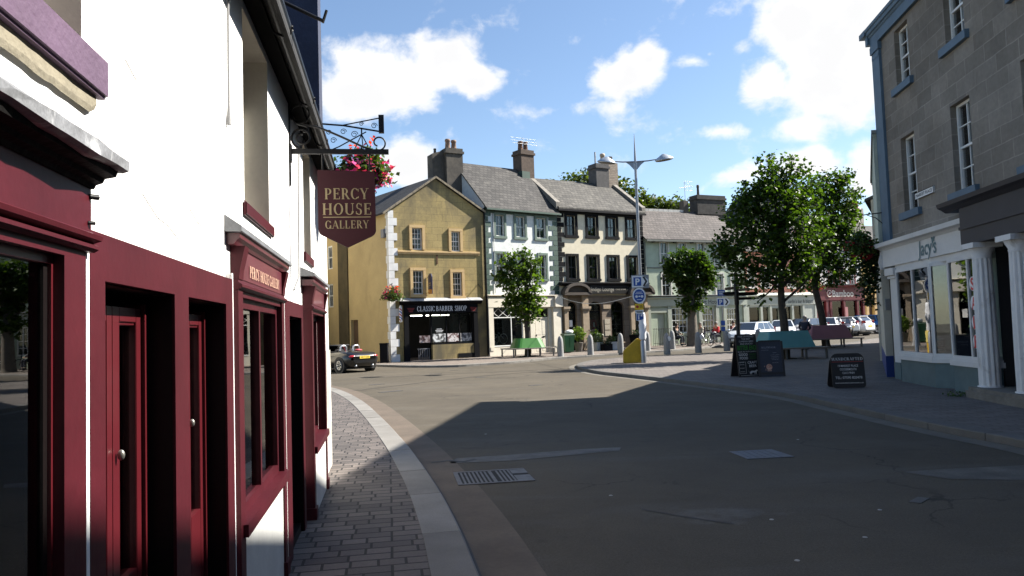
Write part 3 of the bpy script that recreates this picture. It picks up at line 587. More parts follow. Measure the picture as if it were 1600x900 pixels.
# double doorway
d = MB(); U0, U1 = 1.85, 3.56; wall(d, U0, U1, .0, 1.87, [(1.95, 2.59, -.01, 1.75, .03), (2.77, 3.415, -.01, 1.75, .03)], .03, -.03)
d.quad((U0, -.03, .0), (U0, -.001, .0), (U0, -.001, 1.87), (U0, -.03, 1.87)); d.quad((U1, -.001, .0), (U1, -.03, .0), (U1, -.03, 1.87), (U1, -.001, 1.87)); d.quad((U0, -.03, 1.87), (U1, -.03, 1.87), (U1, -.001, 1.87), (U0, -.001, 1.87))
d.build('doorway_surround', oxblood, gal, fix=False)
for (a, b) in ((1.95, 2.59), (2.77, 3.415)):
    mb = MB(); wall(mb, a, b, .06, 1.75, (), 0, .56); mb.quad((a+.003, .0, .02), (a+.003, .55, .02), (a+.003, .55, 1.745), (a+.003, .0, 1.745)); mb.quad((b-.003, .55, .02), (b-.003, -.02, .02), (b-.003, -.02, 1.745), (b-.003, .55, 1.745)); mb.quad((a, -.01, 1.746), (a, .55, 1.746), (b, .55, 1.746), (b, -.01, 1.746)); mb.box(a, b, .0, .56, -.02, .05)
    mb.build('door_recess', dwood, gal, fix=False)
    y0 = .06
    for x0, x1, sw in ((a+.02, a+.315, .055), (a+.317, a+.575, .06)):
        dm = MB(); dm.box(x0, x0+sw, y0, y0+.045, .055, 1.70).box(x1-.045, x1, y0, y0+.045, .055, 1.70).box(x0+sw, x1-.045, y0, y0+.045, 1.655, 1.70).box(x0+sw, x1-.045, y0, y0+.045, .055, .88).box(x0+sw, x1-.045, y0+.006, y0+.04, 1.645, 1.655)
        dr = dm.build('door', redp, gal, bev=.002); MB().box(x0+sw, x1-.045, y0+.022, y0+.028, .88, 1.645).build('pane', shopglass, dr)
        MB().box(x1-.10, x1-.065, y0+.08, y0+.11, .95, 1.64).box(x0+sw+.02, x1-.10, y0+.08, y0+.11, .95, .965).build('pane_reflection', M('reflection_grey', (.42, .47, .52), .5, .1, 6, 0, 40, .0), dr)  # grey strips behind the pane stand in for a reflection in the door glass
    MB().box(a+.585, a+.60, y0-.01, y0+.05, .055, 1.715).build('door_jamb', redp, gal)
    MB().ball((0, 0, 0), .008, .011, .016).build('handle', M('steel_knob', (.30, .29, .26), .4, .1, 5, 0, 40, .8), dr, (a+.345, y0-.014, 1.26))
# shop 2 with lettered fascia, shop 3 smaller
def bay(u0, u1, zs, zt, ft, ct, pr, lettering):
    mb = MB()
    for a, b in ((u0, u0+.12), (u1-.12, u1)): mb.box(a, b, -pr, -.001, .0, zt); mb.box(a-.012, b+.012, -pr-.014, -.001, .0, .1)
    mb.box(u0+.12, u1-.12, -pr+.01, -.001, zt-.03, zt); mb.box(u0+.05, u1-.05, -pr-.025, .0, zs-.06, zs)
    mb.box(u0+.02, u1-.02, -pr+.005, -.001, zt+.05, ft)
    mould(mb, u0-.01, u1+.01, [(.001, zt), (pr+.005, zt), (pr+.02, zt+.012), (pr+.02, zt+.025), (pr+.004, zt+.035), (pr, zt+.05), (.001, zt+.05)])
    for a in (u0, u1-.1): mould(mb, a-.005, a+.105, [(.001, zt+.05), (pr+.005, zt+.05), (pr+.01, zt+.1), (pr+.035, ft), (.001, ft)])
    o = mb.build('shopfront', oxblood, gal)
    mb = MB(); mould(mb, u0-.09, u1+.08, [(.001, ft), (pr, ft), (pr+.01, ft+.015), (pr+.026, ft+.03), (pr+.03, ft+.052), (.001, ft+.052)]); mb.build('cornice', mauve, o)
    mb = MB(); mould(mb, u0-.13, u1+.12, [(.001, ct-.03), (pr+.038, ct-.032), (pr+.042, ct-.028), (pr+.042, ct-.004), (.001, ct+.05)]); mb.build('lead_flashing', lead, o)
    MB().box(u0+.05, u1-.05, -pr+.002, -pr+.0045, zt+.055, ft-.01).build('fascia', mauve, o)
    if lettering: text('serif', lettering, .062, pinkgold, o, ((u0+u1)/2+.02, -pr+.0, zt+.078), (u1-u0)*.66)
    MB().box(u0+.12, u1-.12, -pr+.012, -.002, .0, zs-.06).build('stall_riser', M('painted_riser', (.60, .60, .57), .6, .1, 3, .1), o)
    mb = MB(); a, b = u0+.13, u1-.13; k = 2; y = .0
    mb.box(a, a+.045, y, y+.06, zs, zt-.03).box(b-.045, b, y, y+.06, zs, zt-.03).box(a+.045, b-.045, y, y+.06, zs, zs+.05).box(a+.045, b-.045, y, y+.06, zt-.08, zt-.03)
    for i in range(1, k): x = a+(b-a)*i/k; mb.box(x-.022, x+.022, y, y+.06, zs+.05, zt-.08)
    f = mb.build('shop_window', oxblood, gal); MB().box(a+.045, b-.045, y+.026, y+.032, zs+.05, zt-.08).build('pane', shopglass, f)
    shop_room(gal, u0-.05, u1+.05, zs-.05, zt+.05, 1.1, .14, inside2)
    return o
bay(3.67, 5.30, .70, 1.83, 2.04, 2.125, .035, 'PERCY HOUSE GALLERY')
bay(6.75, 8.2, .62, 1.83, 2.04, 2.15, .08, None)
mb = MB(); U0, U1 = 5.36, 6.52; wall(mb, U0, U1, .0, 1.86, [(5.62, 6.39, -.01, 1.75, .03)], .03, -.03); mb.quad((U0, -.03, 0), (U0, -.001, 0), (U0, -.001, 1.86), (U0, -.03, 1.86)); mb.quad((U1, -.001, 0), (U1, -.03, 0), (U1, -.03, 1.86), (U1, -.001, 1.86)); mb.quad((U0, -.03, 1.86), (U1, -.03, 1.86), (U1, -.001, 1.86), (U0, -.001, 1.86))
mb.build('doorway_surround', oxblood, gal, fix=False)
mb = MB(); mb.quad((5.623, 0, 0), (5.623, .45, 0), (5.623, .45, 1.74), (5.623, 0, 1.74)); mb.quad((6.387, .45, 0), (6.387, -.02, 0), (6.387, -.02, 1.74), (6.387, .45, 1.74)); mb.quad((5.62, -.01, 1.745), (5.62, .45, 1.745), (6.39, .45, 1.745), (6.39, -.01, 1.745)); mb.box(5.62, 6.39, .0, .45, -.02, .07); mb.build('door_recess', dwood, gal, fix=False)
dr = MB().box(5.63, 6.38, .4, .44, .07, 1.74).build('door', dwood, gal); MB().ball((5.7, .38, .9), .025).build('handle', MATS['steel_knob'], dr)
MB().box(8.78, 9.66, -.018, -.001, .0, 1.42).box(9.651, 9.668, 0, 6, .0, 1.42).build('plinth_render', M('flaking_grey_render', (.40, .38, .33), .9, .25, 4, .5, 25, stain=((.62, .60, .55), 2.5, .5, .6, .6)), gal)
# bracket of the hanging sign, in wrought iron (part of the wall), and the basket's bracket
U = 6.0
def scroll(c, r, a0, turns, n=30, k=.32):     # spiral in the plane across the wall: coordinates (out, z)
    return [(c[0]+r*(1-(1-k)*i/n)*math.cos(a0+turns*2*PI*i/n), c[1]+r*(1-(1-k)*i/n)*math.sin(a0+turns*2*PI*i/n)) for i in range(n+1)]
br = MB(); B3 = lambda L: [(U, -o, z-LZ) for o, z in L]
br.box(U-.012, U+.012, -.78, -.012, 3.105-LZ, 3.145-LZ); br.box(U-.02, U+.02, -.012, -.001, 2.85-LZ, 3.50-LZ); br.box(U-.035, U+.035, -.02, -.001, 3.04-LZ, 3.18-LZ)
br.tube(B3(scroll((.10, 3.235), .088, -PI/2, -1.55)), .009, 6); br.tube(B3(scroll((.088, 3.425), .075, PI*1.2, -.98, k=.95)), .007, 6)
br.tube(B3(catmull([(.02, 3.44, 0), (.05, 3.36, 0), (.12, 3.335, 0), (.19, 3.33, 0), (.27, 3.305, 0), (.42, 3.24, 0), (.58, 3.165, 0), (.68, 3.13, 0)], 5) and [(p.x, p.y) for p in catmull([(.02, 3.44, 0), (.05, 3.36, 0), (.12, 3.335, 0), (.19, 3.33, 0), (.27, 3.305, 0), (.42, 3.24, 0), (.58, 3.165, 0), (.68, 3.13, 0)], 5)]), .009, 6)
br.tube(B3(scroll((.70, 3.20), .065, -PI/2-.3, 1.0, k=.42)), .007, 6); br.tube(B3(scroll((.125, 3.30), .03, PI/2, -.9)), .007, 6)
for o in (.255, .625): br.tube([(U, -o, 3.105-LZ), (U, -o, 2.975-LZ)], .006, 6)
br.build('sign_bracket', black, gal)
U = 8.4; br = MB()
br.tube(B3([(.0, 4.02), (.30, 4.0), (.74, 3.93)]), .010, 6); br.tube(B3([(.28, 4.0), (.42, 4.03), (.7, 4.09)]), .007, 6); br.box(U-.03, U+.03, -.75, -.69, 3.92-LZ, 4.12-LZ)
br.tube(B3([(.02, 3.66), (.25, 3.76), (.55, 3.93)]), .007, 6)
for c, r in (((.30, 3.93), .035), ((.42, 3.90), .04), ((.64, 4.0), .035), ((.50, 4.02), .025), ((.19, 3.83), .035), ((.14, 3.92), .03)): br.tube(B3(scroll(c, r, 0, 1.4)), .004, 5)
br.box(U-.02, U+.02, -.012, -.001, 3.5-LZ, 4.1-LZ); br.build('basket_bracket', black, gal)
# the shield-shaped sign, hanging across the pavement
def LW(u, o, z):   # local facade -> world
    return Vector((-.752, 0, 0))+Vector((math.cos(LA), math.sin(LA), 0))*u+Vector((math.sin(LA), -math.cos(LA), 0))*o+Vector((0, 0, z))
sg = thing('hanging_sign', 'dark maroon shield shaped gallery sign with gold lettering hanging from a scrolled iron bracket', 'sign', LW(6.0, .44, 2.35), LA-PI/2)
w = .225; shp = [(-w, .625), (w, .612)]+[(w-.0, .13), (w-.012, .105), (w-.03, .09), (0, 0), (-w+.03, .10), (-w+.012, .112), (-w, .14)]
MB().prism(shp[::-1], 'y', -.014, .014).build('board', maroon, sg, bev=.003)
for s in (1, -1):
    rz = 0 if s == 1 else PI
    text('serif', 'PERCY', .088, gold, sg, (0, -.0145*s, .387), .35, (0, 0, rz)); text('serif', 'HOUSE', .092, gold, sg, (0, -.0145*s, .262), .385, (0, 0, rz)); text('serif', 'GALLERY', .064, gold, sg, (0, -.0145*s, .152), .345, (0, 0, rz))
MB().box(-.185, .185, -.0165, -.0146, .240, .247).box(-.185, .185, .0146, .0165, .240, .247).build('rule', gold, sg)
MB().tube([(-.185, 0, .63), (-.185, 0, .665)], .006, 6).tube([(.185, 0, .62), (.185, 0, .665)], .006, 6).build('eyelet', black, sg)

for a_, b_, o_, z_ in ((1.826, 1.846, .030, 1.86), (3.563, 3.585, .028, 1.9), (5.33, 5.35, .030, 1.9)): MB().box(a_, b_, -o_, -.001, .0, z_).build('white_edge', white, gal)
crk = M('hairline_crack', (.55, .53, .49), .9, 0)
for pts in ([(2.35, 2.05), (2.5, 2.0), (2.62, 1.99), (2.75, 1.96)], [(2.9, 2.1), (3.05, 2.06), (3.3, 2.03), (3.42, 2.0)], [(2.2, 2.42), (2.26, 2.40), (2.3, 2.39)], [(3.0, 2.55), (3.1, 2.52)], [(5.25, 3.0), (5.27, 2.8), (5.25, 2.62)], [(2.5, 3.0), (2.56, 2.97), (2.6, 2.98)], [(5.3, 2.25), (5.5, 2.22), (5.8, 2.2)]):
    MB().tube([(u, -.0012, z) for u, z in pts], .0013, 4).build('hairline_crack', crk, gal)
# ------------------------------------------------------------------ far row: yellow barber building with its gable to the street
def frame(P, A, z): return (P[0], P[1], z), A
ochre = BRK('ochre_scored_stucco', (.385, .292, .115), (.43, .325, .13), (.23, .172, .075), .62, .36, .009, 'xz', bump=.25, fine=10, stain=((.115, .095, .055), .6, .44, .66, .45))
ochre_s = M('ochre_side_bounce_render', (.47, .355, .17), .88, .10, .8, .2, 30, stain=((.30, .22, .10), .7, .6, .85, .35))  # base colour raised to stand in for light bounced onto the shaded side
sand = M('sand_painted_stone', (.52, .36, .17), .8, .12, 4, .2, 40); qwhite = M('white_quoin', (.70, .69, .66), .8, .1, 3, .25, 40)
darkstone = M('sooty_stone', (.075, .066, .055), .9, .3, 3, .5, 20, stain=((.13, .11, .085), 1.6, .5, .8, .8))
BZ = gz(39.52)+.08
bar = thing('barber_shop_building', 'yellow stucco gabled building with white quoins and a black barber shopfront', 'building', (-6.4, 39.52, BZ), rad(28))
SK = math.tan(rad(10)); DB = 12.0; EL_, AP, ER, WB = 7.95, 9.86, 8.05, 5.63; AX = 2.73
Hb = [(1.28, 1.86, 5.95, 7.12, .16), (3.55, 4.08, 5.9, 7.0, .16), (1.27, 1.86, 3.55, 4.83, .16), (3.57, 4.12, 3.45, 4.75, .16), (.75, 4.95, .0, 2.62, .3)]
mb = MB(); wall(mb, 0, WB, -.2, EL_, Hb, .16); mb.add([(0, 0, EL_), (WB, 0, EL_), (WB, 0, ER), (AX, 0, AP)], ((0, 1, 2, 3),))
mb.quad((WB, 0, -.2), (WB-SK*DB, DB, -.2), (WB-SK*DB, DB, ER), (WB, 0, ER)); mb.quad((WB-SK*DB, DB, -.2), (-SK*DB, DB, -.2), (-SK*DB, DB, EL_), (WB-SK*DB, DB, ER))
# side wall along the lane
o = mb.build('wall', ochre, bar, fix=False)
tv = Vector((-math.sin(rad(10)), math.cos(rad(10)), 0)); nv = Vector((-math.cos(rad(10)), -math.sin(rad(10)), 0))   # along the lane, outward
def SW(t, o_, z): return tuple(tv*t+nv*o_+Vector((0, 0, z)))
mb = MB(); L = DB/math.cos(rad(10))
holes = [(3.75, 4.65, .0, 2.35), (6.95, 7.6, 3.2, 4.6), (6.95, 7.6, 5.5, 6.9)]
us = sorted({-0.001, L}|{h[0] for h in holes}|{h[1] for h in holes}); zs = sorted({-.2, EL_}|{h[2] for h in holes}|{h[3] for h in holes})
for i in range(len(us)-1):
    for j in range(len(zs)-1):
        cu, cz = (us[i]+us[i+1])/2, (zs[j]+zs[j+1])/2
        if not any(h[0] < cu < h[1] and h[2] < cz < h[3] for h in holes): mb.quad(SW(us[i], 0, zs[j]), SW(us[i], 0, zs[j+1]), SW(us[i+1], 0, zs[j+1]), SW(us[i+1], 0, zs[j]))
for a, b, c, d in holes: mb.quad(SW(a, 0, c), SW(a, -.25, c), SW(a, -.25, d), SW(a, 0, d)); mb.quad(SW(b, -.25, c), SW(b, 0, c), SW(b, 0, d), SW(b, -.25, d)); mb.quad(SW(a, 0, d), SW(a, -.25, d), SW(b, -.25, d), SW(b, 0, d))
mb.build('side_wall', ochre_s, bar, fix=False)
def obox(mb, t0, t1, o0, o1, z0, z1, m=0): return mb.hexa([SW(t0, o0, z0), SW(t1, o0, z0), SW(t1, o1, z0), SW(t0, o1, z0), SW(t0, o0, z1), SW(t1, o0, z1), SW(t1, o1, z1), SW(t0, o1, z1)], m)
obox(MB(), 3.75, 4.65, -.24, -.18, 0, 2.35).build('side_door', M('brown_door', (.10, .06, .035), .6, .2), bar)
obox(MB(), 4.85, 6.1, .002, .07, -.1, 7.8).build('flue_breast', M('dark_strip_render', (.085, .065, .03), .95, .3, 1.2, .3, 20), bar)  # strip in one tone darker than the rest of the side wall
for z0, z1 in ((3.2, 4.6), (5.5, 6.9)):
    mb = MB(); obox(mb, 6.95, 7.05, -.1, -.03, z0, z1); obox(mb, 7.5, 7.6, -.1, -.03, z0, z1); obox(mb, 7.05, 7.5, -.1, -.03, z0, z0+.08); obox(mb, 7.05, 7.5, -.1, -.03, z1-.08, z1); obox(mb, 7.05, 7.5, -.09, -.04, (z0+z1)/2-.03, (z0+z1)/2+.03); obox(mb, 7.26, 7.29, -.085, -.05, z0+.08, (z0+z1)/2-.03); obox(mb, 7.26, 7.29, -.085, -.05, (z0+z1)/2+.03, z1-.08)
    w_ = mb.build('window', whitep, bar); obox(MB(), 7.05, 7.5, -.075, -.07, z0+.08, z1-.08).build('pane', glass, w_)
obox(MB(), .30, .62, .0, .14, 6.6, 7.05).build('alarm_box', M('grey_box', (.2, .2, .21), .6, .1), bar)
# roof in dark slate running back from the gable
mb = MB()
def rp(x, y, z): return (x-SK*y, y, z)
kl = (AP-EL_)/AX; kr = (AP-ER)/(WB-AX)
for th in (0,):
    A = [rp(-.3, -.10, EL_-.3*kl+.04), rp(AX, -.10, AP+.04), rp(WB+.05, -.10, ER+.04), rp(-.3, DB, EL_-.3*kl+.04), rp(AX, DB, AP+.04), rp(WB+.05, DB, ER+.04)]
    T_ = [(x, y, z+.1) for x, y, z in A]; vs = A+T_
    mb.add(vs, [(0, 1, 4, 3), (1, 2, 5, 4), (6, 9, 10, 7), (7, 10, 11, 8), (0, 6, 7, 1), (1, 7, 8, 2), (0, 3, 9, 6), (2, 8, 11, 5), (3, 4, 10, 9), (4, 5, 11, 10)])
mb.build('roof', slate_d, bar, fix=False)
mb = MB(); 
for (xa, za), (xb, zb) in (((-.3, EL_-.3*kl), (AX, AP)), ((AX, AP), (WB+.05, ER))):
    k = 9
    for i in range(k):
        a, b = i/k, (i+1)/k-.006; P0 = (xa+(xb-xa)*a, za+(zb-za)*a); P1 = (xa+(xb-xa)*b, za+(zb-za)*b); j = (rnd()-.5)*.025
        mb.hexa([(P0[0], -.14, P0[1]+.03), (P1[0], -.14, P1[1]+.03), (P1[0], -.101, P1[1]+.03), (P0[0], -.101, P0[1]+.03), (P0[0], -.14, P0[1]+.155+j), (P1[0], -.14, P1[1]+.155+j), (P1[0], .05, P1[1]+.155+j), (P0[0], .05, P0[1]+.155+j)])
mb.build('verge_coping', M('verge_stone', (.26, .215, .15), .9, .3, 6, .6, 25), bar)
mb = MB(); z = .02; i = 0
while z < 7.85:
    h = .40; w_ = .46 if i % 2 == 0 else .27; mb.box(-.025, w_, -.035, -.001, z, z+h-.014)
    a = .30 if i % 2 else .2; p0, p1 = SW(.0, .001, 0), SW(a, .001, 0); mb.hexa([SW(-.02, .0, z), SW(a, .0, z), SW(a, .032, z), SW(-.035, .032, z), SW(-.02, .0, z+h-.014), SW(a, .0, z+h-.014), SW(a, .032, z+h-.014), SW(-.035, .032, z+h-.014)])
    z += h; i += 1
mb.build('quoins', qwhite, bar)
mb = MB(); mould(mb, .46, 5.25, [(.001, 5.70), (.05, 5.70), (.05, 5.76), (.09, 5.80), (.09, 5.88), (.001, 5.90)]); mb.build('string_course', sand, bar)
MB().box(2.66, 2.74, -.03, -.001, 5.2, 5.7).build('rust_stain_bracket', M('rust', (.12, .06, .03), .9, .3), bar)
for (u, z, w_, h, cc) in ((1.28, 5.95, .58, 1.17, curtain_b), (3.55, 5.9, .53, 1.10, curtain_b), (1.27, 3.55, .59, 1.28, curtain_w), (3.57, 3.45, .55, 1.30, curtain_w)):
    w0 = window(bar, u, z, w_, h, 3, 2, whitep, .06, .05, .024, cc, cz=(0.5, 1) if z > 5 else (0, 1))
    mb = MB(); surround(mb, u, z, w_, h, .15, .10, z < 5, .16, .04); mb.build('window_surround', sand, w0, (-u, -.06, -z))
# shopfront
mb = MB(); 
for a, b in ((.68, .98), (4.72, 5.02)): mb.box(a, b, -.16, -.001, .0, .85); mb.box(a+.03, b-.03, -.12, -.001, .85, 2.95)
mb.box(.71, 4.99, -.14, -.001, 2.55, 3.0); mould(mb, .5, 5.2, [(.001, 3.0), (.16, 3.0), (.3, 3.10), (.32, 3.14), (.32, 3.18), (.001, 3.18)])
sf = mb.build('shopfront', blackp, bar)
mb = MB(); mb.hexa([(.45, -.36, 3.18), (5.22, -.36, 3.18), (5.22, -.002, 3.18), (.45, -.002, 3.18), (.45, -.36, 3.205), (5.22, -.36, 3.205), (5.22, -.002, 3.36), (.45, -.002, 3.36)]); mb.build('lead_flashing', M('bright_lead', (.42, .42, .42), .5, .35, 3, .3, 20), sf)
silver = M('silver_letters', (.80, .81, .83), .4, .05, 5, 0)
text('serif', 'CLASSIC', .27, silver, sf, (1.93, -.142, 2.64), 1.02); text('serif', 'BARBER', .27, silver, sf, (3.0, -.142, 2.64), .98); text('serif', 'SHOP', .27, silver, sf, (3.96, -.142, 2.64), .72)
redl = M('dull_red_letters', (.22, .02, .02), .6, .1)
for x in (1.08, 4.72):
    for j, (w_, z) in enumerate(((.40, 2.79), (.34, 2.73), (.25, 2.66), (.2, 2.61))): MB().box(x-w_/2, x+w_/2, -.1445, -.1402, z, z+.028).build('red_lettering', redl, sf)
mb = MB(); y = .05
for a, b in ((.98, 1.02), (2.25, 2.33), (3.15, 3.2), (3.92, 3.97), (4.68, 4.72)): mb.box(a, b, y, y+.06, .1 if a < 2 else .92, 2.55)
mb.box(2.33, 4.72, -.08, y+.08, .84, .92); mb.box(1.02, 2.25, y, y+.05, 2.3, 2.35)
fw_ = mb.build('shop_window', blackp, bar); MB().box(2.25, 4.7, y+.03, y+.036, .92, 2.55).build('pane', shopglass, fw_)
MB().box(2.28, 4.72, -.10, .1, .0, .84).build('stall_riser', ochre, bar)
mb = MB().box(3.75, 4.72, -.12, -.101, .08, .32); mb.build('vent_grille', blackp, bar)
mb = MB()
for i in range(7): mb.box(1.55+i*.1, 1.575+i*.1, .10, .13, .05, .65)
mb.box(1.5, 2.2, .09, .14, .62, .66).build('door_railing', MATS['grey_box'], bar)
shop_room(bar, .72, 4.98, .0, 2.62, 3.2, .16)
EM = EMIT('tube_light_glow', (1, .93, .8), 5)
for a, b in ((1.5, 2.15), (2.4, 3.2), (3.3, 3.75)): MB().box(a, b, 1.0, 1.08, 2.42, 2.47).build('tube_light', EM, bar)
MB().box(2.28, 2.36, .25, .35, 0, 2.5).box(4.6, 4.7, .3, .4, 0, 2.5).build('inner_post', blackp, bar)
def photo_mat(name, a, b, sc_):
    t = NT(name); v = t.coord(); c = t.ramp(t.noise(v, sc_, 3, .5, 1.2), .42, .58, c4(a), c4(b)); t.l(c, t.b.inputs['Base Color']); t.b.inputs['Roughness'].default_value = .4; return t.m
for i, (a, b, A_, B_) in enumerate(((1.6, 2.22, (.05, .02, .02), (.35, .3, .3)), (2.36, 3.12, (.06, .06, .06), (.75, .76, .74)), (3.22, 3.9, (.10, .03, .03), (.72, .68, .66)), (3.99, 4.66, (.06, .06, .07), (.55, .52, .5)))):
    MB().box(a, b, y+.012, y+.02, .97, 1.42 if i else 1.35).build('window_poster', photo_mat('poster_print_%d' % i, A_, B_, 3.2+i*.4), bar)
for x, w_, z in ((2.75, .3, 1.66), (2.75, .46, 1.58), (2.75, .36, 1.51)): MB().box(x-w_/2, x+w_/2, y+.020, y+.024, z, z+.028).build('window_lettering', M('white_vinyl', (.8, .8, .8), .5, 0), bar)
chimney(bar, 4.38, 5.42, 2.2, 3.1, 8.4, 12.25, darkstone)     # massive shared stack, front flue
MB().hexa([(3.62, 2.5, 8.4), (4.378, 2.5, 8.4), (4.378, 3.3, 8.4), (3.62, 3.3, 8.4), (3.62, 2.5, 11.9), (4.378, 2.5, 12.15), (4.378, 3.3, 12.15), (3.62, 3.3, 11.9)]).build('chimney', darkstone, bar); pots(bar, [(4.65, 2.6), (5.08, 2.7)], 12.25, .6, .17, M('dusty_pot', (.24, .16, .12), .9, .25, 5, .2)); pots(bar, [(3.95, 2.9)], 11.95, .35, .09, darkstone)
bl = MB().tube([(0, 0, 0), (.0, -.55, -.32)], .02, 6).build('wall_bracket', black, bar, (5.12, 0, 4.1))
def BW(u, y, z): a = rad(28); return (-6.4+u*math.cos(a)-y*math.sin(a), 39.52+u*math.sin(a)+y*math.cos(a), BZ+z)
# barber pole, projecting banner
bp = thing('barber_pole', 'striped red white and blue barber pole on the yellow wall', 'barber pole', BW(.5, -.16, 2.12), rad(28))
stripes = NT('barber_stripes'); v_ = stripes.coord(); sx = stripes.new('ShaderNodeSeparateXYZ'); stripes.l(v_, sx.inputs[0])
ma = stripes.new('ShaderNodeMath', operation='MULTIPLY_ADD'); stripes.l(sx.outputs[2], ma.inputs[0]); ma.inputs[1].default_value = 3.4; an = stripes.new('ShaderNodeMath', operation='MULTIPLY'); stripes.l(sx.outputs[0], an.inputs[0]); an.inputs[1].default_value = 3.2; stripes.l(an.outputs[0], ma.inputs[2])
fr_ = stripes.new('ShaderNodeMath', operation='FRACT'); stripes.l(ma.outputs[0], fr_.inputs[0]); rp_ = stripes.new('ShaderNodeValToRGB'); rp_.color_ramp.interpolation = 'CONSTANT'; stripes.l(fr_.outputs[0], rp_.inputs[0])
e = rp_.color_ramp.elements; e[0].color = (.45, .02, .02, 1); e[1].position = .25; e[1].color = (.8, .8, .8, 1); e2 = e.new(.5); e2.color = (.03, .06, .3, 1); e3 = e.new(.75); e3.color = (.8, .8, .8, 1); stripes.l(rp_.outputs[0], stripes.b.inputs['Base Color'])
MB().lathe([(.075, .06), (.075, .70)], n=14).build('cylinder', stripes.m, bp); MB().lathe([(.03, -.04), (.085, 0), (.085, .06)], n=14).lathe([(.085, .70), (.085, .76), (.05, .81), (.03, .86)], n=14).box(-.02, .02, 0, .155, .7, .74).build('cap', whitep, bp)
bs = thing('banner_sign', 'navy and orange projecting banner beside the barber upper window', 'sign', BW(2.12, -.05, 3.55), rad(28))
MB().prism([(-.62, .0), (-.07, .0), (-.07, .98), (-.3, 1.1), (-.5, 1.08), (-.62, .9)], 'x', -.02, .02).build('board', M('navy_banner', (.02, .025, .07), .5, .1), bs); MB().box(-.0235, .0235, -.615, -.08, .01, .24).build('band', M('orange_band', (.60, .25, .05), .6, .1), bs); MB().tube([(0, .05, .9), (0, -.07, .9)], .012).tube([(0, .05, .1), (0, -.07, .1)], .012).build('bracket', black, bs)
MB().box(-.024, .024, -.5, -.2, .55, .6).box(-.024, .024, -.5, -.26, .45, .49).build('lettering', gold, bs)
bb = MB().box(-.2, .2, -.2, .2, 0, .95).box(-.22, .22, -.22, .22, .95, 1.02).build('litter_bin', blackp, None, SW(.0, 0, 0)); p_ = BW(-.42, -.1, 0); bb.location = (p_[0], p_[1], gz(p_[1])+.1); tag(bb, 'black litter bin against the foot of the yellow side wall', 'bin')

# ------------------------------------------------------------------ green and white house
rough_white = M('pebbledash_white', (.62, .63, .60), .9, .10, 5, .9, 22); sage_d = M('dark_green_paint', (.035, .07, .05), .6, .2, 3, .1); sage_m = M('soft_green_paint', (.095, .135, .105), .65, .15, 3, .1)
creamp = M('cream_shop_paint', (.62, .57, .47), .55, .08, 2, .05)
GZ = gz(42.16)+.1
gh = thing('green_trim_house', 'white rendered house with dark green quoins and sash windows above a cream shopfront', 'building', (-1.43, 42.16, GZ), rad(36))
WG = 5.25; up = [(.74, .60), (2.16, .66), (3.66, .72)]; lo = [(.70, .58), (2.2, .6), (3.80, .5)]
Hg = [(u, u+w_, 6.78, 8.0, .2) for u, w_ in up]+[(u, u+w_, 4.38, 5.78, .2) for u, w_ in lo]+[(.32, 4.6, .0, 2.68, .3)]
mb = MB(); wall(mb, 0, WG, -.3, 8.5, Hg, .2); shell(mb, 0, WG, -.3, 8.5, 6.2, 11.45); mb.build('wall', rough_white, gh, fix=False)
pitched(0, WG, 8.5, 11.45, 6.2, .34, .03, .09).build('roof', slate, gh)
MB().box(0, WG, -.05, -.001, 8.08, 8.38).box(-.02, WG+.1, -.36, -.30, 8.20, 8.30).build('eaves_board', sage_d, gh)
gq = MB(); gw = MB(); z = 3.4; i = 0
while z < 8.0:
    a = .42 if i % 2 else .24
    gq.box(0, a, -.03, -.001, z, z+.27); gw.box(WG-(.62 if i % 2 else .34), WG, -.03, -.001, z, z+.27); z += .30; i += 1
gq.build('quoins', sage_d, gh); gw.build('quoins', sage_d, gh)
for (lst, z, h) in ((up, 6.78, 1.22), (lo, 4.38, 1.4)):
    for u, w_ in lst:
        o = window(gh, u, z, w_, h, 2, 1, greyw, .07, .045, .02, curtain_b if z > 6 else curtain, cx=(0, 1)); mb = MB(); surround(mb, u, z, w_, h, .13, .07, True, .14, .02); mb.build('window_surround', sage_m, o, (-u, -.07, -z))
mb = MB(); mb.box(.0, .32, -.16, -.001, .0, 2.72).box(4.62, 5.25, -.16, -.001, .0, 2.72).box(-.02, 4.7, -.18, -.001, 2.72, 3.28).box(4.7, 5.28, -.30, -.001, 2.72, 3.34); mould(mb, -.05, 5.3, [(.001, 3.34), (.22, 3.34), (.26, 3.38), (.26, 3.41), (.001, 3.45)]); mb.box(.06, .26, -.19, -.161, .3, .5)
mb.box(.32, 2.38, -.12, .05, .0, .52).box(2.38, 2.5, -.12, -.001, .0, 2.72).box(3.0, 3.3, -.02, .1, .0, 2.72).box(4.36, 4.62, -.02, .1, .0, 2.72).box(3.3, 4.36, -.02, .1, 2.64, 2.72)
sf = mb.build('shopfront', creamp, gh)
mb = MB(); mb.box(.32, 2.38, -.14, .02, .52, .58); y = -.08
for x in (.32, 1.55, 2.33): mb.box(x, x+.05, y, y+.06, .58, 2.7)
mb.box(.37, 2.33, y, y+.05, 2.12, 2.17)
for j in range(3):
    xa = .40+j*.63; 
    for p0, p1 in (((xa, 2.4), (xa+.31, 2.66)), ((xa+.31, 2.66), (xa+.62, 2.4)), ((xa+.62, 2.4), (xa+.31, 2.19)), ((xa+.31, 2.19), (xa, 2.4))): mb.tube([(p0[0], y+.02, p0[1]), (p1[0], y+.02, p1[1])], .014, 4)
fo = mb.build('shop_window', whitep, gh); MB().box(.37, 2.33, y+.028, y+.034, .58, 2.7).build('pane', shopglass, fo)
shop_room(gh, .3, 4.6, .0, 2.7, 2.5, .2)
mb = MB(); 
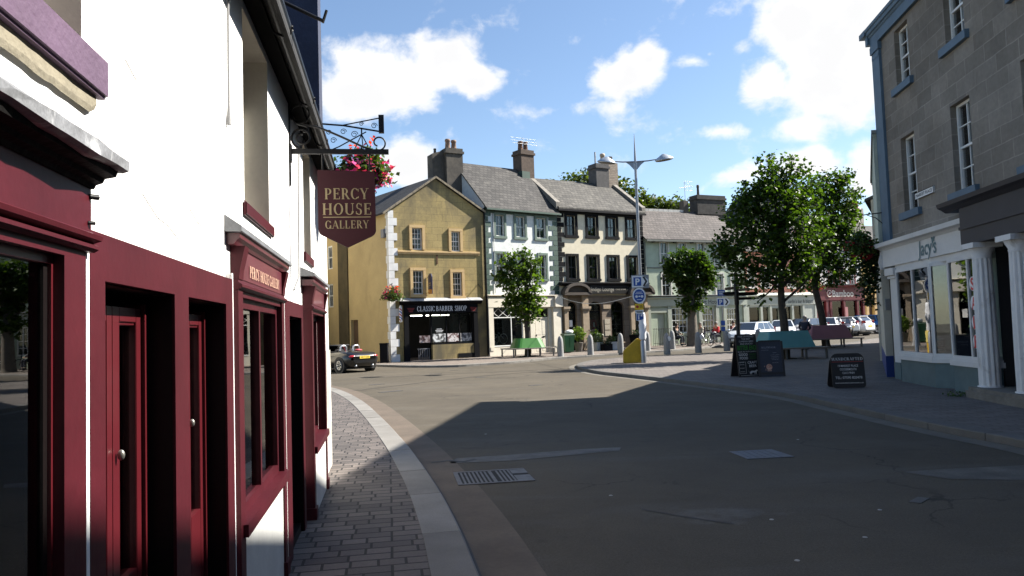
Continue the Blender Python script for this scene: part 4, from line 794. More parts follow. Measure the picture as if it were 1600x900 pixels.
for k in range(5): x = .45+.12*k; mb.hexa([(x+.35-.2*k*.3, .5, .58), (x+.42-.2*k*.3, .5, .58), (x+.42-.2*k*.3, .55, .58), (x+.35-.2*k*.3, .55, .58), (x-.1, .6, 1.7-.25*k), (x-.03, .6, 1.7-.25*k), (x-.03, .65, 1.7-.25*k), (x-.1, .65, 1.7-.25*k)])
mb.tube([(.7+.28*math.cos(a*PI/8), .35, .95+.28*math.sin(a*PI/8)) for a in range(17)], .02, 6).tube([(1.3+.28*math.cos(a*PI/8), .35, .95+.28*math.sin(a*PI/8)) for a in range(17)], .02, 6).tube([(.7, .35, .95), (1.0, .35, 1.3), (1.3, .35, .95)], .02, 6)
mb.build('window_display', M('pale_display', (.6, .62, .62), .6, .1), gh)
mb = MB(); mb.box(3.3, 4.36, .06, .10, .0, 2.05).box(3.42, 3.78, .05, .06, .15, .85).box(3.90, 4.26, .05, .06, .15, .85).box(3.42, 3.78, .05, .06, 1.1, 1.9).box(3.90, 4.26, .05, .06, 1.1, 1.9).box(3.3, 4.36, .03, .1, 2.05, 2.12); do = mb.build('door', creamp, gh); MB().box(3.9, 4.1, .03, .045, .95, 1.02).box(3.4, 3.46, .01, .04, 1.0, 1.12).build('letterbox', blackp, do)
MB().box(3.34, 4.32, .07, .08, 2.13, 2.62).build('fanlight', glass, gh); MB().box(2.52, 2.98, .05, .056, .6, 2.6).build('side_pane', shopglass, gh); MB().box(2.62, 2.86, .03, .045, 1.3, 1.75).build('notice', M('paper', (.8, .8, .78), .8, 0), gh)
chimney(gh, 4.72, 5.72, 2.6, 3.5, 9.4, 12.8, M('brown_sooty_brick', (.085, .06, .045), .9, .3, 6, .5, 25)); pots(gh, [(5.0, 3.05), (5.4, 3.05)], 12.8, .6, .17)
MB().box(4.6, 5.2, 2.4, 3.7, 9.2, 11.35).build('chimney_base', sage_d, gh)
mb = MB(); mb.tube([(5.2, 3.0, 12.8), (5.2, 3.0, 13.7)], .02, 5)
for k in range(3): mb.tube([(4.2, 3.0-.1*k, 13.6-.2*k), (6.2, 3.0-.1*k, 13.62-.2*k)], .012, 4)
mb.build('aerial', M('aerial_metal', (.45, .46, .48), .4, .1, 5, 0, 40, .8), gh)
MB().tube([(-.06, -.08, 8.3), (-.06, -.08, 4), (-.06, -.08, .1)], .05, 8).build('downpipe', blackp, gh)
MB().tube([(.58, -.05, 8.05), (.58, -.05, 3.5)], .025, 6).build('downpipe', greyw, gh)

# ------------------------------------------------------------------ lounge with black window surrounds over a stone arcade
cream_r = M('cream_harling', (.66, .59, .44), .9, .08, 4, .5, 25); bstone = BRK('buff_ashlar', (.21, .16, .115), (.26, .20, .145), (.12, .09, .065), .7, .36, .012, 'xz', bump=.5, fine=16, stain=((.16, .125, .09), .9, .5, .8, .6))
bsand = M('buff_carved_stone', (.33, .255, .175), .85, .15, 5, .3, 30)
IZ = gz(45.25)+.1; WI = 6.64
il = thing('lounge_building', 'cream rendered building with black window surrounds above an arched stone bar front', 'building', (2.82, 45.25, IZ), rad(30))
iu = [(.72, .62), (2.26, .66), (3.80, .68), (5.36, .70)]
Hi = [(u, u+w_, 7.0, 8.22, .2) for u, w_ in iu]+[(u, u+w_, 4.36, 5.76, .2) for u, w_ in iu]
mb = MB(); wall(mb, 0, WI, 3.3, 8.76, Hi, .2); shell(mb, 0, WI, -.3, 8.76, 6.2, 10.95); mb.build('wall', cream_r, il, fix=False)
def arch(mb, u0, u1, zs, zt, y=0, th=.25):
    n = 10; c = (u0+u1)/2; r = (u1-u0)/2; k = zt-zs; A = [(c+r*math.cos(PI*i/n), zs+k*math.sin(PI*i/n)) for i in range(n+1)]
    R_ = A[:n//2+1]; L_ = A[n//2:]
    mb.prism([(u1, zt+.001)]+R_[::-1], 'y', y+.001, y+th); mb.prism([(u0, zt+.001)]+L_, 'y', y+.001, y+th)
ah = [(.50, 1.2, -.3, 2.95, .4), (2.06, 3.08, .42, 2.95, .35), (3.78, 4.80, .42, 2.95, .35), (5.62, 6.3, -.3, 2.95, .4)]
mb = MB(); wall(mb, 0, WI, -.3, 3.3, ah, .35, -.06)
for h in ah: arch(mb, h[0], h[1], 2.62, 2.95, -.06, .3)
sw = mb.build('arcade', bstone, il, fix=False)
mb = MB()
for a, b in ((.18, .46), (1.52, 1.98), (5.22, 5.52), (6.34, 6.62)):
    mb = MB(); mb.box(a, b, -.24, -.061, .0, 2.5); mb.box(a-.05, b+.05, -.30, -.061, .0, .22); mb.box(a-.05, b+.05, -.30, -.061, 2.42, 2.52); mb.box(a-.09, b+.09, -.34, -.061, 2.52, 2.66)
    mb.box(a, b, -.2, -.061, 2.66, 3.4); mb.build('column', bsand, il); mb = MB()
MB().box(3.16, 3.71, -.12, -.061, 2.5, 2.75).build('pier_cap', bsand, il)
for cu_ in (1.05, 6.0):
    mb = MB(); n = 14; O = [(cu_+1.0*math.cos(PI*i/n), 3.42+.66*math.sin(PI*i/n)) for i in range(n+1)]; I_ = [(cu_+.76*math.cos(PI*i/n), 3.54+.38*math.sin(PI*i/n)) for i in range(n+1)]
    for i in range(n): mb.hexa([(O[i][0], -.55, O[i][1]), (O[i+1][0], -.55, O[i+1][1]), (O[i+1][0], -.062, O[i+1][1]), (O[i][0], -.062, O[i][1]), (I_[i][0], -.55, I_[i][1]), (I_[i+1][0], -.55, I_[i+1][1]), (I_[i+1][0], -.062, I_[i+1][1]), (I_[i][0], -.062, I_[i][1])])
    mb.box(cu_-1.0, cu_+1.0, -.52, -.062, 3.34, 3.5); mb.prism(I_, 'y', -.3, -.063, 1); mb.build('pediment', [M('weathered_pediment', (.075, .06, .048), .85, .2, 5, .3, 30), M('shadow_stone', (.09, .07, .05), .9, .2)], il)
fa = MB().box(2.06, 5.0, -.30, -.062, 3.42, 3.93).build('fascia', M('fascia_black', (.006, .006, .006), .5, .1, spec=.3), il)
text('sans', 'Indigo Lounge', .26, M('pewter_letters', (.40, .37, .30), .5, .05), il, (3.02, -.302, 3.58), 1.72); text('sans', 'CAFE & BAR', .09, MATS['pewter_letters'], il, (4.42, -.302, 3.64), .8)
mb = MB(); mould(mb, -.02, WI+.05, [(.001, 3.93), (.32, 3.95), (.40, 4.02), (.42, 4.06), (.42, 4.10), (.001, 4.16)]); mb.build('cornice', M('black_cornice', (.007, .0065, .008), .7, .2, 3, .1, spec=.2), il); MB().box(0, WI, -.06, -.001, 8.32, 8.62).build('frieze', MATS['black_cornice'], il); MB().box(-.05, WI+.05, -.36, -.30, 8.44, 8.56).build('gutter', MATS['black_cornice'], il)
pitched(0, WI, 8.76, 10.95, 6.2, .32, .0, .09).build('roof', slate_l, il)
mb = MB(); s_ = (10.95-8.76)/3.1
for u in (-.12, WI-.16):
    mb.prism([(-.2, 8.55), (3.1, 11.0), (6.3, 8.6), (6.3, 9.0), (3.1, 11.28), (-.2, 8.98)], 'x', u, u+.3)
mb.build('coping', M('lichen_coping', (.22, .20, .17), .9, .3, 4, .5, 20), il)
q = MB(); q2 = MB(); z = 4.2; i = 0
while z < 8.2:
    q.box(0, .5 if i % 2 else .30, -.028, -.001, z, z+.27); q2.box(WI-(.34 if i % 2 else .26), WI, -.028, -.001, z, z+.27); z += .30; i += 1
q.build('quoins', blackp, il); q2.build('quoins', blackp, il)
for z, h, cc in ((7.0, 1.22, None), (4.36, 1.4, curtain_d)):
    for u, w_ in iu:
        o = window(il, u, z, w_, h, 2, 1, M('black_sash', (.02, .02, .022), .4, .1), .08, .045, .02, cc); mb = MB(); surround(mb, u, z, w_, h, .16, .06, True, .15, .05, .12); mb.build('window_surround', blackp, o, (-u, -.08, -z))
for a, b, lo_ in ((.5, 1.2, 0), (2.06, 3.08, 1), (3.78, 4.8, 1), (5.62, 6.3, 0)):
    mb = MB(); y = .12; z0 = .42 if lo_ else -.1
    mb.box(a, a+.07, y, y+.06, z0, 2.95).box(b-.07, b, y, y+.06, z0, 2.95).box(a+.07, b-.07, y, y+.06, 2.3, 2.37).box(a+.07, b-.07, y, y+.06, z0, z0+(.1 if lo_ else .9))
    if lo_: mb.box((a+b)/2-.02, (a+b)/2+.02, y, y+.05, 2.37, 2.95)
    o = mb.build('bar_window' if lo_ else 'door', blackp, il); MB().box(a+.07, b-.07, y+.025, y+.031, z0+.1, 2.95).build('pane', shopglass, o)
shop_room(il, .05, WI-.05, -.1, 3.2, 3, .3)
MB().box(.72, .95, .10, .112, 1.45, 1.85).build('notice', MATS['paper'], il)
for j, z in enumerate((.82, 1.2, 1.55)): MB().box(3.24, 3.66, -.085, -.062, z, z+.32).build('menu_board', M('menu_print', (.42, .36, .27), .6, .3, 30, 0), il)
MB().box(2.0, 3.15, -.10, -.061, .34, .42).box(3.72, 4.86, -.10, -.061, .34, .42).build('sill', bsand, il)
mb = MB(); mb.lathe([(.13, .0), (.17, .1), (.14, .35), (.2, .6), (.19, .68), (.05, .72)], (2.72, .45, 1.15), 12, sx=1, sy=.6); mb.tube([(2.55, .45, 1.8), (2.46, .42, 1.45)], .05, 6).tube([(2.89, .45, 1.8), (2.98, .42, 1.45)], .05, 6); fo = mb.build('red_shirt', M('red_cloth', (.45, .02, .02), .8, .15), il)
MB().tube([(2.72, .45, .42), (2.72, .45, 1.15)], .03, 6).box(2.66, 2.78, .33, .335, 1.4, 1.68).build('stand', whitep, fo)
MB().ball((4.3, .5, 1.95), .09, .09, .14).hexa([(3.85, .3, .5), (3.95, .3, .5), (3.95, .4, .5), (3.85, .4, .5), (3.8, .3, 1.35), (3.86, .3, 1.35), (3.86, .4, 1.35), (3.8, .4, 1.35)]).box(4.15, 4.5, .3, .33, .5, .75).build('window_display', M('pale_cloth', (.5, .5, .48), .8, .1), il)
chimney(il, 5.05, 6.1, 2.6, 3.5, 10.0, 12.35, M('sooty_render', (.085, .08, .078), .9, .25, 4, .3)); MB().box(6.17, 6.95, 2.7, 3.5, 9.6, 12.5).build('chimney', BRK('buff_brick_stack', (.26, .20, .15), (.36, .29, .22), (.20, .17, .14), .3, .12, .016, 'xz', fine=12), il)
pots(il, [(5.95, 3.05)], 12.35, .8, .18, M('buff_pot', (.45, .36, .27), .9, .15)); pots(il, [(6.6, 3.05)], 12.5, .5, .17, darkstone); MB().tube([(5.3, 3.0, 12.3), (5.3, 3.0, 13.2)], .06, 8).build('flue_pipe', M('zinc', (.35, .36, .38), .5, .2, 5, 0, 40, .6), il)
# railings before the bar door
mb = MB()
for i in range(9): mb.tube([(1.62+i*.055, -.62, .0), (1.62+i*.055, -.62, 1.25)], .011, 4)
mb.tube([(1.55, -.62, 1.2), (2.1, -.62, 1.2)], .014, 5).tube([(1.55, -.62, .25), (2.1, -.62, .25)], .014, 5)
for x in (.3, .55, .8): mb.tube([(x, -.5, .0), (x, -.5, 1.15)], .014, 5)
mb.tube([(.25, -.5, 1.13), (.9, -.5, 1.13)], .014, 5)
tag(mb.build('iron_railing', black, None, (2.82, 45.25, IZ)), 'black iron railing at the arched bar entrance', 'railing').rotation_euler = (0, 0, rad(30))

# unseen house added across the lane to bounce sunlight onto the side wall
lh = thing('lane_bounce_house', 'unseen pale cream house added across the lane to bounce light onto the barber building', 'house', (-13.6, 33, .1), rad(90))
mb = MB(); lh_ = [(2+3*k, 2.9+3*k, z, z+1.5, .15) for k in range(7) for z in (1.0, 4.0, 6.6)]; wall(mb, 0, 23, -.2, 9, lh_, .15); shell(mb, 0, 23, -.2, 9, 8, 11.5); mb.build('wall', M('pale_cream_render', (.72, .66, .52), .9, .06), lh, fix=False); pitched(0, 23, 9, 11.5, 8, .3, .1, .1).build('roof', slate, lh)
for h in lh_: window(lh, h[0], h[2], h[1]-h[0], h[3]-h[2], 2, 2, whitep, .06, .055, .022, curtain)
# ------------------------------------------------------------------ sage green hotel
sage = M('sage_render', (.43, .49, .37), .9, .10, 2.5, .3, 25, stain=((.34, .37, .27), .8, .55, .8, .5)); sage_p = M('sage_shop_paint', (.40, .43, .35), .6, .08, 2, .06); stone_p = M('pale_stone_trim', (.60, .58, .52), .8, .1, 4, .2)
HZ = gz(48.57)+.1; WH = 8.15
ho = thing('hotel_building', 'sage green rendered hotel with small paned white ground floor windows', 'building', (8.57, 48.57, HZ), rad(24))
ht = [(1.30, .58), (2.72, .6), (4.28, .56), (5.66, .56), (7.0, .56)]; hm = [(1.32, .66), (2.85, .62), (4.25, .6), (5.70, .58), (7.0, .56)]
hb = [(1.97, 3.22, .75, 2.40, .15), (4.42, 5.40, .70, 2.35, .15), (6.45, 7.35, .75, 2.32, .15), (.85, 1.45, .0, 2.06, .25)]
mb = MB(); wall(mb, 0, WH, -.3, 7.05, [(u, u+w_, 5.25, 6.72, .15) for u, w_ in ht]+[(u, u+w_, 3.16, 4.64, .15) for u, w_ in hm]+hb, .15); shell(mb, 0, WH, -.3, 7.05, 6, 9.25); mb.build('wall', sage, ho, fix=False)
pitched(0, WH, 7.05, 9.25, 6, .36, .05, .08).build('roof', slate_p, ho)
mb = MB()
for i in range(14): mb.box(-.05+i*.42, -.05+i*.42+.395, 2.86, 3.14, 9.27, 9.44)
mb.build('ridge_tiles', M('pale_ridge', (.48, .47, .44), .7, .15), ho)
MB().box(0, WH, -.44, -.36, 6.72, 6.84).box(0, WH, -.03, -.001, 5.0, 5.08).build('gutter', M('green_grey_gutter', (.16, .165, .14), .6, .2), ho)
mb = MB()
for u in (.65, 2.3, 3.7, 5.0, 6.5): mb.box(u, u+.06, -.36, -.001, 6.68, 6.78)
mb.build('eaves_bracket', blackp, ho)
for lst, z, h, c_ in ((ht, 5.25, 1.47, curtain_b), (hm, 3.16, 1.48, curtain)):
    for u, w_ in lst:
        o = window(ho, u, z, w_, h, 2, 1, whitep, .05, .05, .022, c_); mb = MB(); surround(mb, u, z, w_, h, .10, .05, True, .09, .03); mb.build('window_surround', stone_p, o, (-u, -.05, -z))
mb = MB(); mb.box(0, WH, -.14, -.001, 2.52, 3.0); mould(mb, 0, WH, [(.001, 3.0), (.15, 3.0), (.26, 3.06), (.26, 3.1), (.001, 3.2)])
for a, b in ((.0, .30), (1.62, 1.9), (3.4, 3.7), (4.1, 4.35), (5.5, 5.75), (6.15, 6.4), (7.85, 8.15)): mb.box(a, b, -.10, -.001, .0, 2.52)
mb.box(.3, 1.62, -.08, -.001, 2.12, 2.40)
mb.build('shopfront', sage_p, ho); MB().box(-.02, WH+.02, -.29, -.001, 3.1+.1, 3.24).build('lead_flashing', MATS['bright_lead'], ho)
dk = M('charcoal_letters', (.035, .04, .035), .5, 0)
text('sans', 'The', .30, dk, ho, (2.47, -.142, 2.62), .62, bold=.01); text('sans', 'Court Hotel', .30, dk, ho, (4.75, -.142, 2.62), 2.0, bold=.01)
for (a, b, c, d, r) in hb[:3]: window(ho, a, c, b-a, d-c, 4, 2, whitep, .04, .06, .035, curtain_w, cz=(.75, 1), cy=.3)
d_ = MB().box(.87, 1.43, .1, .15, .0, 2.04).build('door', sage_p, ho); MB().ball((.95, .07, 1.0), .035).build('handle', black, d_)
chimney(ho, 6.5, 9.0, 2.6, 3.5, 8.6, 10.55, M('mossy_sooty_stone', (.06, .055, .05), .95, .35, 4, .6, 15)); pots(ho, [(6.95, 3.05)], 10.5, .85, .1, darkstone); MB().box(5.45, 5.85, 2.8, 3.3, 9.0, 10.1).build('chimney', darkstone, ho)
mb = MB(); mb.tube([(5.75, 3.0, 10.0), (5.75, 3.0, 11.5)], .022, 5).tube([(5.2, 2.9, 11.0), (6.3, 3.05, 11.25)], .02, 4)
for k in range(4): mb.tube([(5.8+k*.16, 2.85, 10.85), (5.8+k*.16, 3.2, 11.65)], .012, 4)
for k in range(3): mb.tube([(5.75, 3.0, 10.9+k*.33), (6.5, 3.05, 10.9+k*.33)], .010, 4)
mb.build('aerial', MATS['aerial_metal'], ho)
MB().tube([(.06, -.06, 6.7), (.06, -.06, 0)], .05, 8).build('downpipe', MATS['green_grey_gutter'], ho)

# ------------------------------------------------------------------ bistro, red restaurant, yellow house, houses behind
salmon = M('salmon_render', (.62, .27, .19), .85, .08, 3, .2); greys = M('grey_green_paint', (.36, .37, .32), .6, .08, 2, .05)
CZ = .476+.1
bi = thing('bistro_building', 'salmon pink building above a long grey green bistro front', 'building', (17.59, 57, CZ), rad(25))
cu = [(.35, .75), (1.62, .92), (3.0, .72), (4.32, .70), (5.60, .62)]
mb = MB(); wall(mb, 0, 7.15, 3.0, 6.6, [(u, u+w_, 3.68, 5.15, .15) for u, w_ in cu]); shell(mb, 0, 7.15, -.3, 6.6, 6, 8.9); mb.build('wall', salmon, bi, fix=False); pitched(0, 7.15, 6.6, 8.9, 6, .3, 0, .09).build('roof', slate, bi)
for u, w_ in cu: o = window(bi, u, 3.68, w_, 1.47, 2, 2, whitep, .05, .06, .025, curtain); mb = MB(); surround(mb, u, 3.68, w_, 1.47, .10, .05); mb.build('window_surround', stone_p, o, (-u, -.05, -3.68))
mb = MB(); bh_ = [(.15, 1.3, .3, 2.2, .2), (1.55, 2.2, .0, 2.2, .5), (2.45, 3.2, .3, 2.1, .2), (3.72, 4.45, .25, 2.2, .2), (4.6, 5.55, .25, 2.25, .2)]
wall(mb, -.02, 7.15, -.1, 2.35, bh_, .2, -.08); mb.box(-.02, 7.15, -.16, -.001, 2.35, 2.98); mould(mb, -.02, 7.2, [(.001, 2.98), (.17, 2.98), (.32, 3.06), (.32, 3.1), (.001, 3.3)])
for a in (-.02, 1.32, 2.25, 3.3, 4.48, 5.62, 6.9): mb.box(a, a+.2, -.13, -.081, .0, 2.35)
mb.build('shopfront', greys, bi, fix=False)
text('sans', "carlin's bar & bistro", .27, dk, bi, (5.4, -.163, 2.47), 2.6, bold=.012)
for a, b, c, d, r in bh_: o = MB().box(a, b, .05, .058, c, d).build('pane', shopglass, bi)
shop_room(bi, 0, 7.1, -.05, 2.4, 3, .2); MB().box(3.8, 4.4, .3, .34, .5, 1.9).build('window_poster', photo_mat('poster_print_b', (.5, .5, .48), (.12, .10, .08), 1.2), bi); MB().box(3.72, 5.55, .1, .4, .25, .75).build('counter', M('orange_wood', (.30, .12, .03), .5, .2), bi)
redr = M('deep_red_shop_paint', (.13, .02, .022), .5, .12, 3, .05)
re_ = thing('red_restaurant_building', 'white building over a deep red restaurant front with pale raised lettering', 'building', (25.0, 62.4, CZ), rad(25))
ru = [(1.75, .42), (3.0, .48), (4.2, .46)]
mb = MB(); wall(mb, 0, 5.55, 3.8, 7.4, [(u, u+w_, 3.98, 5.3, .15) for u, w_ in ru]); shell(mb, 0, 5.55, -.3, 7.4, 6, 9.6); mb.build('wall', M('offwhite_render', (.66, .65, .62), .9, .08), re_, fix=False); pitched(0, 5.55, 7.4, 9.6, 6, .3, 0, .09).build('roof', slate, re_)
for u, w_ in ru: o = window(re_, u, 3.98, w_, 1.32, 2, 2, whitep, .05, .05, .022, curtain); mb = MB(); surround(mb, u, 3.98, w_, 1.32, .13, .05); mb.build('window_surround', redr, o, (-u, -.05, -3.98))
mb = MB(); rh = [(.35, 1.0, .2, 2.6, .2), (1.75, 3.0, .2, 2.6, .2), (3.35, 4.6, .0, 2.6, .4), (4.85, 5.3, .2, 2.6, .2)]
wall(mb, -.05, 5.6, -.1, 2.7, rh, .2, -.1); mb.box(-.05, 5.6, -.2, -.001, 2.7, 3.75); mould(mb, -.3, 5.75, [(.001, 3.75), (.22, 3.75), (.4, 3.86), (.4, 3.9), (.001, 3.98)])
for a in (-.05, 1.05, 1.5, 3.05, 4.62, 5.35): mb.box(a, a+.22, -.16, -.101, .0, 2.7)
mb.build('shopfront', redr, re_, fix=False); MB().box(-.3, 5.75, -.42, -.001, 3.92+.07, 4.03).build('lead_flashing', MATS['bright_lead'], re_)
sand_l = M('pale_stone_letters', (.62, .58, .50), .5, .05)
text('sans', 'Bamboo', .55, sand_l, re_, (2.98, -.205, 2.98), 2.45, bold=.02)
mb = MB(); mb.tube([(1.42+.27*math.cos(a*PI/10+.3), -.22, 3.24+.27*math.sin(a*PI/10+.3)) for a in range(18)], .035, 6).tube([(1.30+.05*k, -.22, 3.1+.09*k) for k in range(4)], .03, 6).ball((1.5, -.22, 3.28), .07, .03, .07); mb.build('lettering', sand_l, re_)
for a, b, c, d, r in rh: MB().box(a, b, .0, .008, c, d).build('pane', shopglass, re_)
shop_room(re_, 0, 5.5, -.05, 2.75, 3, .2, M('dim_red_room', (.10, .03, .03), .9, .2)); MB().box(2.98, 3.3, -.35, -.3, .6, 2.1).build('menu_case', M('pink_frame', (.45, .20, .19), .6, .1), re_)
yell = M('mustard_render', (.56, .40, .14), .88, .1, 1.5, .2, 25, stain=((.36, .26, .11), .8, .55, .8, .4))
ye = thing('mustard_house', 'mustard yellow house with stone door surround past the red restaurant', 'house', (31.57, 68, CZ), rad(25))
mb = MB(); yh = [(.55, 1.25, 3.6, 5.2, .15), (.55, 1.3, .0, 2.75, .3), (2.4, 3.1, 3.6, 5.2, .15), (2.4, 3.1, .9, 2.6, .15)]
wall(mb, -.5, 6, -.3, 8.2, yh, .15); shell(mb, -.5, 6, -.3, 8.2, 6, 9.9); mb.build('wall', yell, ye, fix=False); pitched(-.5, 6, 8.2, 9.9, 6, .3, 0, .09).build('roof', slate, ye)
for u, z, w_, h in ((.55, 3.6, .7, 1.6), (2.4, 3.6, .7, 1.6), (2.4, .9, .7, 1.7)): o = window(ye, u, z, w_, h, 2, 2, whitep, .05, .06, .03, curtain); mb = MB(); surround(mb, u, z, w_, h, .16, .06); mb.build('window_surround', sand, o, (-u, -.05, -z))
mb = MB(); mb.box(.25, .55, -.1, -.001, .0, 2.9).box(1.3, 1.6, -.1, -.001, .0, 2.9).box(.1, 1.75, -.22, -.001, 2.9, 3.25); mb.build('door_surround', sand, ye); MB().box(.55, 1.3, .2, .26, .0, 2.75).build('door', MATS['brown_door'], ye)
MB().box(.1, 1.9, 1.0, 2.0, 8.6, 11.3).build('chimney', M('pale_stack', (.42, .37, .33), .9, .15), ye); pots(ye, [(.5, 1.5), (1.0, 1.5), (1.5, 1.5)], 11.3, .75, .24, M('brick_red_pot', (.34, .09, .06), .85, .2))
gb = thing('gabled_house', 'dark stone gabled house rising behind the bistro roof', 'house', (21.0, 66.5, .5), rad(12))
mb = MB(); mb.quad((0, 0, 0), (7, 0, 0), (7, 0, 9.4), (0, 0, 9.4)); mb.add([(0, 0, 9.4), (7, 0, 9.4), (3.5, 0, 13.4)], ((0, 1, 2),)); mb.quad((7, 0, 0), (7, 8, 0), (7, 8, 9.4), (7, 0, 9.4)); mb.quad((0, 8, 0), (0, 0, 0), (0, 0, 9.4), (0, 8, 9.4)); mb.quad((7, 8, 0), (0, 8, 0), (0, 8, 9.4), (7, 8, 9.4)); mb.build('wall', M('grey_gable_stone', (.17, .165, .15), .9, .2, 1.5, .3, 15), gb, fix=False)
mb = MB()
for x0, x1, z0, z1 in ((-.3, 3.5, 9.1, 13.45), (7.3, 3.5, 9.1, 13.45)): mb.hexa([(x0, -.2, z0), (x1, -.2, z1), (x1, 8.2, z1), (x0, 8.2, z0), (x0, -.2, z0+.15), (x1, -.2, z1+.15), (x1, 8.2, z1+.15), (x0, 8.2, z0+.15)])
mb.build('roof', slate, gb)
o = window(gb, 1.0, 9.2, .8, 1.0, 2, 1, whitep, -.06, .06, .03)

# ------------------------------------------------------------------ grey stone corner building on the right
ashl = BRK('grey_ashlar', (.20, .175, .142), (.285, .253, .21), (.325, .29, .243), .80, .335, .012, 'xz', bump=.35, fine=10, bias=.0, stain=((.30, .27, .23), .38, .42, .75, .8, 1))
blue = M('slate_blue_paint', (.075, .125, .175), .6, .12, 3, .1); teal_r = M('grey_teal_riser', (.085, .135, .145), .55, .12, 4, .05); pale_shop = M('white_shop_paint', (.60, .59, .57), .5, .06, 2, .04); charc = M('charcoal_portico_paint', (.026, .0245, .03), .6, .15, 2, .06)
JZ = .10; JP = (9.85, 19.64); JA = rad(-97.5)
jb = thing('corner_stone_building', 'tall grey ashlar building with blue trim over a white bay windowed shop', 'building', (JP[0], JP[1], JZ), JA)
r1 = [(1.26, .84), (4.02, .86)]; up1 = [(u, u+w_, 4.10, 5.93, .2) for u, w_ in r1]; up2 = [(u, u+w_, 7.2, 8.62, .2) for u, w_ in r1]
for k in range(2, 4): up1.append((1.26+2.76*k, 2.1+2.76*k, 4.10, 5.93, .2)); up2.append((1.26+2.76*k, 2.1+2.76*k, 7.2, 8.62, .2))
mb = MB(); wall(mb, -.1, 11.2, 3.35, 9.05, up1+up2, .2); shell(mb, -.1, 11.2, -.1, 9.05, 11, 11.4); mb.build('wall', ashl, jb, fix=False)
pitched(-.1, 11.2, 9.2, 11.6, 11, .05, .2, .1).build('roof', slate, jb)
mb = MB(); mb.box(-.16, .36, -.07, -.001, 3.35, 8.55); mb.box(-.20, .40, -.10, -.001, 8.55, 8.75).box(-.14, .34, -.08, -.001, 8.38, 8.45); mb.box(-.16, -.101, .0, .5, 3.35, 8.75); mb.build('pilaster', blue, jb)
mb = MB(); mould(mb, -.18, 11.2, [(.001, 8.75), (.09, 8.75), (.09, 9.0), (.12, 9.03), (.13, 9.06), (.17, 9.08), (.18, 9.16), (.21, 9.18), (.22, 9.25), (.001, 9.27)]); mb.box(-.6, -.181, -.22, .6, 9.12, 9.26).box(-.35, -.181, -.15, .6, 8.85, 9.12); mb.build('cornice', blue, jb)
for j, (lst, z, h) in enumerate(((up1, 4.10, 1.83), (up2, 7.2, 1.42))):
    for i, hh in enumerate(lst):
        o = window(jb, hh[0], z, .84, h, 2, 2, whitep, .12, .055, .022, curtain_d if i % 2 == 0 else curtain_w, cx=(0, 1), cz=(0, .5) if j == 0 else (0, .8), pane=bayglass)
        MB().box(hh[0]-.18, hh[1]+.18, -.09, .12, z-.17, z+.001).build('sill', blue, jb)
sg_ = MB().box(2.0, 3.02, -.03, -.001, 4.30, 4.44).build('street_name_plate', M('plate_white', (.72, .72, .70), .5, .03), jb); text('sans', 'MARKET PLACE', .075, blackp, sg_, (2.51, -.031, 4.335), .9)
mb = MB(); mb.box(1.99, 3.03, -.034, -.0301, 4.29, 4.303).box(1.99, 3.03, -.034, -.0301, 4.437, 4.45).box(1.99, 2.003, -.034, -.0301, 4.303, 4.437).box(3.017, 3.03, -.034, -.0301, 4.303, 4.437).build('border', blackp, sg_)
# white shop
mb = MB(); mb.box(.33, .76, -.14, -.001, .0, .42, 1).box(.33, .76, -.12, -.001, .42, 2.62).box(.25, .84, -.22, -.001, 2.62, 2.80).box(.29, .80, -.17, -.001, 2.54, 2.6)
mb.box(.12, 5.06, -.20, -.001, 2.85, 3.28); mould(mb, .05, 5.07, [(.001, 3.28), (.21, 3.28), (.26, 3.33), (.36, 3.36), (.37, 3.46), (.001, 3.54)]); mb.box(.76, 5.4, -.14, -.001, 2.72, 2.85)
mb.prism([(-.001, 2.8), (-.26, 2.8), (-.30, 3.0), (-.22, 3.28), (-.001, 3.28)], 'x', .08, .119)
shf = mb.build('shopfront', [pale_shop, teal_r], jb)
tl = M('teal_letters', (.085, .165, .185), .5, .15, 12, 0)
text('sans', "Jacy's", .34, tl, shf, (2.95, -.206, 2.93), 1.0, shear=.12, bold=.012)
mb = MB()
for k in range(6): a = k*PI/3; mb.ball((3.28+.06*math.cos(a), -.21, 3.27+.06*math.sin(a)), .04, .006, .04, 8)
mb.tube([(3.28, -.21, 3.2), (3.25, -.21, 3.05)], .008, 5); mb.build('flower_emblem', tl, shf)
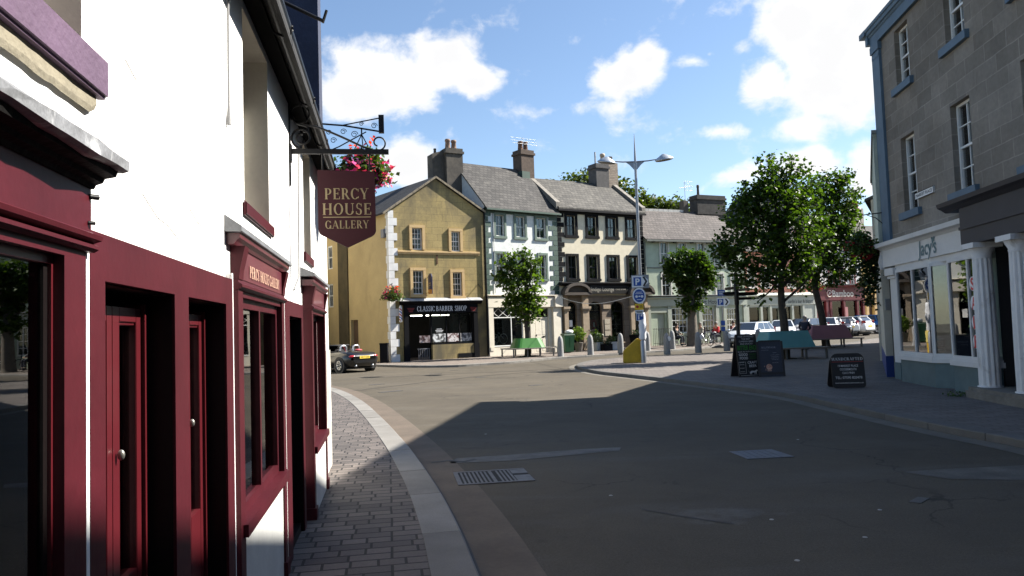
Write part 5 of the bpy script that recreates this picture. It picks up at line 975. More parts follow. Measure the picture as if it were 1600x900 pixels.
# canted bay: plan points (u, out)
bp_ = [(.78, .04), (1.25, .30), (3.2, .30), (3.55, .03), (3.95, .03), (4.12, .30), (5.48, .30), (5.48, .0)]
ZS, ZT = .66, 2.72; mb = MB(); gl_ = MB(); rs = MB(); si = MB()
for i in range(len(bp_)-1):
    (a, oa), (b, ob) = bp_[i], bp_[i+1]; d = Vector((b-a, -(ob-oa), 0)); L_ = d.length; d /= L_; n_ = Vector((d.y, -d.x, 0)); A = Vector((a, -oa, 0))
    def hx(m_, s0, s1, o0, o1, z0, z1):
        q = [A+d*s0+n_*o0, A+d*s1+n_*o0, A+d*s1+n_*o1, A+d*s0+n_*o1]; m_.hexa([(p.x, p.y, z0) for p in q]+[(p.x, p.y, z1) for p in q])
    if i == 3: hx(mb, 0, L_, -.06, .0, ZS-.1, ZT); hx(rs, 0, L_, -.06, .0, .0, ZS-.1); continue
    hx(rs, 0, L_, -.06, -.0, .0, ZS-.12); hx(si, -.02, L_+.02, -.08, .06, ZS-.12, ZS-.02); hx(si, .0, L_, -.06, .035, ZS-.02, ZS+.03)
    if L_ < .2 or i == 6: continue
    k = 2 if L_ > 1.2 else 1
    hx(mb, 0, .05, -.05, .01, ZS+.03, ZT); hx(mb, L_-.05, L_, -.05, .01, ZS+.03, ZT); hx(mb, .05, L_-.05, -.05, .01, ZT-.08, ZT); hx(mb, .05, L_-.05, -.05, .01, ZS+.03, ZS+.08)
    for j in range(1, k): q_ = .64 if i == 5 else j/k; hx(mb, L_*q_-.03, L_*q_+.03, -.05, .01, ZS+.08, ZT-.08)
    hx(gl_, .05, L_-.05, -.028, -.022, ZS+.08, ZT-.08)
rs.build('stall_riser', teal_r, jb); si.build('sill', pale_shop, jb); bw = mb.build('bay_window', pale_shop, jb); gl_.build('pane', bayglass, bw)
MB().prism([(.78, -.04), (1.25, -.30), (3.2, -.30), (3.55, -.03), (3.95, -.03), (4.12, -.30), (5.48, -.30), (5.48, -.0), (.78, -.0)], 'z', 2.7, 2.73).build('bay_soffit', pale_shop, jb)
shop_room(jb, .5, 5.48, .5, 2.85, 2.2, .0, M('pale_shop_room', (.62, .64, .60), .9, .2, .8, 0))
MB().box(.7, 3.2, .0, .5, .5, .72).box(3.5, 5.0, .0, .5, .5, .72).build('display_shelf', pale_shop, jb)
# things in the shop window
def JW(u, o, z): a = JA; return Vector((JP[0]+u*math.cos(a)+o*math.sin(a), JP[1]+u*math.sin(a)-o*math.cos(a), JZ+z))
t_ = thing('straw_disc', 'round woven straw wall hanging in the bay shop window', 'decoration', JW(1.75, .05, 1.9), JA); MB().lathe([(.02, -.02), (.10, -.03), (.25, -.015), (.26, 0), (.02, .01)], n=24, ax='y').build('weave', M('straw', (.42, .30, .14), .8, .3, 14, .4), t_); MB().lathe([(.02, -.035), (.08, -.034), (.09, -.025)], n=16, ax='y').build('centre', M('pale_straw', (.55, .45, .28), .8, .2), t_)
t_ = thing('pedestal_stool', 'white waisted pedestal with two dark figures in the bay shop window', 'pedestal', JW(1.75, .02, .72), JA); MB().lathe([(.2, 0), (.22, .05), (.1, .3), (.22, .58), (.23, .64), (.02, .65)], n=16).build('body', pale_shop, t_)
for dx in (-.10, .22): MB().lathe([(.08, 0), (.1, .08), (.06, .2), (.075, .27), (.04, .36), (.055, .4), (.02, .46)], (dx, 0, .66), 10).tube([(dx-.04, 0, 1.08), (dx-.06, 0, 1.2)], .015, 5).tube([(dx+.04, 0, 1.08), (dx+.06, 0, 1.2)], .015, 5).build('figurine', M('slate_figure', (.05, .055, .07), .6, .2), t_)
t_ = thing('mannequin', 'dress form in a white scarf navy top and tan skirt behind the shop glass', 'mannequin', JW(3.5, -.35, .60), JA)
MB().lathe([(.10, .62), (.16, .72), (.13, .95), (.18, 1.18), (.19, 1.28), (.10, 1.38), (.05, 1.42), (.05, 1.5)], n=14, sy=.7).build('torso', M('navy_knit', (.025, .03, .06), .9, .2), t_); MB().lathe([(.20, .12), (.17, .5), (.155, .66)], n=14, sy=.75).build('skirt', M('tan_cloth', (.40, .30, .2), .9, .1), t_); MB().tube([(-.1, -.10, 1.38), (-.06, -.15, 1.15), (.02, -.15, .95)], .05, 8).tube([(.1, -.10, 1.38), (.06, -.15, 1.15), (.0, -.16, .98)], .05, 8).build('scarf', M('white_scarf', (.7, .68, .64), .9, .1), t_); MB().lathe([(.14, 0), (.13, .02), (.02, .04), (.02, .15)], n=12).build('stand', black, t_)
t_ = thing('cushion_stack', 'pale folded cushions stacked in the bay shop window', 'cushions', JW(2.6, .02, .72), JA)
for k in range(3): MB().ball((0, 0, .06+k*.12), .26, .16, .07, 14).build('cushion', M('linen%d' % k, ((.55, .52, .47), (.40, .36, .33), (.62, .6, .56))[k], .9, .15), t_)
for u in (.98, 4.4, 4.75): o = tag(MB().lathe([(.10, 0), (.11, .2), (.11, 1.75), (.1, 2.0)], n=14).build('window_drape', M('mint_drape', (.48, .55, .50), .85, .1)), {.98: 'gathered mint drape at the far side of the bay shop window', 4.4: 'gathered mint drape in the middle of the near shop window', 4.75: 'gathered mint drape next to the red sale letters'}[u], 'drape'); o.location = JW(u, -.35, .66)
red_v = M('red_vinyl', (.55, .03, .03), .5, 0); wv = M('white_disc', (.75, .75, .73), .6, 0)
for j, ch in enumerate('SALE'):
    z = 2.15-.37*j; MB().lathe([(.001, -.001), (.14, -.001), (.14, .001)], (5.22, -.318, z), 20, ax='y', sm=False).build('sale_disc', wv, jb); text('sans', ch, .23, red_v, jb, (5.22, -.320, z-.115), .17, th=.003, bold=.03, name='sale_letter')
MB().box(5.1, 5.35, -.316, -.313, .92, 1.0).build('sale_strip', red_v, jb)
# charcoal portico with fluted white columns
mb = MB(); mb.box(5.08, 9.6, -.42, -.001, 2.90, 3.62); mould(mb, 4.5, 9.6, [(.001, 3.62), (.43, 3.62), (.50, 3.68), (.58, 3.72), (.60, 3.8), (.001, 3.92)]); mb.box(5.08, 9.6, -.45, -.421, 3.2, 3.26); mb.build('entablature', charc, jb)
mb = MB(); mb.box(5.49, 5.53, .0, .6, .0, 2.89); mb.box(5.53, 9.6, .6, .65, .0, 2.89); mb.build('portico_back', M('very_dark_paint', (.02, .02, .022), .6, .1), jb)
fl = M('chipped_white_column', (.66, .655, .64), .6, .08, 3, .1, 40, stain=((.30, .28, .25), 2.2, .56, .70, .5))
def column(u):
    mb = MB(); n = 48; R_ = .185
    vs = []
    for zi, (z, k) in enumerate(((.22, 1), (.8, 1.0), (1.6, .96), (2.6, .88))):
        for j in range(n): a = 2*PI*j/n; r = (R_-.018*(1-abs(((j % 4)-2)/2))*1.0)*k; vs.append((u+r*math.cos(a), -.26+r*math.sin(a), z))
    mb.add(vs, [(i*n+j, i*n+(j+1) % n, (i+1)*n+(j+1) % n, (i+1)*n+j) for i in range(3) for j in range(n)])
    mb.lathe([(.165, 2.6), (.175, 2.64), (.165, 2.66), (.22, 2.76), (.23, 2.8)], (u, -.26, 0), 20); mb.box(u-.26, u+.26, -.52, .0, 2.8, 2.898); mb.lathe([(.21, .2), (.21, .22), (.19, .225)], (u, -.26, 0), 20); return mb.build('column', fl, jb)
for u in (5.52, 6.86, 8.18, 9.4): column(u)
MB().box(5.32, 9.7, -.62, .3, -.1, .13).box(5.36, 9.7, -.58, .3, .13, .2).build('step', M('worn_step_stone', (.17, .155, .13), .9, .25, 4, .5), jb)
MB().box(-.1, 4.9, .001, .25, -.1, .0).build('footing', ashl, jb)
# neighbouring pale green house round the corner of the square
pg = M('pale_green_render', (.52, .56, .46), .9, .12, 2, .3, 25, stain=((.20, .20, .16), 2.2, .66, .74, .7)); cr = M('cream_corner_paint', (.60, .56, .45), .85, .1, 2, .2); cob = M('cobalt_paint', (.03, .06, .22), .5, .1)
ne = thing('pale_green_house', 'pale green house with cobalt blue plinth next to the grey corner building', 'house', (9.76, 19.92, .1), 0)
cn = [(0, 0), (3.9, -.35), (9, 6), (3.45, 7.3)]   # plan: the end wall that shows past its neighbour, then round to the side street
def ring_wall(z0, z1, g=0.0):
    mb = MB(); k = [(-g, -g), (3.9, -.35-g), (9, 6), (3.45-g, 7.3)]
    for i in range(4): (a, b), (c, d) = k[i], k[(i+1) % 4]; mb.quad((a, b, z0), (c, d, z0), (c, d, z1), (a, b, z1))
    mb.quad(*[(x, y, z1) for x, y in k]); return mb
ring_wall(.55, 3.2).build('ground_floor_wall', cr, ne); ring_wall(3.2, 6.45, .004).build('wall', pg, ne); ring_wall(-.1, .55, .02).build('plinth', cob, ne); ring_wall(6.45, 6.55, .07).build('parapet', M('grey_parapet', (.25, .25, .23), .8, .2), ne); ring_wall(6.38, 6.45, .035).build('parapet_mould', pg, ne)
MB().box(.05, .28, -.04, -.012, 1.75, 2.05).build('wall_plate', M('plate_grey', (.3, .3, .29), .6, .1), ne)
# plainer neighbour that carries the street on towards and past the photographer
nb = thing('grey_render_house', 'lower plain grey rendered house adjoining the ashlar corner building', 'house', JW(11.25, 0, 0), JA)
mb = MB(); nh = [(1.2+2.9*k, 2.1+2.9*k, z, z+1.6, .18) for k in range(7) for z in (3.9, 6.3)]+[(1.0+2.9*k, 2.4+2.9*k, .8, 2.5, .2) for k in range(7)]
wall(mb, 0, 22, -.1, 8.72, nh, .18); shell(mb, 0, 22, -.1, 8.72, 9, 11.0); mb.build('wall', M('grey_street_render', (.40, .39, .36), .9, .12, 1.2, .2, 25), nb, fix=False); pitched(0, 22, 8.72, 11.0, 9, .2, 0, .1).build('roof', slate, nb)
for h in nh: window(nb, h[0], h[2], h[1]-h[0], h[3]-h[2], 2, 2, whitep, .08, .055, .022, curtain)

eb = thing('sky_block_house', 'unseen buff rendered house added behind the camera to block sky light', 'house', (9, -17, 0), PI)  # unseen house added behind the camera to cut the sky fill
mb = MB(); nh = [(1+2.6*k, 1.9+2.6*k, z, z+1.6, .18) for k in range(6) for z in (.9, 3.9, 6.8)]; wall(mb, 0, 16, -.1, 9.5, nh, .18); shell(mb, 0, 16, -.1, 9.5, 9, 12.5); mb.build('wall', M('buff_street_render', (.30, .27, .22), .9, .12, 1.2, .2, 25), eb, fix=False); pitched(0, 16, 9.5, 12.5, 9, .3, .1, .1).build('roof', slate, eb)
for h in nh: window(eb, h[0], h[2], h[1]-h[0], h[3]-h[2], 2, 2, whitep, .08, .055, .022, curtain)

sh_ = thing('square_side_house', 'low cream rendered house on the right side of the square behind the corner building', 'house', (13.3, 27.6, .1), math.atan2(15.6, 8.6)+PI)
sh_.location = (13.3+8.6, 27.6+15.6, .1)
mb = MB(); nh = [(1.4+3.2*k, 2.3+3.2*k, z, z+1.5, .15) for k in range(5) for z in (1.0, 3.7)]; wall(mb, 0, 17.8, -.2, 5.9, nh, .15); shell(mb, 0, 17.8, -.2, 5.9, 7, 7.2); mb.build('wall', M('cream_side_render', (.52, .47, .38), .9, .1), sh_, fix=False); pitched(0, 17.8, 5.9, 7.2, 7, .2, .05, .1).build('roof', slate, sh_)
for h in nh: window(sh_, h[0], h[2], h[1]-h[0], h[3]-h[2], 2, 2, whitep, .06, .055, .022, curtain)
# ------------------------------------------------------------------ foliage
leaf_d = LEAF('lime_leaf', (.012, .030, .005), (.066, .115, .016), .5); leaf_m = LEAF('maple_leaf', (.026, .055, .008), (.10, .16, .024), .45); leaf_b = LEAF('background_leaf', (.028, .05, .010), (.085, .11, .026), .35)
leaf_k = LEAF('ivy_leaf', (.012, .026, .008), (.035, .06, .016), .3); leaf_g = LEAF('basket_leaf', (.03, .06, .015), (.08, .13, .03), .35); leaf_y = LEAF('box_leaf', (.07, .12, .02), (.14, .20, .04), .35); leaf_s = LEAF('sage_leaf', (.12, .15, .08), (.20, .23, .13), .3)
bark = M('dark_bark', (.055, .045, .035), .95, .35, 6, .8, 25); bark_g = M('grey_bark', (.14, .12, .095), .95, .3, 5, .8, 22)
pink_f = LEAF('magenta_petal', (.45, .02, .16), (.75, .08, .35), .4); red_f = LEAF('scarlet_petal', (.55, .02, .015), (.8, .10, .03), .35); dark_f = LEAF('purple_petal', (.10, .02, .14), (.28, .04, .20), .35); pale_f = LEAF('peach_petal', (.7, .35, .2), (.8, .45, .35), .35); crim_f = LEAF('crimson_petal', (.16, .01, .02), (.35, .02, .04), .3)
def leaves(name, mat, blobs, n, size, parent=None, seed=1, per=14, spread=.3, hollow=.35, droop=.0, aspect=.75, tight=False):
    rg = np.random.default_rng(seed); B = np.array(blobs, float); w = B[:, 3]**2.2; w /= w.sum()
    k = max(1, n//per); bi = rg.choice(len(B), k, p=w); out = np.where(rg.random(k) < .14, 1+.30*rg.random(k), 1.0); d = rg.normal(size=(k, 3)); d /= np.linalg.norm(d, axis=1)[:, None]
    r = (hollow+(1-hollow)*rg.random(k)**.55)*(out if not tight else 1); sq = B[bi, 4] if B.shape[1] > 4 else np.ones(k)
    C = B[bi, :3]+d*(r*B[bi, 3])[:, None]*np.stack([np.ones(k), np.ones(k), sq], 1)
    C = np.repeat(C, per, 0)+rg.normal(size=(k*per, 3))*spread*np.array([1, 1, .7]); m = len(C)
    nz = rg.normal(size=(m, 3)); nz[:, 2] = np.abs(nz[:, 2])+.5; nz /= np.linalg.norm(nz, axis=1)[:, None]
    t = rg.normal(size=(m, 3)); t[:, 2] -= .5+droop; t -= nz*(t*nz).sum(1)[:, None]; t /= np.linalg.norm(t, axis=1)[:, None]; b = np.cross(nz, t)
    s = size*(.6+.8*rg.random(m))[:, None]
    V = np.stack([C-t*s*.5, C+b*s*.5*aspect-t*s*.05+nz*s*.10, C+t*s*.5, C-b*s*.5*aspect-t*s*.05+nz*s*.10], 1).reshape(-1, 3)
    me = bpy.data.meshes.new(name); me.vertices.add(4*m); me.vertices.foreach_set('co', V.ravel()); me.loops.add(4*m); me.loops.foreach_set('vertex_index', np.arange(4*m)); me.polygons.add(m); me.polygons.foreach_set('loop_start', np.arange(m)*4); me.polygons.foreach_set('loop_total', np.full(m, 4)); me.materials.append(mat); me.update(); me.validate()
    return put(me, name, parent)
def limbs(root, mat, base_r, trunk, blobs, seed=3, extra=14):
    rg = random.Random(seed); mb = MB(); T_ = [Vector(p) for p in catmull(trunk, 5)]; n = len(T_)
    rs = [base_r*(1.25 if i == 0 else 1.0)*(1-.62*i/(n-1)) for i in range(n)]; mb.tube(T_, rs, 10)
    for bl in blobs:
        s = T_[rg.randint(int(n*.45), n-1)]; e = Vector(bl[:3]); md = (s+e)/2+Vector((rg.uniform(-.2, .2), rg.uniform(-.2, .2), -.1)); P_ = catmull([s, md, e], 4); r0 = base_r*.34; mb.tube(P_, [r0*(1-.8*i/(len(P_)-1)) for i in range(len(P_))], 6)
        for _ in range(3):
            t = e+Vector((rg.gauss(0, 1), rg.gauss(0, 1), rg.gauss(.3, 1))).normalized()*bl[3]*.85; mb.tube([P_[-3], (P_[-3]+t)/2+Vector((0, 0, .05)), t], [r0*.35, r0*.22, r0*.08], 5)
    return mb.build('trunk', mat, root, fix=False)
def tree(name, label, loc, trunk, base_r, blobs, n, size, mat, bk, seed, group=None, **kw):
    r = thing(name, label, 'tree', loc, 0, group); limbs(r, bk, base_r, trunk, blobs, seed); leaves('crown', mat, blobs, n, size, r, seed, **kw); return r
def at(px, py, Y):    # true point at depth Y on a line of sight (used once, to read sizes off the photograph)
    d = Fv+Rv*((px-800)/F_)+Uv*((450-py)/F_); k = Y/d.y; return Vector((d.x*k, Y, H_+d.z*k))
def blobs_at(base, lst, Y, k=.90, sx=1.0, cx=0):    # (px, py, r metres, depth offset)
    return [tuple(at(cx+(px-cx)*sx, py, Y+dy)-Vector(base))+(r*k,) for px, py, r, dy in lst]
B1 = (11.2, 31.35, .1)
bl1 = blobs_at(B1, [(1225, 262, .55, 0), (1205, 285, .7, -.3), (1250, 290, .8, .3), (1180, 310, .75, .2), (1215, 320, 1.0, -.5), (1262, 325, .85, -.2), (1160, 335, .75, 0), (1190, 355, 1.0, .6), (1235, 360, 1.0, -.7), (1275, 362, .75, .2), (1150, 375, .8, -.3), (1185, 395, .95, -.6), (1225, 405, .95, .5), (1262, 400, .85, -.4), (1140, 410, .55, .2), (1165, 430, .6, -.2), (1205, 435, .6, -.5), (1245, 435, .55, .2), (1200, 248, .3, 0), (1238, 250, .35, 0), (1128, 395, .4, 0), (1185, 470, .3, 0), (1290, 385, .4, 0)], 31.35)
tree('street_tree', 'largest dark leafy street tree growing out of the teal tree bench', B1, [(0, 0, -.1), (.03, 0, 1.2), (-.02, .05, 2.6), (.05, 0, 4.2), (.1, .1, 6.3)], .20, bl1, 10500, .175, leaf_d, bark, 11, spread=.20, per=16, hollow=.45)
B2 = (16.55, 40.4, .21)
bl2 = blobs_at(B2, [(1300, 285, .8, 0), (1283, 300, .9, .5), (1318, 300, .8, -.3), (1270, 325, 1.0, .3), (1305, 330, 1.15, -.5), (1325, 330, .6, 0), (1265, 360, 1.0, 0), (1300, 365, 1.2, .5), (1322, 360, .8, -.2), (1275, 395, 1.1, -.3), (1310, 395, 1.0, .2), (1332, 400, .6, 0), (1260, 425, .9, 0), (1295, 425, .9, -.3), (1320, 425, .7, 0), (1318, 275, .4, 0), (1255, 445, .6, .2), (1335, 310, .4, 0)], 40.4)
tree('street_tree', 'tall street tree with a slanting trunk growing out of the dusky pink tree bench', B2, [(.1, 0, -.1), (-.05, 0, 1.6), (-.3, .05, 3.2), (-.35, 0, 5), (-.1, .1, 7.2)], .22, bl2, 9200, .195, leaf_d, bark, 21, spread=.22, per=16, hollow=.45)
B3 = (10.95, 46.3, gz(46.3)+.1)
bl3 = blobs_at(B3, [(1052, 415, .75, 0), (1072, 405, .8, .2), (1095, 408, .75, -.2), (1108, 425, .6, 0), (1060, 432, .8, -.3), (1085, 430, 1.0, .3), (1103, 443, .6, 0), (1045, 425, .5, 0), (1075, 452, .65, 0), (1092, 462, .45, 0), (1070, 475, .4, -.3), (1092, 480, .35, -.2), (1075, 490, .3, 0)], 46.3, .84, .95, 1080)
tree('pollard_tree', 'squat pollarded tree with a thick pale trunk before the green hotel', B3, [(-.05, 0, -.1), (0, 0, 1), (.02, 0, 2.2), (0, 0, 3.4), (.02, 0, 4.2)], .36, bl3, 6500, .20, leaf_d, bark_g, 31, spread=.16)
B4 = (.72, 40.75, gz(40.75)+.1)
bl4 = blobs_at(B4, [(818, 395, .45, 0), (800, 402, .4, .2), (832, 408, .5, -.2), (790, 420, .5, 0), (815, 425, .65, 0), (838, 432, .5, .2), (785, 440, .5, 0), (808, 450, .75, -.3), (835, 458, .5, 0), (795, 470, .55, .2), (820, 478, .65, 0), (838, 485, .45, -.1), (805, 490, .4, 0), (778, 432, .3, 0), (826, 500, .35, 0), (848, 470, .25, 0)], 40.75, .80, .88, 812)
tree('young_street_tree', 'bright young leafy tree growing from the green tub bench', B4, [(0, 0, -.1), (.05, 0, 1.2), (-.05, .05, 2.6), (.05, 0, 4), (0, 0, 5.3)], .19, bl4, 3000, .21, leaf_m, bark, 41, spread=.17, per=12, hollow=.5)
for i, (px, top, r, lab) in enumerate(((905, 278, 2.6, 'leafy tree rising over the lounge roof to the left of its chimney'), (972, 296, 2.6, 'leafy tree directly behind the lamp post and the lounge chimney'), (1012, 318, 2.4, 'yellow green tree top over the left end of the hotel ridge'), (1050, 322, 2.3, 'yellow green tree top over the hotel ridge beside the aerial'))):
    Y = 80; c = at(px, top+r/Y*F_*.75, Y); b = (c.x, Y, 0); bl = [(0, 0, c.z, r), (-r*.8, .5, c.z-1.2, r*.8), (r*.8, -.3, c.z-1.0, r*.85), (.3, 0, c.z+r*.55, r*.5), (-r*.4, 0, c.z+r*.35, r*.5), (r*.5, 0, c.z+r*.3, r*.45), (0, 0, c.z-3.5, r*1.2), (-r*.5, 0, c.z-3, r), (r*.9, .4, c.z+.4, r*.4), (-r*.9, .2, c.z+.2, r*.4)]
    tree('background_tree', lab, b, [(0, 0, 0), (.2, 0, 4), (0, .2, 9), (.2, 0, c.z)], .45, bl, 5200, .42, leaf_b, bark, 50+i, 'trees behind the roofs', spread=.45)
def basket(name, label, loc, r, parts, seed, grp=None, chain=.0, stretch=.8, n=900, size=.075, tub=True):
    t = thing(name, label, 'flower basket', loc, 0, grp)
    if tub: MB().lathe([(.05, -r*.75), (r*.5, -r*.5), (r*.72, -.02), (r*.74, 0), (r*.6, .01)], n=14).build('basket', M('moss_liner', (.05, .045, .02), .95, .3, 9, .8), t)
    bl = [(0, 0, -.02, r*.8, stretch), (r*.4, 0, -.12*r, r*.55, stretch), (-r*.4, 0, -.1*r, r*.55, stretch), (0, -r*.3, -.3*r, r*.6, stretch), (r*.6, .0, -.35*r, r*.42, stretch), (-r*.6, -.1*r, -.4*r, r*.42, stretch), (0, 0, r*.35, r*.5, stretch)]
    leaves('foliage', leaf_g, bl, n, size, t, seed, per=6, spread=size*.8)
    for m_, k, z0, sc_ in parts: leaves('blossoms', m_, [(b[0]*sc_, b[1]*sc_, b[2]+z0, b[3]*1.06, stretch) for b in bl], k, size*.85, t, seed+int(k), per=5, spread=size*.5, hollow=.85, aspect=1.1, tight=True)
    if chain: MB().tube([(0, 0, chain), (r*.65, 0, 0)], .006, 4).tube([(0, 0, chain), (-r*.65, 0, 0)], .006, 4).tube([(0, 0, chain), (0, r*.65, 0)], .006, 4).tube([(0, 0, chain), (0, 0, chain+.06)], .008, 4).build('chain', black, t)
    return t
basket('hanging_basket', 'overflowing basket of magenta and scarlet petunias behind the maroon shield sign', LW(8.4, .50, 3.50), .31, ((pink_f, 380, 0, 1.05), (dark_f, 190, .0, 1.0), (red_f, 35, .14, .4), (pale_f, 10, -.1, 1)), 5, None, .40, .95, 1500, .055)
basket('hanging_basket', 'basket of red and pink flowers on the white quoins of the barber building', BW(-.02, -.42, 3.55), .52, ((red_f, 110, .16, .7), (pink_f, 90, .06, 1.0), (pale_f, 50, .08, .8)), 6, None, .5, .7, 1000, .10)
MB().tube([(0, 0, 0), (0, -.44, .06)], .018, 6).tube([(0, 0, -.3), (0, -.3, .04)], .012, 5).build('basket_bracket', black, bar, (-.02, -.03, 4.05))
basket('hanging_basket', 'dark basket of crimson flowers on the blue pilaster of the grey corner building', JW(-.30, .55, 3.55), .40, ((crim_f, 160, -.1, 1.0),), 7, None, .62, .9, 1600, .085)
o = tag(leaves('ivy_curtain', leaf_k, [(0, 0, .1, .30, 1.0), (.05, .1, -.35, .26, 1.4), (.0, .15, -.75, .20, 1.5), (.08, .2, -1.05, .13, 1.4)], 1500, .10, None, 8, per=6, spread=.07), 'trailing dark ivy hanging below the flower basket on the corner building', 'ivy'); o.location = JW(-.55, .30, 3.1)
MB().tube([(-.1, -.02, 4.32), (-.30, -.52, 4.30)], .016, 6).tube([(-.1, -.02, 3.98), (-.2, -.2, 4.2), (-.25, -.40, 4.29)], .012, 5).build('basket_bracket', black, jb)
basket('hanging_basket', 'basket of crimson flowers at the right end of the red restaurant front', tuple(at(1350, 441, 63.4)), .55, ((crim_f, 160, 0, 1.0),), 9, None, .5, .7, 700, .14)
basket('hanging_basket', 'basket of crimson flowers between the bistro and the red restaurant', tuple(at(1274, 446, 58.6)), .6, ((crim_f, 160, 0, 1.0),), 10, None, .5, .8, 700, .14)

# ------------------------------------------------------------------ street furniture
steel = M('galvanised_grey', (.27, .28, .30), .42, .1, 6, .04, 40, .75); bstone_ = M('granite_bollard', (.25, .25, .245), .75, .14, 8, .35, 120)
alu = M('sign_back_grey', (.28, .29, .30), .5, .1, 6, 0, 40, .6); bsign = M('sign_blue', (.012, .07, .30), .45, .04); wsign = M('sign_white', (.74, .75, .75), .45, .03); ysign = M('sign_yellow', (.70, .45, .02), .5, .05); bksign = M('sign_black', (.015, .015, .015), .5, 0)
def gp(x, y, h=.1): return (x, y, gz(y)+h)
LPX = (5.43, 31.85)
lamp = thing('street_lamp', 'tall silver double headed street lamp carrying a stack of signs by the plaza kerb', 'street lamp', gp(*LPX), rad(-4))
MB().lathe([(.115, 0), (.115, .9), (.08, .95), (.075, 3), (.055, 8.35), (.055, 8.5)], n=16).build('pole', steel, lamp); MB().lathe([(.055, 8.5), (.05, 8.75), (.008, 9.75)], n=10).build('spike', steel, lamp)
mb = MB()
for s in (1, -1):
    mb.tube([(0, 0, 8.54), (s*.55, 0, 8.56), (s*.9, 0, 8.60)], [.035, .028, .022], 8); P_ = [(s*.06, 8.2), (s*.06, 8.52), (s*.42, 8.55), (s*.25, 8.42)]; mb.prism(P_, 'y', -.012, .012)
mb.build('arm', steel, lamp)
for s in (1, -1):
    h = MB().lathe([(.03, .24), (.07, .235), (.09, .21), (.16, .19), (.20, .15), (.31, .10), (.33, .07), (.40, .02), (.405, 0), (.38, -.01)], n=24).build('lamp_head', M('lamp_shell', (.50, .52, .53), .35, .05, 6, 0, 40, .6), lamp, (s*1.22, 0, 8.58)); h.rotation_euler = (rad(10), s*rad(-8), 0)
    MB().lathe([(.37, -.005), (.35, -.05), (.2, -.075), (.01, -.08)], n=24).build('lens', M('lamp_lens', (.18, .17, .15), .25, .1), h)
def LPt(dx, dy, z): return (LPX[0]+dx, LPX[1]+dy, gz(LPX[1])+.1+z)
ps = thing('parking_sign', 'white arrow shaped parking sign with blue P high on the lamp post', 'sign', LPt(-.04, -.12, 3.42), rad(-4))
hx_ = [(-.33, -.24), (.12, -.24), (.34, -.07), (.34, .07), (.12, .24), (-.33, .24)]
MB().prism(hx_, 'y', -.008, .008).build('plate', wsign, ps); MB().box(-.27, .05, -.011, -.0082, -.18, .18).build('blue_square', bsign, ps); text('sans', 'P', .26, wsign, ps, (-.11, -.0095, -.13), rot=(0, 0, 0), bold=.03); MB().add([(.10, -.010, .2), (.19, -.010, .2), (.31, -.010, 0), (.19, -.010, -.2), (.10, -.010, -.2), (.22, -.010, 0)], ((0, 1, 2, 5), (5, 2, 3, 4))).build('chevron', bksign, ps); MB().box(-.36, .38, .0082, .014, -.28, .28).build('backing', alu, ps)
rs_ = thing('round_sign', 'blue oval sign with white ring and symbols on the lamp post', 'sign', LPt(-.10, -.12, 2.82), rad(-4))
MB().lathe([(.001, -.008), (.275, -.008), (.275, .008), (.001, .008)], n=32, ax='y', sy=1.2, sm=False).build('rim', wsign, rs_); MB().lathe([(.001, -.012), (.225, -.012), (.225, -.0082)], n=32, ax='y', sy=1.2, sm=False).build('disc', bsign, rs_)
mb = MB().lathe([(.001, -.016), (.055, -.016), (.055, -.0122)], (-.11, 0, -.03), 14, ax='y', sm=False).lathe([(.001, -.016), (.055, -.016), (.055, -.0122)], (.12, 0, -.03), 14, ax='y', sm=False).box(-.03, .05, -.016, -.0122, -.05, .0).box(-.16, .16, -.016, -.0122, .08, .10).box(-.12, .12, -.016, -.0122, .14, .16).box(-.1, .1, -.016, -.0122, -.17, -.15); mb.build('symbol', wsign, rs_)
ys_ = thing('yellow_sign', 'small yellow restriction sign below the oval sign on the lamp post', 'sign', LPt(-.12, -.12, 2.36), rad(-4)); MB().box(-.18, .18, -.008, .008, -.13, .13).build('plate', ysign, ys_); MB().lathe([(.001, -.012), (.06, -.012), (.06, -.0082)], (-.07, 0, 0), 14, ax='y', sm=False).build('dot', M('sign_red', (.35, .02, .02), .5, 0), ys_); MB().box(.02, .15, -.012, -.0082, -.03, .0).box(.02, .13, -.012, -.0082, .03, .05).build('lettering', bksign, ys_)
ws_ = thing('white_sign', 'small white text plate between the yellow and blue signs on the lamp post', 'sign', LPt(-.12, -.12, 2.15), rad(-4)); MB().box(-.17, .17, -.008, .008, -.065, .065).build('plate', wsign, ws_); MB().box(-.13, .13, -.012, -.0082, .0, .03).box(-.1, .1, -.012, -.0082, -.045, -.02).build('lettering', bksign, ws_)
bs_ = thing('blue_sign', 'lowest blue sign with white figures on the lamp post', 'sign', LPt(-.10, -.12, 1.93), rad(-4)); MB().box(-.16, .16, -.008, .008, -.15, .15).build('plate', wsign, bs_); MB().box(-.14, .14, -.011, -.0082, -.13, .13).build('panel', bsign, bs_); MB().box(-.08, -.03, -.014, -.0112, -.1, .06).box(-.09, .0, -.014, -.0112, .07, .1).box(.03, .1, -.014, -.0112, .02, .1).build('symbol', wsign, bs_)
wr = MB(); rg = random.Random(4); wr.lathe([(.12, .98), (.15, 1.05), (.13, 1.2), (.16, 1.32), (.14, 1.42), (.165, 1.58), (.135, 1.68), (.155, 1.8), (.13, 1.95), (.14, 2.05), (.10, 2.12)], n=14)
wr.v = [(x+rg.gauss(0, .012), y+rg.gauss(0, .012), z) for x, y, z in wr.v]; o = tag(wr.build('cloth_wrap', M('white_plastic_wrap', (.72, .73, .76), .5, .06)), 'crumpled white wrapping tied round the lamp post above the grit bin', 'wrapping'); o.location = LPt(0, 0, 0)
gb_ = thing('grit_bin', 'worn yellow wedge shaped grit bin beside the lamp post', 'grit bin', gp(5.02, 32.35), rad(-6))
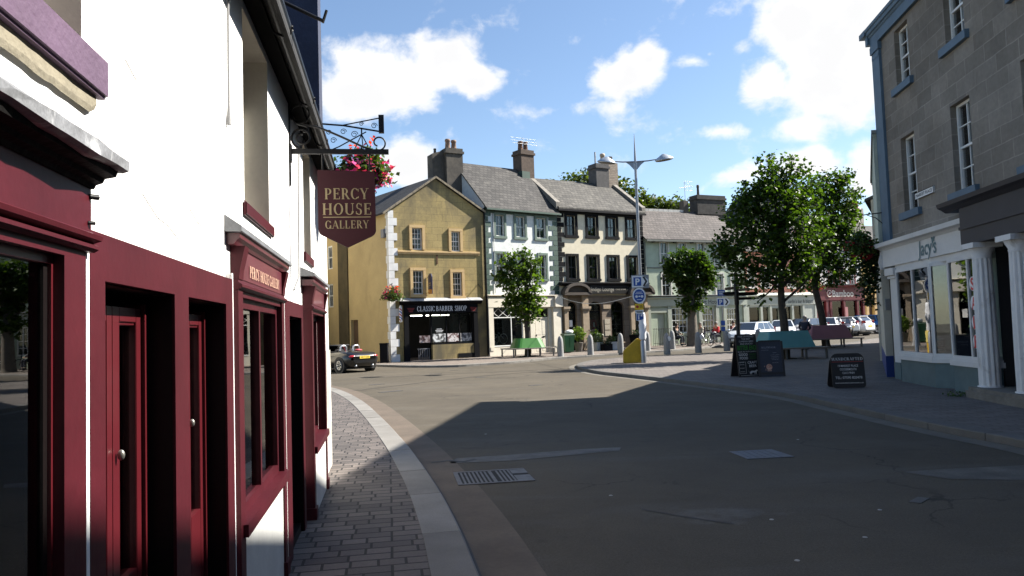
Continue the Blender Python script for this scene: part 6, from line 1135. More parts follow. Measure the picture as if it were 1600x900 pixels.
MB().prism([(-.38, 0), (.38, 0), (.40, .92), (.32, 1.03), (.22, 1.02), (-.28, .58), (-.36, .5)], 'y', -.3, .3).build('body', M('worn_yellow_plastic', (.52, .33, .012), .55, .15, 3, .15, 20, stain=((.30, .21, .03), 2.5, .55, .8, .8)), gb_, bev=.03); MB().box(.402, .43, -.24, .24, .5, .95).build('hinge_panel', M('faded_yellow', (.55, .45, .12), .6, .15), gb_)
# bollards
bo = thing('bollard', 'grey stone bollard nearest the green wheelie bin', 'bollard', gp(2.43, 39.67), 0, 'stone bollards round the square')
MB().lathe([(.20, 0), (.19, .3), (.18, .7), (.155, .92), (.11, 1.02), (.05, 1.07), (.01, 1.08)], n=18, sx=.85).build('post', bstone_, bo)
bl_ = [(4.06, 40.26, 'grey stone bollard before the stone columns of the lounge'), (5.8, 41.21, 'grey stone bollard just left of the yellow grit bin'), (7.52, 42.67, 'grey stone bollard half hidden behind the lamp post'), (9.11, 43.56, 'grey stone bollard on the hotel pavement beyond the plaza row')]
for x, y, l in bl_: dup(bo, gp(x, y), rnd()*.2, l)
bd = thing('bollard', 'grey stone bollard with white disc nearest the lamp post', 'bollard', gp(7.7, 38.16), 0, 'disc bollards on the plaza edge'); MB().lathe([(.20, 0), (.19, .3), (.18, .7), (.155, .92), (.11, 1.02), (.05, 1.07), (.01, 1.08)], n=18, sx=.85).build('post', bstone_, bd); MB().lathe([(.001, -.02), (.085, -.02), (.085, .04)], (.10, -.14, .80), 16, ax='y', sm=False, sy=1.4).build('reflector_disc', wsign, bd)
for x, y, l in ((9.4, 38.67, 'grey stone bollard with white disc before the pollarded tree'), (11.12, 39.59, 'grey stone bollard with white disc before the front of the silver car'), (12.9, 40.0, 'grey stone bollard with white disc before the door of the silver car')): dup(bd, gp(x, y), rnd()*.2, l)
# tree benches: tapered tub back with a seat round it
def bench(label, loc, rot, w, d, wt, ht, col, seat_w, rnd_=.12, glossy=.5):
    t = thing('tree_bench', label, 'bench', loc, rot, None)
    def ring(hw, hd, r, z): 
        P_ = []
        for cx_, cy_, a0 in ((hw-r, hd-r, 0), (-hw+r, hd-r, 90), (-hw+r, -hd+r, 180), (hw-r, -hd+r, 270)):
            for k in range(5): a = rad(a0+k*22.5); P_.append((cx_+r*math.cos(a), cy_+r*math.sin(a), z))
        return P_
    def loft(rings, m=0):
        mb = MB(); n = 20; vs = [p for r in rings for p in r]; mb.add(vs, [(i*n+j, i*n+(j+1) % n, (i+1)*n+(j+1) % n, (i+1)*n+j) for i in range(len(rings)-1) for j in range(n)]); return mb
    s = .5*wt/w
    loft([ring(w/2, d/2, rnd_, .47), ring(w*s, d*s*.82, rnd_, ht), ring(w*s-.04, d*s*.82-.04, rnd_, ht), ring(w/2-.04, d/2-.04, rnd_, .47)]).build('backrest', col, t, fix=False)
    o = loft([ring(w/2+.0, d/2, rnd_, .42), ring(w/2+seat_w, d/2+seat_w, rnd_+.1, .42), ring(w/2+seat_w, d/2+seat_w, rnd_+.1, .47), ring(w/2-.01, d/2-.01, rnd_, .47)]).build('seat', M('weathered_seat_wood', (.16, .14, .12), .7, .25, 4, .3, 30), t, fix=False)
    for x in (-w/2-seat_w*.6, -w/5, w/5, w/2+seat_w*.6):
        for y in (-d/2-seat_w*.65, d/2+seat_w*.65): MB().box(-.03, .03, -.04, .04, 0, .42).build('leg', M('grey_steel_leg', (.10, .10, .10), .5, .2), t, (x, y, 0))
    MB().box(-.35, .35, -.35, .35, -.02, .03).build('tree_grille', M('soil_grille', (.05, .04, .03), .9, .2), t)
    return t
bench('bright green tub bench around the young tree before the cream shopfront', gp(.72, 40.8), rad(20), 1.75, 1.3, 1.4, .98, M('lime_green_panel', (.04, .16, .022), .35, .08, 3, 0), .42, .3)
bench('teal tree bench with tapering back behind the black chalkboards', gp(11.2, 31.4), rad(10), 2.15, 1.25, 1.75, 1.14, M('teal_panel', (.085, .26, .28), .5, .06, 2, .03), .42, .06)
bench('dusky pink tree bench with tapering back on the shaded plaza', gp(16.45, 40.0), rad(8), 2.4, 1.3, 1.9, 1.17, M('dusky_pink_panel', (.29, .13, .155), .5, .06, 2, .03), .42, .06)
# pavement boards
bkb = M('chalkboard_black', (.018, .017, .018), .5, .15, 6, .04); white_c = M('chalk_white', (.68, .68, .66), .7, .08, 20, 0); green_c = M('chalk_green', (.05, .28, .03), .6, .05)
def aboard(label, loc, rot, w, h, lean, fm, shape=None, depth=.45):
    t = thing('pavement_board', label, 'a-board', loc, rot); a = math.atan2(lean, h)
    def panel(s):
        mb = MB(); mb.prism(shape or [(-w/2, 0), (w/2, 0), (w/2, h), (-w/2, h)], 'y', -.012, .012); return mb
    f = panel(1).build('front_panel', fm, t); f.rotation_euler = (-a, 0, 0); b = panel(-1).build('rear_panel', fm, t, (0, depth, 0)); b.rotation_euler = (math.atan2(depth-lean, h), 0, 0)
    return t, f
A1 = gp(6.70, 21.72); t, f = aboard('tall black chalkboard advertising good food and craft beer by the plaza kerb', A1, rad(14), .66, 1.22, .12, bkb)
y_ = -.0125
for s, z, h, w_ in (('MADE ON PREMISES', 1.13, .045, .5), ('THE BEST', 1.06, .042, .28), ('CUMBRIAN BEERS', .99, .045, .46), ('AND SNACKS', .92, .045, .4)): text('sans', s, h, white_c, f, (.0, y_, z), w_)
text('sans', 'BITTER END', .13, green_c, f, (0, y_, .765), .6, bold=.012); text('sans', 'BAR & KITCHEN', .032, white_c, f, (0, y_, .70), .58)
for s, x, z, w_ in (('GOOD', -.13, .60, .28), ('FOOD', -.12, .50, .26), ('CRAFT', .13, .37, .30), ('BEER', .14, .27, .24)): text('sans', s, .07, white_c, f, (x, y_, z), w_, bold=.02)
for s, x, z in (('FRESH', .17, .625), ('LOCAL', .17, .565), ('PRODUCE', .17, .51)): text('sans', s, .03, green_c, f, (x, y_, z), .2)
for z in (.40, .34, .24, .14): text('sans', 'open daily' if z > .3 else 'noon', .03, white_c, f, (-.20, y_, z), .14)
mb = MB(); mb.box(-.30, -.08, -.0150, -.0125, .10, .106).box(-.30, -.08, -.0150, -.0125, .42, .426).box(-.30, -.294, -.0150, -.0125, .106, .42).box(-.086, -.08, -.0150, -.0125, .106, .42).box(-.26, .28, -.0150, -.0125, .035, .042); mb.build('border', white_c, f)
dg_ = [(.0, .13), (.02, .17), (.06, .185), (.16, .18), (.20, .20), (.235, .21), (.265, .195), (.27, .18), (.235, .172), (.225, .15), (.215, .11), (.225, .09), (.205, .085), (.195, .13), (.17, .14), (.175, .09), (.16, .085), (.15, .135), (.08, .135), (.055, .12), (.06, .09), (.035, .08), (.04, .11), (.02, .125), (.015, .09), (-.005, .085), (.0, .12), (-.02, .15), (-.04, .19), (-.045, .185)]
MB().prism([(x*.95+.03, z-.02) for x, z in dg_], 'y', -.0150, -.0125).build('dog_emblem', white_c, f)
slatec = M('chalkboard_slate', (.035, .04, .058), .55, .12, 3, .04); A2 = gp(7.28, 21.5)
t, f = aboard('framed slate grey menu board with a small food picture next to the tall chalkboard', A2, rad(-2), .62, .98, .14, slatec)
mb = MB(); mb.box(-.37, -.31, -.025, .025, -.02, 1.0).box(.31, .37, -.025, .025, -.02, 1.0).box(-.31, .31, -.025, .025, .98, 1.03).box(-.31, .31, -.025, .025, .06, .12); mb.build('frame', M('black_wood', (.03, .028, .028), .5, .1), f)
text('sans', 'THE CUSTOMS HOUSE', .05, M('grey_chalk', (.32, .34, .38), .7, .05), f, (-.04, y_, .80), .40); text('sans', 'eat drink relax', .022, MATS['grey_chalk'], f, (-.14, y_, .74), .2)
for k, z in enumerate((.66, .60, .55, .51, .47, .38)): text('sans', ('LUNCH', 'soup of the day and bread', 'roast beef and chutney', 'warm goats cheese tart', 'home made scones', 'open every day')[k], .022, MATS['grey_chalk'], f, (.12, y_, z), (.1, .24, .22, .22, .18, .16)[k])
MB().lathe([(.001, -.016), (.085, -.016), (.085, -.0125)], (-.06, 0, .27), 20, ax='y', sm=False).build('picture', photo_mat('food_print', (.42, .20, .14), (.58, .38, .28), 9), f); MB().box(-.12, .0, -.0155, -.0125, .15, .19).box(-.17, -.15, -.0155, -.0125, .17, .22).box(-.2, -.18, -.0155, -.0125, .27, .31).build('picture_detail', M('pinkish_print', (.35, .22, .18), .6, .3, 20, 0), f)
A3 = gp(7.54, 17.15); w, h = .72, .78; r_ = .14
shp = []
for cx_, cy_, a0 in ((w/2-r_, h-r_, 0), (-w/2+r_, h-r_, 90)):
    for k in range(6): a = rad(a0+k*18); shp.append((cx_+r_*math.cos(a), cy_+r_*math.sin(a)))
for cx_, cy_, a0 in ((-w/2+.08, .08, 180), (w/2-.08, .08, 270)):
    for k in range(6): a = rad(a0+k*18); shp.append((cx_+.08*math.cos(a), cy_+.08*math.sin(a)))
t, f = aboard('round cornered black board with a handcrafted shop address in white', A3, rad(-6), w, h, .10, bkb, shp)
text('serif', 'HANDCRAFTED', .065, white_c, f, (0, y_, .62), .68); MB().box(-.34, .34, -.0150, -.0125, .585, .596).build('red_rule', M('chalk_red', (.40, .04, .04), .6, 0), f)
for s, z, h_, w_ in (('19 MARKET PLACE', .475, .048, .44), ('COCKERMOUTH', .395, .048, .36), ('CA13 9NH', .315, .048, .26), ('TEL: 07590 820478', .205, .055, .58), ('www.handcraftedcockermouth.co.uk', .10, .030, .62)): text('sans', s, h_, white_c, f, (0, y_, z), w_, bold=.008)
# black fingerpost and the second parking sign
fp = thing('fingerpost', 'black cast iron fingerpost with pointing arms at the edge of the plaza', 'fingerpost', gp(9.62, 32.4), 0); MB().lathe([(.14, 0), (.14, .5), (.09, .6), (.08, 2.3), (.10, 2.35), (.10, 3.2), (.07, 3.25), (.07, 3.55), (.12, 3.6), (.02, 3.78)], n=12).build('post', black, fp)
for s, z, l, zz in ((-1, 2.82, .60, .14), (1, 2.78, .95, .15), (1, 2.58, .86, .11)):
    P_ = [(s*.08, -zz/2), (s*(l-.1), -zz/2), (s*l, 0), (s*(l-.1), zz/2), (s*.08, zz/2)]; MB().prism(P_ if s > 0 else P_[::-1], 'y', -.02, .02).build('arm', black, fp, (0, 0, z))
for z, a in ((3.05, 1.9), (2.95, -1.1)):
    o = MB().prism([(.08, -.06), (.75, -.06), (.85, 0), (.75, .06), (.08, .06)], 'y', -.02, .02).build('arm', black, fp, (0, 0, z)); o.rotation_euler = (0, 0, a)
p2 = thing('parking_post', 'thin grey post with blue parking arrow sign before the hotel', 'sign post', gp(13.0, 46.9), rad(10)); MB().tube([(0, 0, 0), (0, 0, 3.55)], .035, 8).build('post', steel, p2)
MB().prism([(-.36, -.26), (.30, -.26), (.5, -.08), (.5, .08), (.30, .26), (-.36, .26)], 'y', -.05, -.036).build('sign_plate', wsign, p2, (0, 0, 2.65)); MB().box(-.30, .08, -.054, -.0502, -.19, .19).build('blue_square', bsign, p2, (0, 0, 2.65)); text('sans', 'P', .28, wsign, p2, (-.11, -.0535, 2.51), bold=.03); MB().add([(.16, -.053, .2), (.27, -.053, .2), (.42, -.053, 0), (.27, -.053, -.2), (.16, -.053, -.2), (.31, -.053, 0)], ((0, 1, 2, 5), (5, 2, 3, 4))).build('chevron', bksign, p2, (0, 0, 2.65))
MB().box(-.28, .22, -.05, -.036, 3.05, 3.4).box(-.15, .12, -.05, -.036, 1.2, 1.5).box(-.15, .12, -.05, -.036, .85, 1.12).build('small_sign', bsign, p2); MB().box(-.2, .15, -.054, -.0502, 3.25, 3.3).box(-.2, .1, -.054, -.0502, 3.13, 3.18).build('lettering', wsign, p2)
# wheelie bin, planters
wb = thing('wheelie_bin', 'green wheelie bin with white bag on its lid beside the lounge', 'bin', gp(3.1, 43.4), rad(15)); gpz = M('bin_green', (.045, .16, .07), .5, .1)
MB().hexa([(-.24, -.28, .05), (.24, -.28, .05), (.24, .25, .05), (-.24, .25, .05), (-.3, -.34, 1.0), (.3, -.34, 1.0), (.3, .34, 1.0), (-.3, .34, 1.0)]).box(-.02, .02, -.35, -.31, .3, .9).build('body', gpz, wb, bev=.02); MB().hexa([(-.33, -.37, 1.0), (.33, -.37, 1.0), (.33, .38, 1.0), (-.33, .38, 1.0), (-.3, -.32, 1.07), (.3, -.32, 1.07), (.3, .36, 1.1), (-.3, .36, 1.1)]).build('lid', M('bin_dark_green', (.025, .06, .03), .5, .1), wb); MB().lathe([(.1, -.25), (.1, .25)], (0, .28, .1), 14, ax='x').build('wheel', blackp, wb)
o = tag(MB().ball((0, 0, .1), .24, .2, .13, 12).ball((.12, .02, .13), .14, .12, .1, 10).build('rubbish_bag', M('white_bag', (.75, .76, .76), .5, .08, 8, .6, 12)), 'white rubbish bag lying on the green wheelie bin', 'bag'); o.location = (3.18, 43.4, gz(43.4)+.1+1.08)
tp = thing('potted_shrub', 'round clipped yellow green shrub in a pot by the lounge door', 'plant', gp(3.78, 44.2), 0); MB().lathe([(.18, 0), (.27, .5), (.29, .52), (.24, .53)], n=14).build('pot', M('grey_pot', (.16, .14, .12), .8, .2), tp); MB().tube([(0, 0, .4), (0, 0, .9)], .03, 6).build('stem', bark, tp); leaves('foliage', leaf_y, [(0, 0, 1.05, .40, .95)], 900, .10, tp, 61, per=6, spread=.06, hollow=.6)
for x, y, l, lf, r in ((5.0, 45.0, 'white box planter with a sage shrub before the lounge window', leaf_s, .30), (5.85, 45.3, 'white box planter with a clipped shrub by the stone pillar', leaf_g, .24)):
    t = thing('box_planter', l, 'planter', gp(x, y), rad(30)); MB().box(-.24, .24, -.24, .24, 0, .42).box(-.27, .27, -.27, .27, .42, .47).build('box', M('offwhite_planter', (.55, .55, .52), .7, .1), t); leaves('foliage', lf, [(0, 0, .62, r, .8)], 500, .08, t, int(x*7), per=6, spread=.06, hollow=.5)
t = thing('dark_planter', 'black trough planter between the white planters and the bollard', 'planter', gp(5.45, 44.6), rad(30)); MB().box(-.3, .3, -.2, .2, 0, .38).build('box', blackp, t); leaves('foliage', leaf_k, [(0, 0, .45, .22, .6)], 240, .08, t, 64, per=6, spread=.06)
t = thing('window_plant', 'leafy green plant on the sill of the lounge window with the red shirt', 'plant', (2.82+2.45*math.cos(rad(30))+.14*math.sin(rad(30)), 45.25+2.45*math.sin(rad(30))-.16*math.cos(rad(30)), IZ+.43), rad(30)); MB().lathe([(.1, 0), (.15, .22), (.13, .23)], n=12).build('pot', MATS['grey_pot'], t); leaves('foliage', leaf_g, [(0, 0, .42, .32, .9)], 380, .12, t, 65, per=6, spread=.08)
t = thing('tall_planter', 'square black planter at the right pillar of the lounge', 'planter', gp(7.6, 46.9), rad(30)); MB().hexa([(-.22, -.22, 0), (.22, -.22, 0), (.22, .22, 0), (-.22, .22, 0), (-.32, -.32, .8), (.32, -.32, .8), (.32, .32, .8), (-.32, .32, .8)]).build('box', blackp, t); leaves('foliage', leaf_k, [(0, 0, .9, .3, .5)], 200, .1, t, 66, per=6, spread=.06)
o = tag(MB().tube([tuple(Vector((2.6, 44.5, 3.6)).lerp(Vector((5.35, 31.9, 3.0)), i/12)-Vector((0, 0, .45*math.sin(PI*i/12)))) for i in range(13)], .012, 5).build('string_line', M('pale_cord', (.5, .5, .48), .7, 0)), 'pale slack cord slung from the lounge front to the lamp post', 'cord')
mb = MB()
for i in range(11): mb.tube([(i*.13, 0, 0), (i*.13, 0, 1.15)], .013, 4)
mb.tube([(0, 0, 1.1), (1.3, 0, 1.1)], .016, 5).tube([(0, 0, .2), (1.3, 0, .2)], .016, 5); o = tag(mb.build('iron_railing', black), 'black iron railing beside the hotel side door', 'railing'); o.location = gp(8.75, 47.4); o.rotation_euler = (0, 0, rad(24))
# moss and weeds at the portico step
o = leaves('step_weeds', leaf_g, [(0, 0, 0, .18, .4), (.25, .05, 0, .14, .4)], 200, .04, None, 71, per=6, spread=.04); o.location = JW(5.15, .72, .02); o['kind'] = 'stuff'
# ------------------------------------------------------------------ vehicles
tyre_m = M('tyre_rubber', (.018, .018, .018), .8, .2, 20, .2); rim_m = M('alloy', (.42, .43, .45), .3, .05, 8, 0, 40, .85); dglass = M('dark_car_glass', (.02, .025, .03), .05, .1, 2, 0, 40, 0, .6, spec=.8); tail_m = M('tail_lamp_red', (.35, .012, .015), .12, .1, 20, 0, 40, 0, .8); head_m = M('headlamp', (.62, .65, .68), .08, .1, 20, 0, 40, .5, .8); plate_y = M('plate_yellow', (.66, .47, .05), .5, .05); plate_w = M('plate_white_car', (.7, .7, .68), .5, .05); trim = M('black_trim', (.02, .02, .021), .6, .1)
def paint(n, c): return M(n, c, .3, .04, 3, 0, 40, 0, .5)
def loft_body(st):
    mb = MB(); vs = []
    for x, zl, zh, hw, cr in st:
        half = [(0, zl), (hw*.80, zl), (hw*.96, zl+.10), (hw, zl+.28), (hw*.985, zh-.16), (hw*.93, zh-.04), (hw*.80, zh+.01), (0, zh+cr)]
        ring = [(x, y, z) for y, z in half]+[(x, -y, z) for y, z in half[-2:0:-1]]
        vs += ring
    n = len(vs)//len(st); fs = [(i*n+j, i*n+(j+1) % n, (i+1)*n+(j+1) % n, (i+1)*n+j) for i in range(len(st)-1) for j in range(n)]
    mb.add(vs, fs, 0, True); mb.add(vs[:n], (tuple(range(n)),)); mb.add(vs[-n:], (tuple(range(n)),)); return mb
def wheel(root, x, y, r, s):
    t = MB(); t.lathe([(r*.62, -.10), (r*.93, -.105), (r, -.07), (r, .07), (r*.93, .105), (r*.62, .10)], n=24, ax='y'); w = t.build('wheel', tyre_m, root, (x, y, r))
    m = MB(); m.lathe([(r*.64, s*.085), (r*.66, s*.108), (r*.57, s*.10), (r*.55, s*.06)], n=24, ax='y')
    for k in range(7):
        a = 2*PI*k/7; c, d = math.cos(a), math.sin(a); p = lambda rr, o: (rr*c-o*d, rr*d+o*c); A, B, C_, D_ = p(.04, -.03), p(r*.6, -.025), p(r*.6, .025), p(.04, .03)
        m.hexa([(A[0], s*.075, A[1]), (B[0], s*.085, B[1]), (C_[0], s*.085, C_[1]), (D_[0], s*.075, D_[1]), (A[0], s*.098, A[1]), (B[0], s*.105, B[1]), (C_[0], s*.105, C_[1]), (D_[0], s*.098, D_[1])])
    m.lathe([(.001, s*.10), (.05, s*.10), (.06, s*.07)], n=12, ax='y'); m.build('rim', rim_m, w); MB().lathe([(.001, s*.05), (r*.58, s*.05), (r*.58, s*.03)], n=20, ax='y', sm=False).build('hub_shade', trim, w); return w
def quadpanel(mb, q, u0, u1, v0, v1, off=.006, m=0):
    A, B, C_, D_ = [Vector(p) for p in q]; f = lambda u, v: (A*(1-u)+B*u)*(1-v)+(D_*(1-u)+C_*u)*v; n = (B-A).cross(D_-A).normalized()*off
    P_ = [f(u0, v0), f(u1, v0), f(u1, v1), f(u0, v1)]; mb.hexa([p-n for p in P_]+[p+n for p in P_], m)
def car(label, loc, heading, col, L=4.15, Wd=1.76, Hh=1.45, group=None, kind='hatch', plate='AB17 CDE'):
    t = thing('parked_car', label, 'car', loc, math.atan2(heading[1], heading[0]), group); h = L/2; w = Wd/2; k = L/4.15
    if kind == 'open':
        st = [(-h, .42, .70, w*.70, .0), (-h+.06, .28, .78, w*.86, .02), (-h+.30, .22, .86, w*.97, .04), (-h+.85, .20, .90, w, .05), (-.1, .18, .86, w*.98, .0), (.55, .18, .88, w*.98, .03), (h-.9, .20, .82, w, .05), (h-.3, .24, .70, w*.93, .05), (h-.06, .30, .58, w*.78, .02), (h, .36, .5, w*.62, 0)]
    else:
        st = [(-h, .42, .80, w*.78, .0), (-h+.05, .30, .90, w*.90, .02), (-h+.28, .24, .98, w*.97, .03), (-h+.8, .20, 1.00, w, .03), (0, .18, .98, w, .03), (h-1.25*k, .18, .97, w, .03), (h-.85*k, .20, .92, w*.99, .05), (h-.35*k, .24, .80, w*.93, .06), (h-.08, .28, .66, w*.82, .03), (h, .36, .56, w*.66, 0)]
    loft_body(st).build('body', col, t)
    xf, xr = h-.82*k if kind == 'open' else h-.80*k, -h+.78*k; r = .315
    mb = MB()
    for x in (xf, xr):
        for s in (1, -1): mb.lathe([(.001, s*(w-.16)), (r+.07, s*(w-.16)), (r+.07, s*(w+.004)), (.001, s*(w+.004))], (x, 0, r), 24, ax='y', sm=False)
    mb.box(-h+.3, h-.3, -w+.12, w-.12, .14, .2); mb.build('wheel_arch', trim, t)
    for x in (xf, xr):
        for s in (1, -1): wheel(t, x, s*(w-.09), r, s)
    if kind == 'hatch':
        b0, b1, t0, t1 = -h+.10*k, h-1.02*k, -h+.55*k, h-1.78*k; zb, wb, wt_ = .955, w*.92, w*.69
        bt = [(b0, -wb, zb), (b1, -wb, zb), (b1, wb, zb), (b0, wb, zb)]; tp_ = [(t0, -wt_, Hh-.02), (t1, -wt_, Hh-.02), (t1, wt_, Hh-.02), (t0, wt_, Hh-.02)]
        MB().hexa(bt+tp_).build('cabin', col, t, bev=.045)
        F1 = (bt[1], bt[2], tp_[2], tp_[1]); F3 = (bt[3], bt[0], tp_[0], tp_[3]); mb = MB(); quadpanel(mb, F1, .05, .95, .05, .93); mb.build('windscreen', dglass, t); mb = MB(); quadpanel(mb, F3, .09, .91, .22, .93); mb.build('rear_window', dglass, t)
        for q in ((bt[0], bt[1], tp_[1], tp_[0]), (bt[2], bt[3], tp_[3], tp_[2])):
            fwd = q[0][0] > q[1][0]
            for a, b in ((.06, .22), (.25, .53), (.56, .90)) if not fwd else ((.10, .44), (.47, .75), (.78, .94)): mb = MB(); quadpanel(mb, q, a, b, .10, .90, .012); mb.build('side_window', dglass, t)
        MB().box(t0-.12, t0+.1, -wt_, wt_, Hh-.05, Hh+.0).build('spoiler', col, t, bev=.02)
        for s in (1, -1): MB().hexa([(-h+.02, s*w*.60, .72), (-h+.2, s*w*.955, .72), (-h+.2, s*w*.85, .72), (-h+.08, s*w*.55, .72), (-h+.0, s*w*.70, 1.08), (-h+.2, s*w*.96, 1.12), (-h+.28, s*w*.8, 1.12), (-h+.12, s*w*.62, 1.08)]).build('tail_light', tail_m, t); MB().ball((h-.24*k, s*w*.72, .70), .20, .17, .09, 12).build('headlight', head_m, t); MB().ball((h-1.18*k, s*(w+.08), 1.0), .07, .11, .07, 10).build('mirror', col, t)
        MB().box(h-.06, h+.012, -w*.45, w*.45, .34, .52).build('grille', trim, t); MB().box(-h-.01, -h+.06, -.7*w, .7*w, .3, .4).build('rear_bumper_trim', trim, t)
        MB().box(-h-.014, -h+.02, -.26, .26, .62, .73).build('number_plate', plate_y, t); MB().box(h-.02, h+.02, -.26, .26, .36, .47).build('number_plate', plate_w, t)
        MB().box(-h-.012, -h+.0, -.08, .08, .78, .84).build('badge', rim_m, t); MB().tube([(t0+.2, 0, Hh), (t0, 0, Hh+.22)], .008, 5).build('aerial', trim, t)
    else:
        MB().box(-.75, .62, -w*.74, w*.74, .55, .915).build('cockpit', M('dark_leather', (.025, .022, .022), .7, .2), t)
        ws0 = [(.60, -w*.84, .88), (.60, w*.84, .88), (.06, w*.66, 1.20), (.06, -w*.66, 1.20)]; mb = MB(); quadpanel(mb, ws0, .03, .97, .03, .97, .006); wsn = mb.build('windscreen', carglass, t); MB().tube([ws0[0], ws0[3], ws0[2], ws0[1]], .028, 6).build('windscreen_frame', trim, t)
        for s in (1, -1):
            MB().box(-.62, -.40, s*.34-.2, s*.34+.2, .7, 1.04).box(-.60, -.46, s*.34-.10, s*.34+.10, 1.05, 1.19).build('seat', MATS['dark_leather'], t, bev=.04)
            MB().tube([(-.80, s*.34-.17, .88), (-.83, s*.34-.15, 1.12), (-.83, s*.34-.08, 1.18), (-.83, s*.34+.08, 1.18), (-.83, s*.34+.15, 1.12), (-.80, s*.34+.17, .88)], .038, 8).build('roll_hoop', M('satin_silver', (.62, .63, .65), .3, .05, 5, 0, 40, .8), t)
            MB().ball((-h+.10, s*w*.66, .70), .10, .21, .072, 14).build('tail_light', tail_m, t); MB().ball((h-.28, s*w*.7, .64), .2, .17, .09, 12).build('headlight', head_m, t); MB().ball((.48, s*(w+.09), .93), .07, .11, .07, 10).build('mirror', col, t)
            MB().lathe([(.001, -.09), (.045, -.09), (.045, .05)], (-h+.1, s*.45, .28), 12, ax='x').build('exhaust', rim_m, t)
        MB().box(-h-.012, -h+.1, -.27, .27, .60, .72).build('number_plate', plate_y, t)
        ch = text('sans', plate, .075, bksign, t, (-h-.014, 0, .622), .44, (0, 0, -PI/2), th=.001)
        MB().box(-.98, -.72, -w*.7, w*.7, .86, .96).build('folded_hood', trim, t, bev=.03)
        MB().tube([(-.95, .3, .92), (-.95, .42, 1.15)], .012, 5).build('belt', M('red_bag', (.40, .05, .06), .6, .1), t); MB().ball((-1.1, -.28, .96), .13, .2, .06, 10).build('red_cover', MATS['red_bag'], t)
    return t
def gr(x, y): return (x, y, gz(y))
car('black open topped roadster seen from behind with a yellow number plate', gr(-8.10, 35.15), (-.73, .69), paint('black_car_paint', (.005, .005, .006)), 3.95, 1.72, 1.2, None, 'open')
GR = None
car('silver white hatchback facing the plaza before the hotel and bistro', gr(14.55, 46.6), (-.66, -.75), paint('silver_white_paint', (.66, .70, .75)), 4.2, 1.78, 1.46, GR)
car('white car half hidden behind the silver hatchback', gr(18.6, 52.3), (-.35, -.93), paint('white_car_paint', (.72, .73, .74)), 4.1, 1.74, 1.44, GR)
car('dark grey car behind the person in the navy jacket', gr(20.6, 53.6), (-.75, -.66), paint('graphite_paint', (.06, .06, .065)), 4.4, 1.8, 1.48, GR)
car('small white rounded car parked between the dark grey car and the tree trunk', gr(22.9, 55.2), (-.5, -.86), MATS['white_car_paint'], 3.9, 1.7, 1.47, GR)
car('maroon black car right behind the slanting tree trunk', gr(24.3, 56.4), (-.4, -.92), paint('black_cherry_paint', (.03, .018, .02)), 4.2, 1.76, 1.46, GR)
car('silver car with glinting windscreen left of the white hatchback', gr(24.1, 57.3), (-.3, .95), paint('silver_paint', (.45, .47, .5)), 4.1, 1.75, 1.43, GR)
car('white hatchback seen from the rear before the red restaurant', gr(25.3, 58.0), (-.60, .80), MATS['white_car_paint'], 4.2, 1.78, 1.45, GR)
car('blue hatchback parked at the far right of the square', gr(27.75, 60.45), (-.88, .47), paint('bright_blue_paint', (.012, .095, .30)), 4.0, 1.75, 1.5, GR)

# ------------------------------------------------------------------ people
skin_m = M('skin', (.45, .27, .19), .6, .06, 5, 0); hair_m = M('dark_hair', (.03, .02, .015), .6, .2, 20, .3); hair_g = M('grey_hair', (.22, .20, .18), .6, .2, 20, .3)
def skinmesh(name, J, E_, mat, parent, k=1.0, root=0):
    me = bpy.data.meshes.new(name); me.from_pydata([j[0] for j in J], E_, []); me.update(); o = bpy.data.objects.new(name, me); COL.objects.link(o)
    md = o.modifiers.new('s', 'SKIN'); md.use_smooth_shade = True
    for i, v in enumerate(me.skin_vertices[0].data): v.radius = (J[i][1]*k, J[i][1]*k); v.use_root = (i == root)
    sd = o.modifiers.new('d', 'SUBSURF'); sd.levels = 2; sd.render_levels = 2
    bpy.context.view_layer.update(); m2 = bpy.data.meshes.new_from_object(o.evaluated_get(bpy.context.evaluated_depsgraph_get())); bpy.data.objects.remove(o); m2.name = name; m2.materials.clear(); m2.materials.append(mat); m2.polygons.foreach_set('use_smooth', [True]*len(m2.polygons)); return put(m2, name, parent)
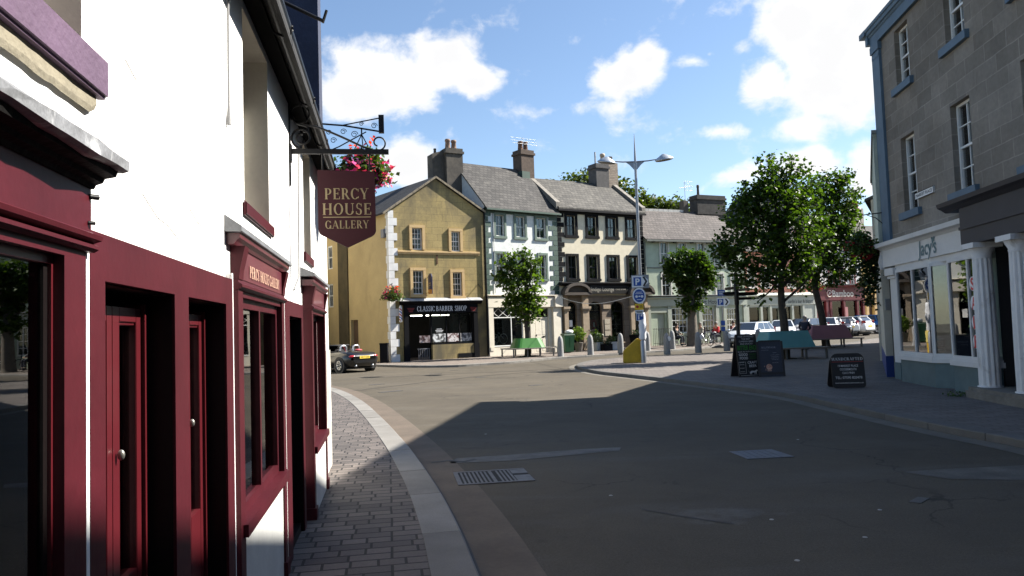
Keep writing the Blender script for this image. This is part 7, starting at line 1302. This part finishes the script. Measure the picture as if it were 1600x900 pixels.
def person(label, loc, rot, P_, top, trs, hair, back=False):
    """P_: joints in metres, figure faces -y. keys: pelvis chest neck head, lsh rsh lel rel lha rha, lkn rkn lan ran lto rto"""
    t = thing('person', label, 'person', loc, rot)
    K = ['pelvis', 'waist', 'chest', 'neck', 'chin', 'head', 'lsh', 'lel', 'lha', 'rsh', 'rel', 'rha', 'lhip', 'lkn', 'lan', 'lto', 'rhip', 'rkn', 'ran', 'rto']
    R_ = dict(pelvis=.14, waist=.125, chest=.145, neck=.06, chin=.085, head=.10, lsh=.07, lel=.05, lha=.038, rsh=.07, rel=.05, rha=.038, lhip=.09, lkn=.065, lan=.045, lto=.045, rhip=.09, rkn=.065, ran=.045, rto=.045)
    J = [(Vector(P_[k]), R_[k]) for k in K]; ix = {k: i for i, k in enumerate(K)}
    E_ = [('pelvis', 'waist'), ('waist', 'chest'), ('chest', 'neck'), ('neck', 'chin'), ('chin', 'head'), ('chest', 'lsh'), ('lsh', 'lel'), ('lel', 'lha'), ('chest', 'rsh'), ('rsh', 'rel'), ('rel', 'rha'), ('pelvis', 'lhip'), ('lhip', 'lkn'), ('lkn', 'lan'), ('lan', 'lto'), ('pelvis', 'rhip'), ('rhip', 'rkn'), ('rkn', 'ran'), ('ran', 'rto')]
    skinmesh('body', J, [(ix[a], ix[b]) for a, b in E_], skin_m, t)
    def sub(name, keys, edges, mat, k):
        jx = {q: i for i, q in enumerate(keys)}; skinmesh(name, [(Vector(P_[q]), R_[q]) for q in keys], [(jx[a], jx[b]) for a, b in edges], mat, t, k)
    P2 = dict(P_)
    for s in 'lr':
        P2[s+'cu'] = Vector(P_[s+'el']).lerp(Vector(P_[s+'ha']), .82); R_[s+'cu'] = .042; P2[s+'hem'] = Vector(P_[s+'kn']).lerp(Vector(P_[s+'an']), .92); R_[s+'hem'] = .052
    P_ = P2
    sub('jacket', ['pelvis', 'waist', 'chest', 'lsh', 'lel', 'lcu', 'rsh', 'rel', 'rcu'], [('pelvis', 'waist'), ('waist', 'chest'), ('chest', 'lsh'), ('lsh', 'lel'), ('lel', 'lcu'), ('chest', 'rsh'), ('rsh', 'rel'), ('rel', 'rcu')], top, 1.16)
    sub('trousers', ['pelvis', 'lhip', 'lkn', 'lhem', 'rhip', 'rkn', 'rhem'], [('pelvis', 'lhip'), ('lhip', 'lkn'), ('lkn', 'lhem'), ('pelvis', 'rhip'), ('rhip', 'rkn'), ('rkn', 'rhem')], trs, 1.13)
    for s in 'lr':
        a, b = Vector(P_[s+'an']), Vector(P_[s+'to']); c = (a+b)/2; d = (b-a); sh = MB().ball((0, 0, 0), .062, .14, .055, 10).build('shoe', trim, t, c-Vector((0, 0, .01))); sh.rotation_euler = (0, 0, math.atan2(d.y, d.x)+PI/2)
    hd = Vector(P_['head']); f = (Vector(P_['face'])).normalized(); up = Vector((0, 0, 1)); sd = f.cross(up).normalized()
    MB().ball(tuple(hd-f*.025+up*.045), .108, .118, .095, 14).ball(tuple(hd-f*.06-up*.03), .09, .075, .10, 12).build('hair', hair, t)
    mb = MB(); mb.ball(tuple(hd+f*.105-up*.03), .016, .016, .022, 8); [mb.ball(tuple(hd+sd*s*.098-up*.02), .015, .02, .03, 8) for s in (1, -1)]; mb.build('nose_and_ears', skin_m, t)
    mb = MB(); [mb.ball(tuple(hd+f*.092+sd*s*.034+up*.0), .012, .012, .009, 8) for s in (1, -1)]; mb.box(hd.x+f.x*.092-.025, hd.x+f.x*.092+.025, hd.y+f.y*.092-.006, hd.y+f.y*.092+.006, hd.z-.078, hd.z-.068); mb.build('eyes_and_mouth', M('dark_feature', (.06, .03, .03), .5, 0), t)
    for s in 'lr':      # five fingers, slightly curled
        h0 = Vector(P_[s+'ha']); dv = (h0-Vector(P_[s+'el'])).normalized(); sd2 = dv.cross(up).normalized() if abs(dv.z) < .95 else Vector((1, 0, 0)); dn = Vector((0, 0, -1)); mb = MB()
        for k, (o_, l_) in enumerate(((-.030, .065), (-.010, .078), (.010, .074), (.030, .058))): b0 = h0+sd2*o_; mb.tube([b0, b0+dv*l_*.6+dn*.005, b0+dv*l_+dn*.02], [.0095, .009, .007], 6)
        mb.tube([h0-dv*.02-sd2*.03, h0+dv*.02-sd2*.055, h0+dv*.045-sd2*.05+dn*.01], [.011, .010, .008], 6); mb.build('fingers', skin_m, t)
    return t
sit = dict(pelvis=(0, .05, .55), waist=(0, .03, .72), chest=(0, .0, .95), neck=(0, -.03, 1.10), chin=(0, -.05, 1.19), head=(0, -.06, 1.28), face=(0, -1, -.1), lsh=(.18, .0, 1.02), lel=(.23, -.10, .78), lha=(.12, -.32, .70), rsh=(-.18, .0, 1.02), rel=(-.23, -.10, .78), rha=(-.12, -.32, .70), lhip=(.10, .02, .54), lkn=(.13, -.42, .54), lan=(.13, -.40, .10), lto=(.14, -.54, .05), rhip=(-.10, .02, .54), rkn=(-.13, -.42, .54), ran=(-.13, -.40, .10), rto=(-.14, -.54, .05))
def sc(P_, k): return {a: (tuple(x*k for x in b) if a != 'face' else b) for a, b in P_.items()}
stand = dict(pelvis=(0, .02, .93), waist=(0, .0, 1.08), chest=(0, -.08, 1.30), neck=(0, -.16, 1.45), chin=(0, -.21, 1.51), head=(0, -.25, 1.59), face=(0, -1, -.5), lsh=(.19, -.08, 1.37), lel=(.26, -.10, 1.10), lha=(.15, -.30, 1.0), rsh=(-.19, -.08, 1.37), rel=(-.26, -.10, 1.10), rha=(-.15, -.30, 1.0), lhip=(.10, .02, .90), lkn=(.12, -.02, .50), lan=(.12, .04, .10), lto=(.13, -.12, .05), rhip=(-.10, .02, .90), rkn=(-.12, .02, .50), ran=(-.12, .10, .10), rto=(-.13, -.06, .05))
person('person in a dark navy jacket standing with bowed head between the teal and pink benches', (14.72, 38.3, gz(38.3)+.10), rad(150), stand, M('navy_jacket', (.012, .016, .035), .8, .15, 6, .2), M('dark_jeans', (.03, .035, .05), .85, .15), hair_g)
def cafe_chair(label, loc, rot):
    t = thing('cafe_chair', label, 'chair', loc, rot, 'cafe chairs on the hotel pavement'); MB().box(-.2, .2, -.2, .2, .43, .46).build('seat', blackp, t); MB().tube([(-.18, .2, .45), (-.18, .25, .9), (.18, .25, .9), (.18, .2, .45)], .014, 6).box(-.16, .16, .225, .24, .65, .82).build('backrest', blackp, t)
    for x in (-.18, .18):
        for y in (-.18, .18): MB().tube([(0, 0, 0), (0, 0, .43)], .014, 5).build('leg', blackp, t, (x, y, 0))
    return t
for i, (x, y, r, lab, top, hr, cl) in enumerate(((13.45, 50.1, -60, 'person in a bright red top seated outside the hotel', M('scarlet_top', (.60, .02, .03), .8, .1), hair_g, 'black cafe chair under the person in the red top'), (14.7, 50.7, 40, 'person in a maroon top seated outside the hotel behind the silver car', M('maroon_top', (.14, .03, .03), .8, .1), hair_m, 'black cafe chair behind the silver hatchback'), (12.2, 49.3, -60, 'person in a pale coat seated below the right hotel window', M('pale_coat', (.45, .42, .36), .8, .1), hair_g, 'black cafe chair under the person in the pale coat'), (10.35, 48.15, 50, 'person in dark clothes seated beside the hotel left window', M('black_top', (.02, .02, .022), .8, .1), hair_m, 'black cafe chair under the person in dark clothes'))):
    person(lab, (x, y, gz(y)+.1), rad(r), sit, top, MATS['dark_jeans'], hr); cafe_chair(cl, (x, y, gz(y)+.1), rad(r))
t = thing('cafe_table', 'small round cafe table between the seated people outside the hotel', 'table', gp(12.9, 49.4), 0); MB().lathe([(.01, .70), (.34, .70), (.35, .72), (.34, .735), (.01, .736)], n=20).build('tabletop', rim_m, t); MB().lathe([(.22, 0), (.22, .02), (.03, .04), (.025, .7)], n=12).build('pedestal', blackp, t)
t = thing('cafe_table', 'small round cafe table with pale cups below the left hotel window', 'table', gp(11.3, 48.5), 0); MB().lathe([(.01, .70), (.34, .70), (.35, .72), (.34, .735), (.01, .736)], n=20).build('tabletop', rim_m, t); MB().lathe([(.22, 0), (.22, .02), (.03, .04), (.025, .7)], n=12).build('pedestal', blackp, t)
# bicycles by the pollard
def bicycle(label, loc, rot, col, tilt=6):
    t = thing('bicycle', label, 'bicycle', loc, rot, 'bicycles parked at the pollarded tree'); t.rotation_euler = (rad(tilt), 0, rot)
    for x in (-.52, .52):
        w = MB().tube([(.33*math.cos(a*PI/14), 0, .33*math.sin(a*PI/14)) for a in range(29)], .018, 6, cap=False).build('wheel', tyre_m, t, (x, 0, .34)); mb = MB(); [mb.tube([(0, 0, 0), (.31*math.cos(a*PI/6), 0, .31*math.sin(a*PI/6))], .004, 4) for a in range(12)]; mb.build('spokes', rim_m, w)
    MB().tube([(-.52, 0, .34), (-.05, 0, .30), (.38, 0, .82), (-.18, 0, .80), (-.52, 0, .34)], .017, 6).tube([(-.05, 0, .30), (-.22, 0, .93)], .016, 6).tube([(.52, 0, .34), (.40, 0, .72), (.35, 0, .98)], .016, 6).build('frame', col, t)
    MB().tube([(.30, -.27, 1.0), (.38, -.1, 1.0), (.38, .1, 1.0), (.30, .27, 1.0)], .014, 6).build('handlebar', blackp, t); MB().ball((-.24, 0, .95), .13, .07, .03, 10).build('saddle', blackp, t); MB().lathe([(.001, -.02), (.09, -.02), (.09, .02)], (-.05, 0, .30), 14, ax='y', sm=False).tube([(-.05, -.05, .3), (.05, -.08, .17)], .012, 5).build('crank', rim_m, t)
bicycle('black bicycle leaning left of the thick pollard trunk', gp(9.9, 45.9), rad(25), blackp); bicycle('grey bicycle leaning right of the thick pollard trunk', gp(11.6, 46.1), rad(115), rim_m, 8); bicycle('dark bicycle parked before the red topped person', gp(12.3, 47.3), rad(200), M('dark_blue_frame', (.02, .03, .08), .4, .1))
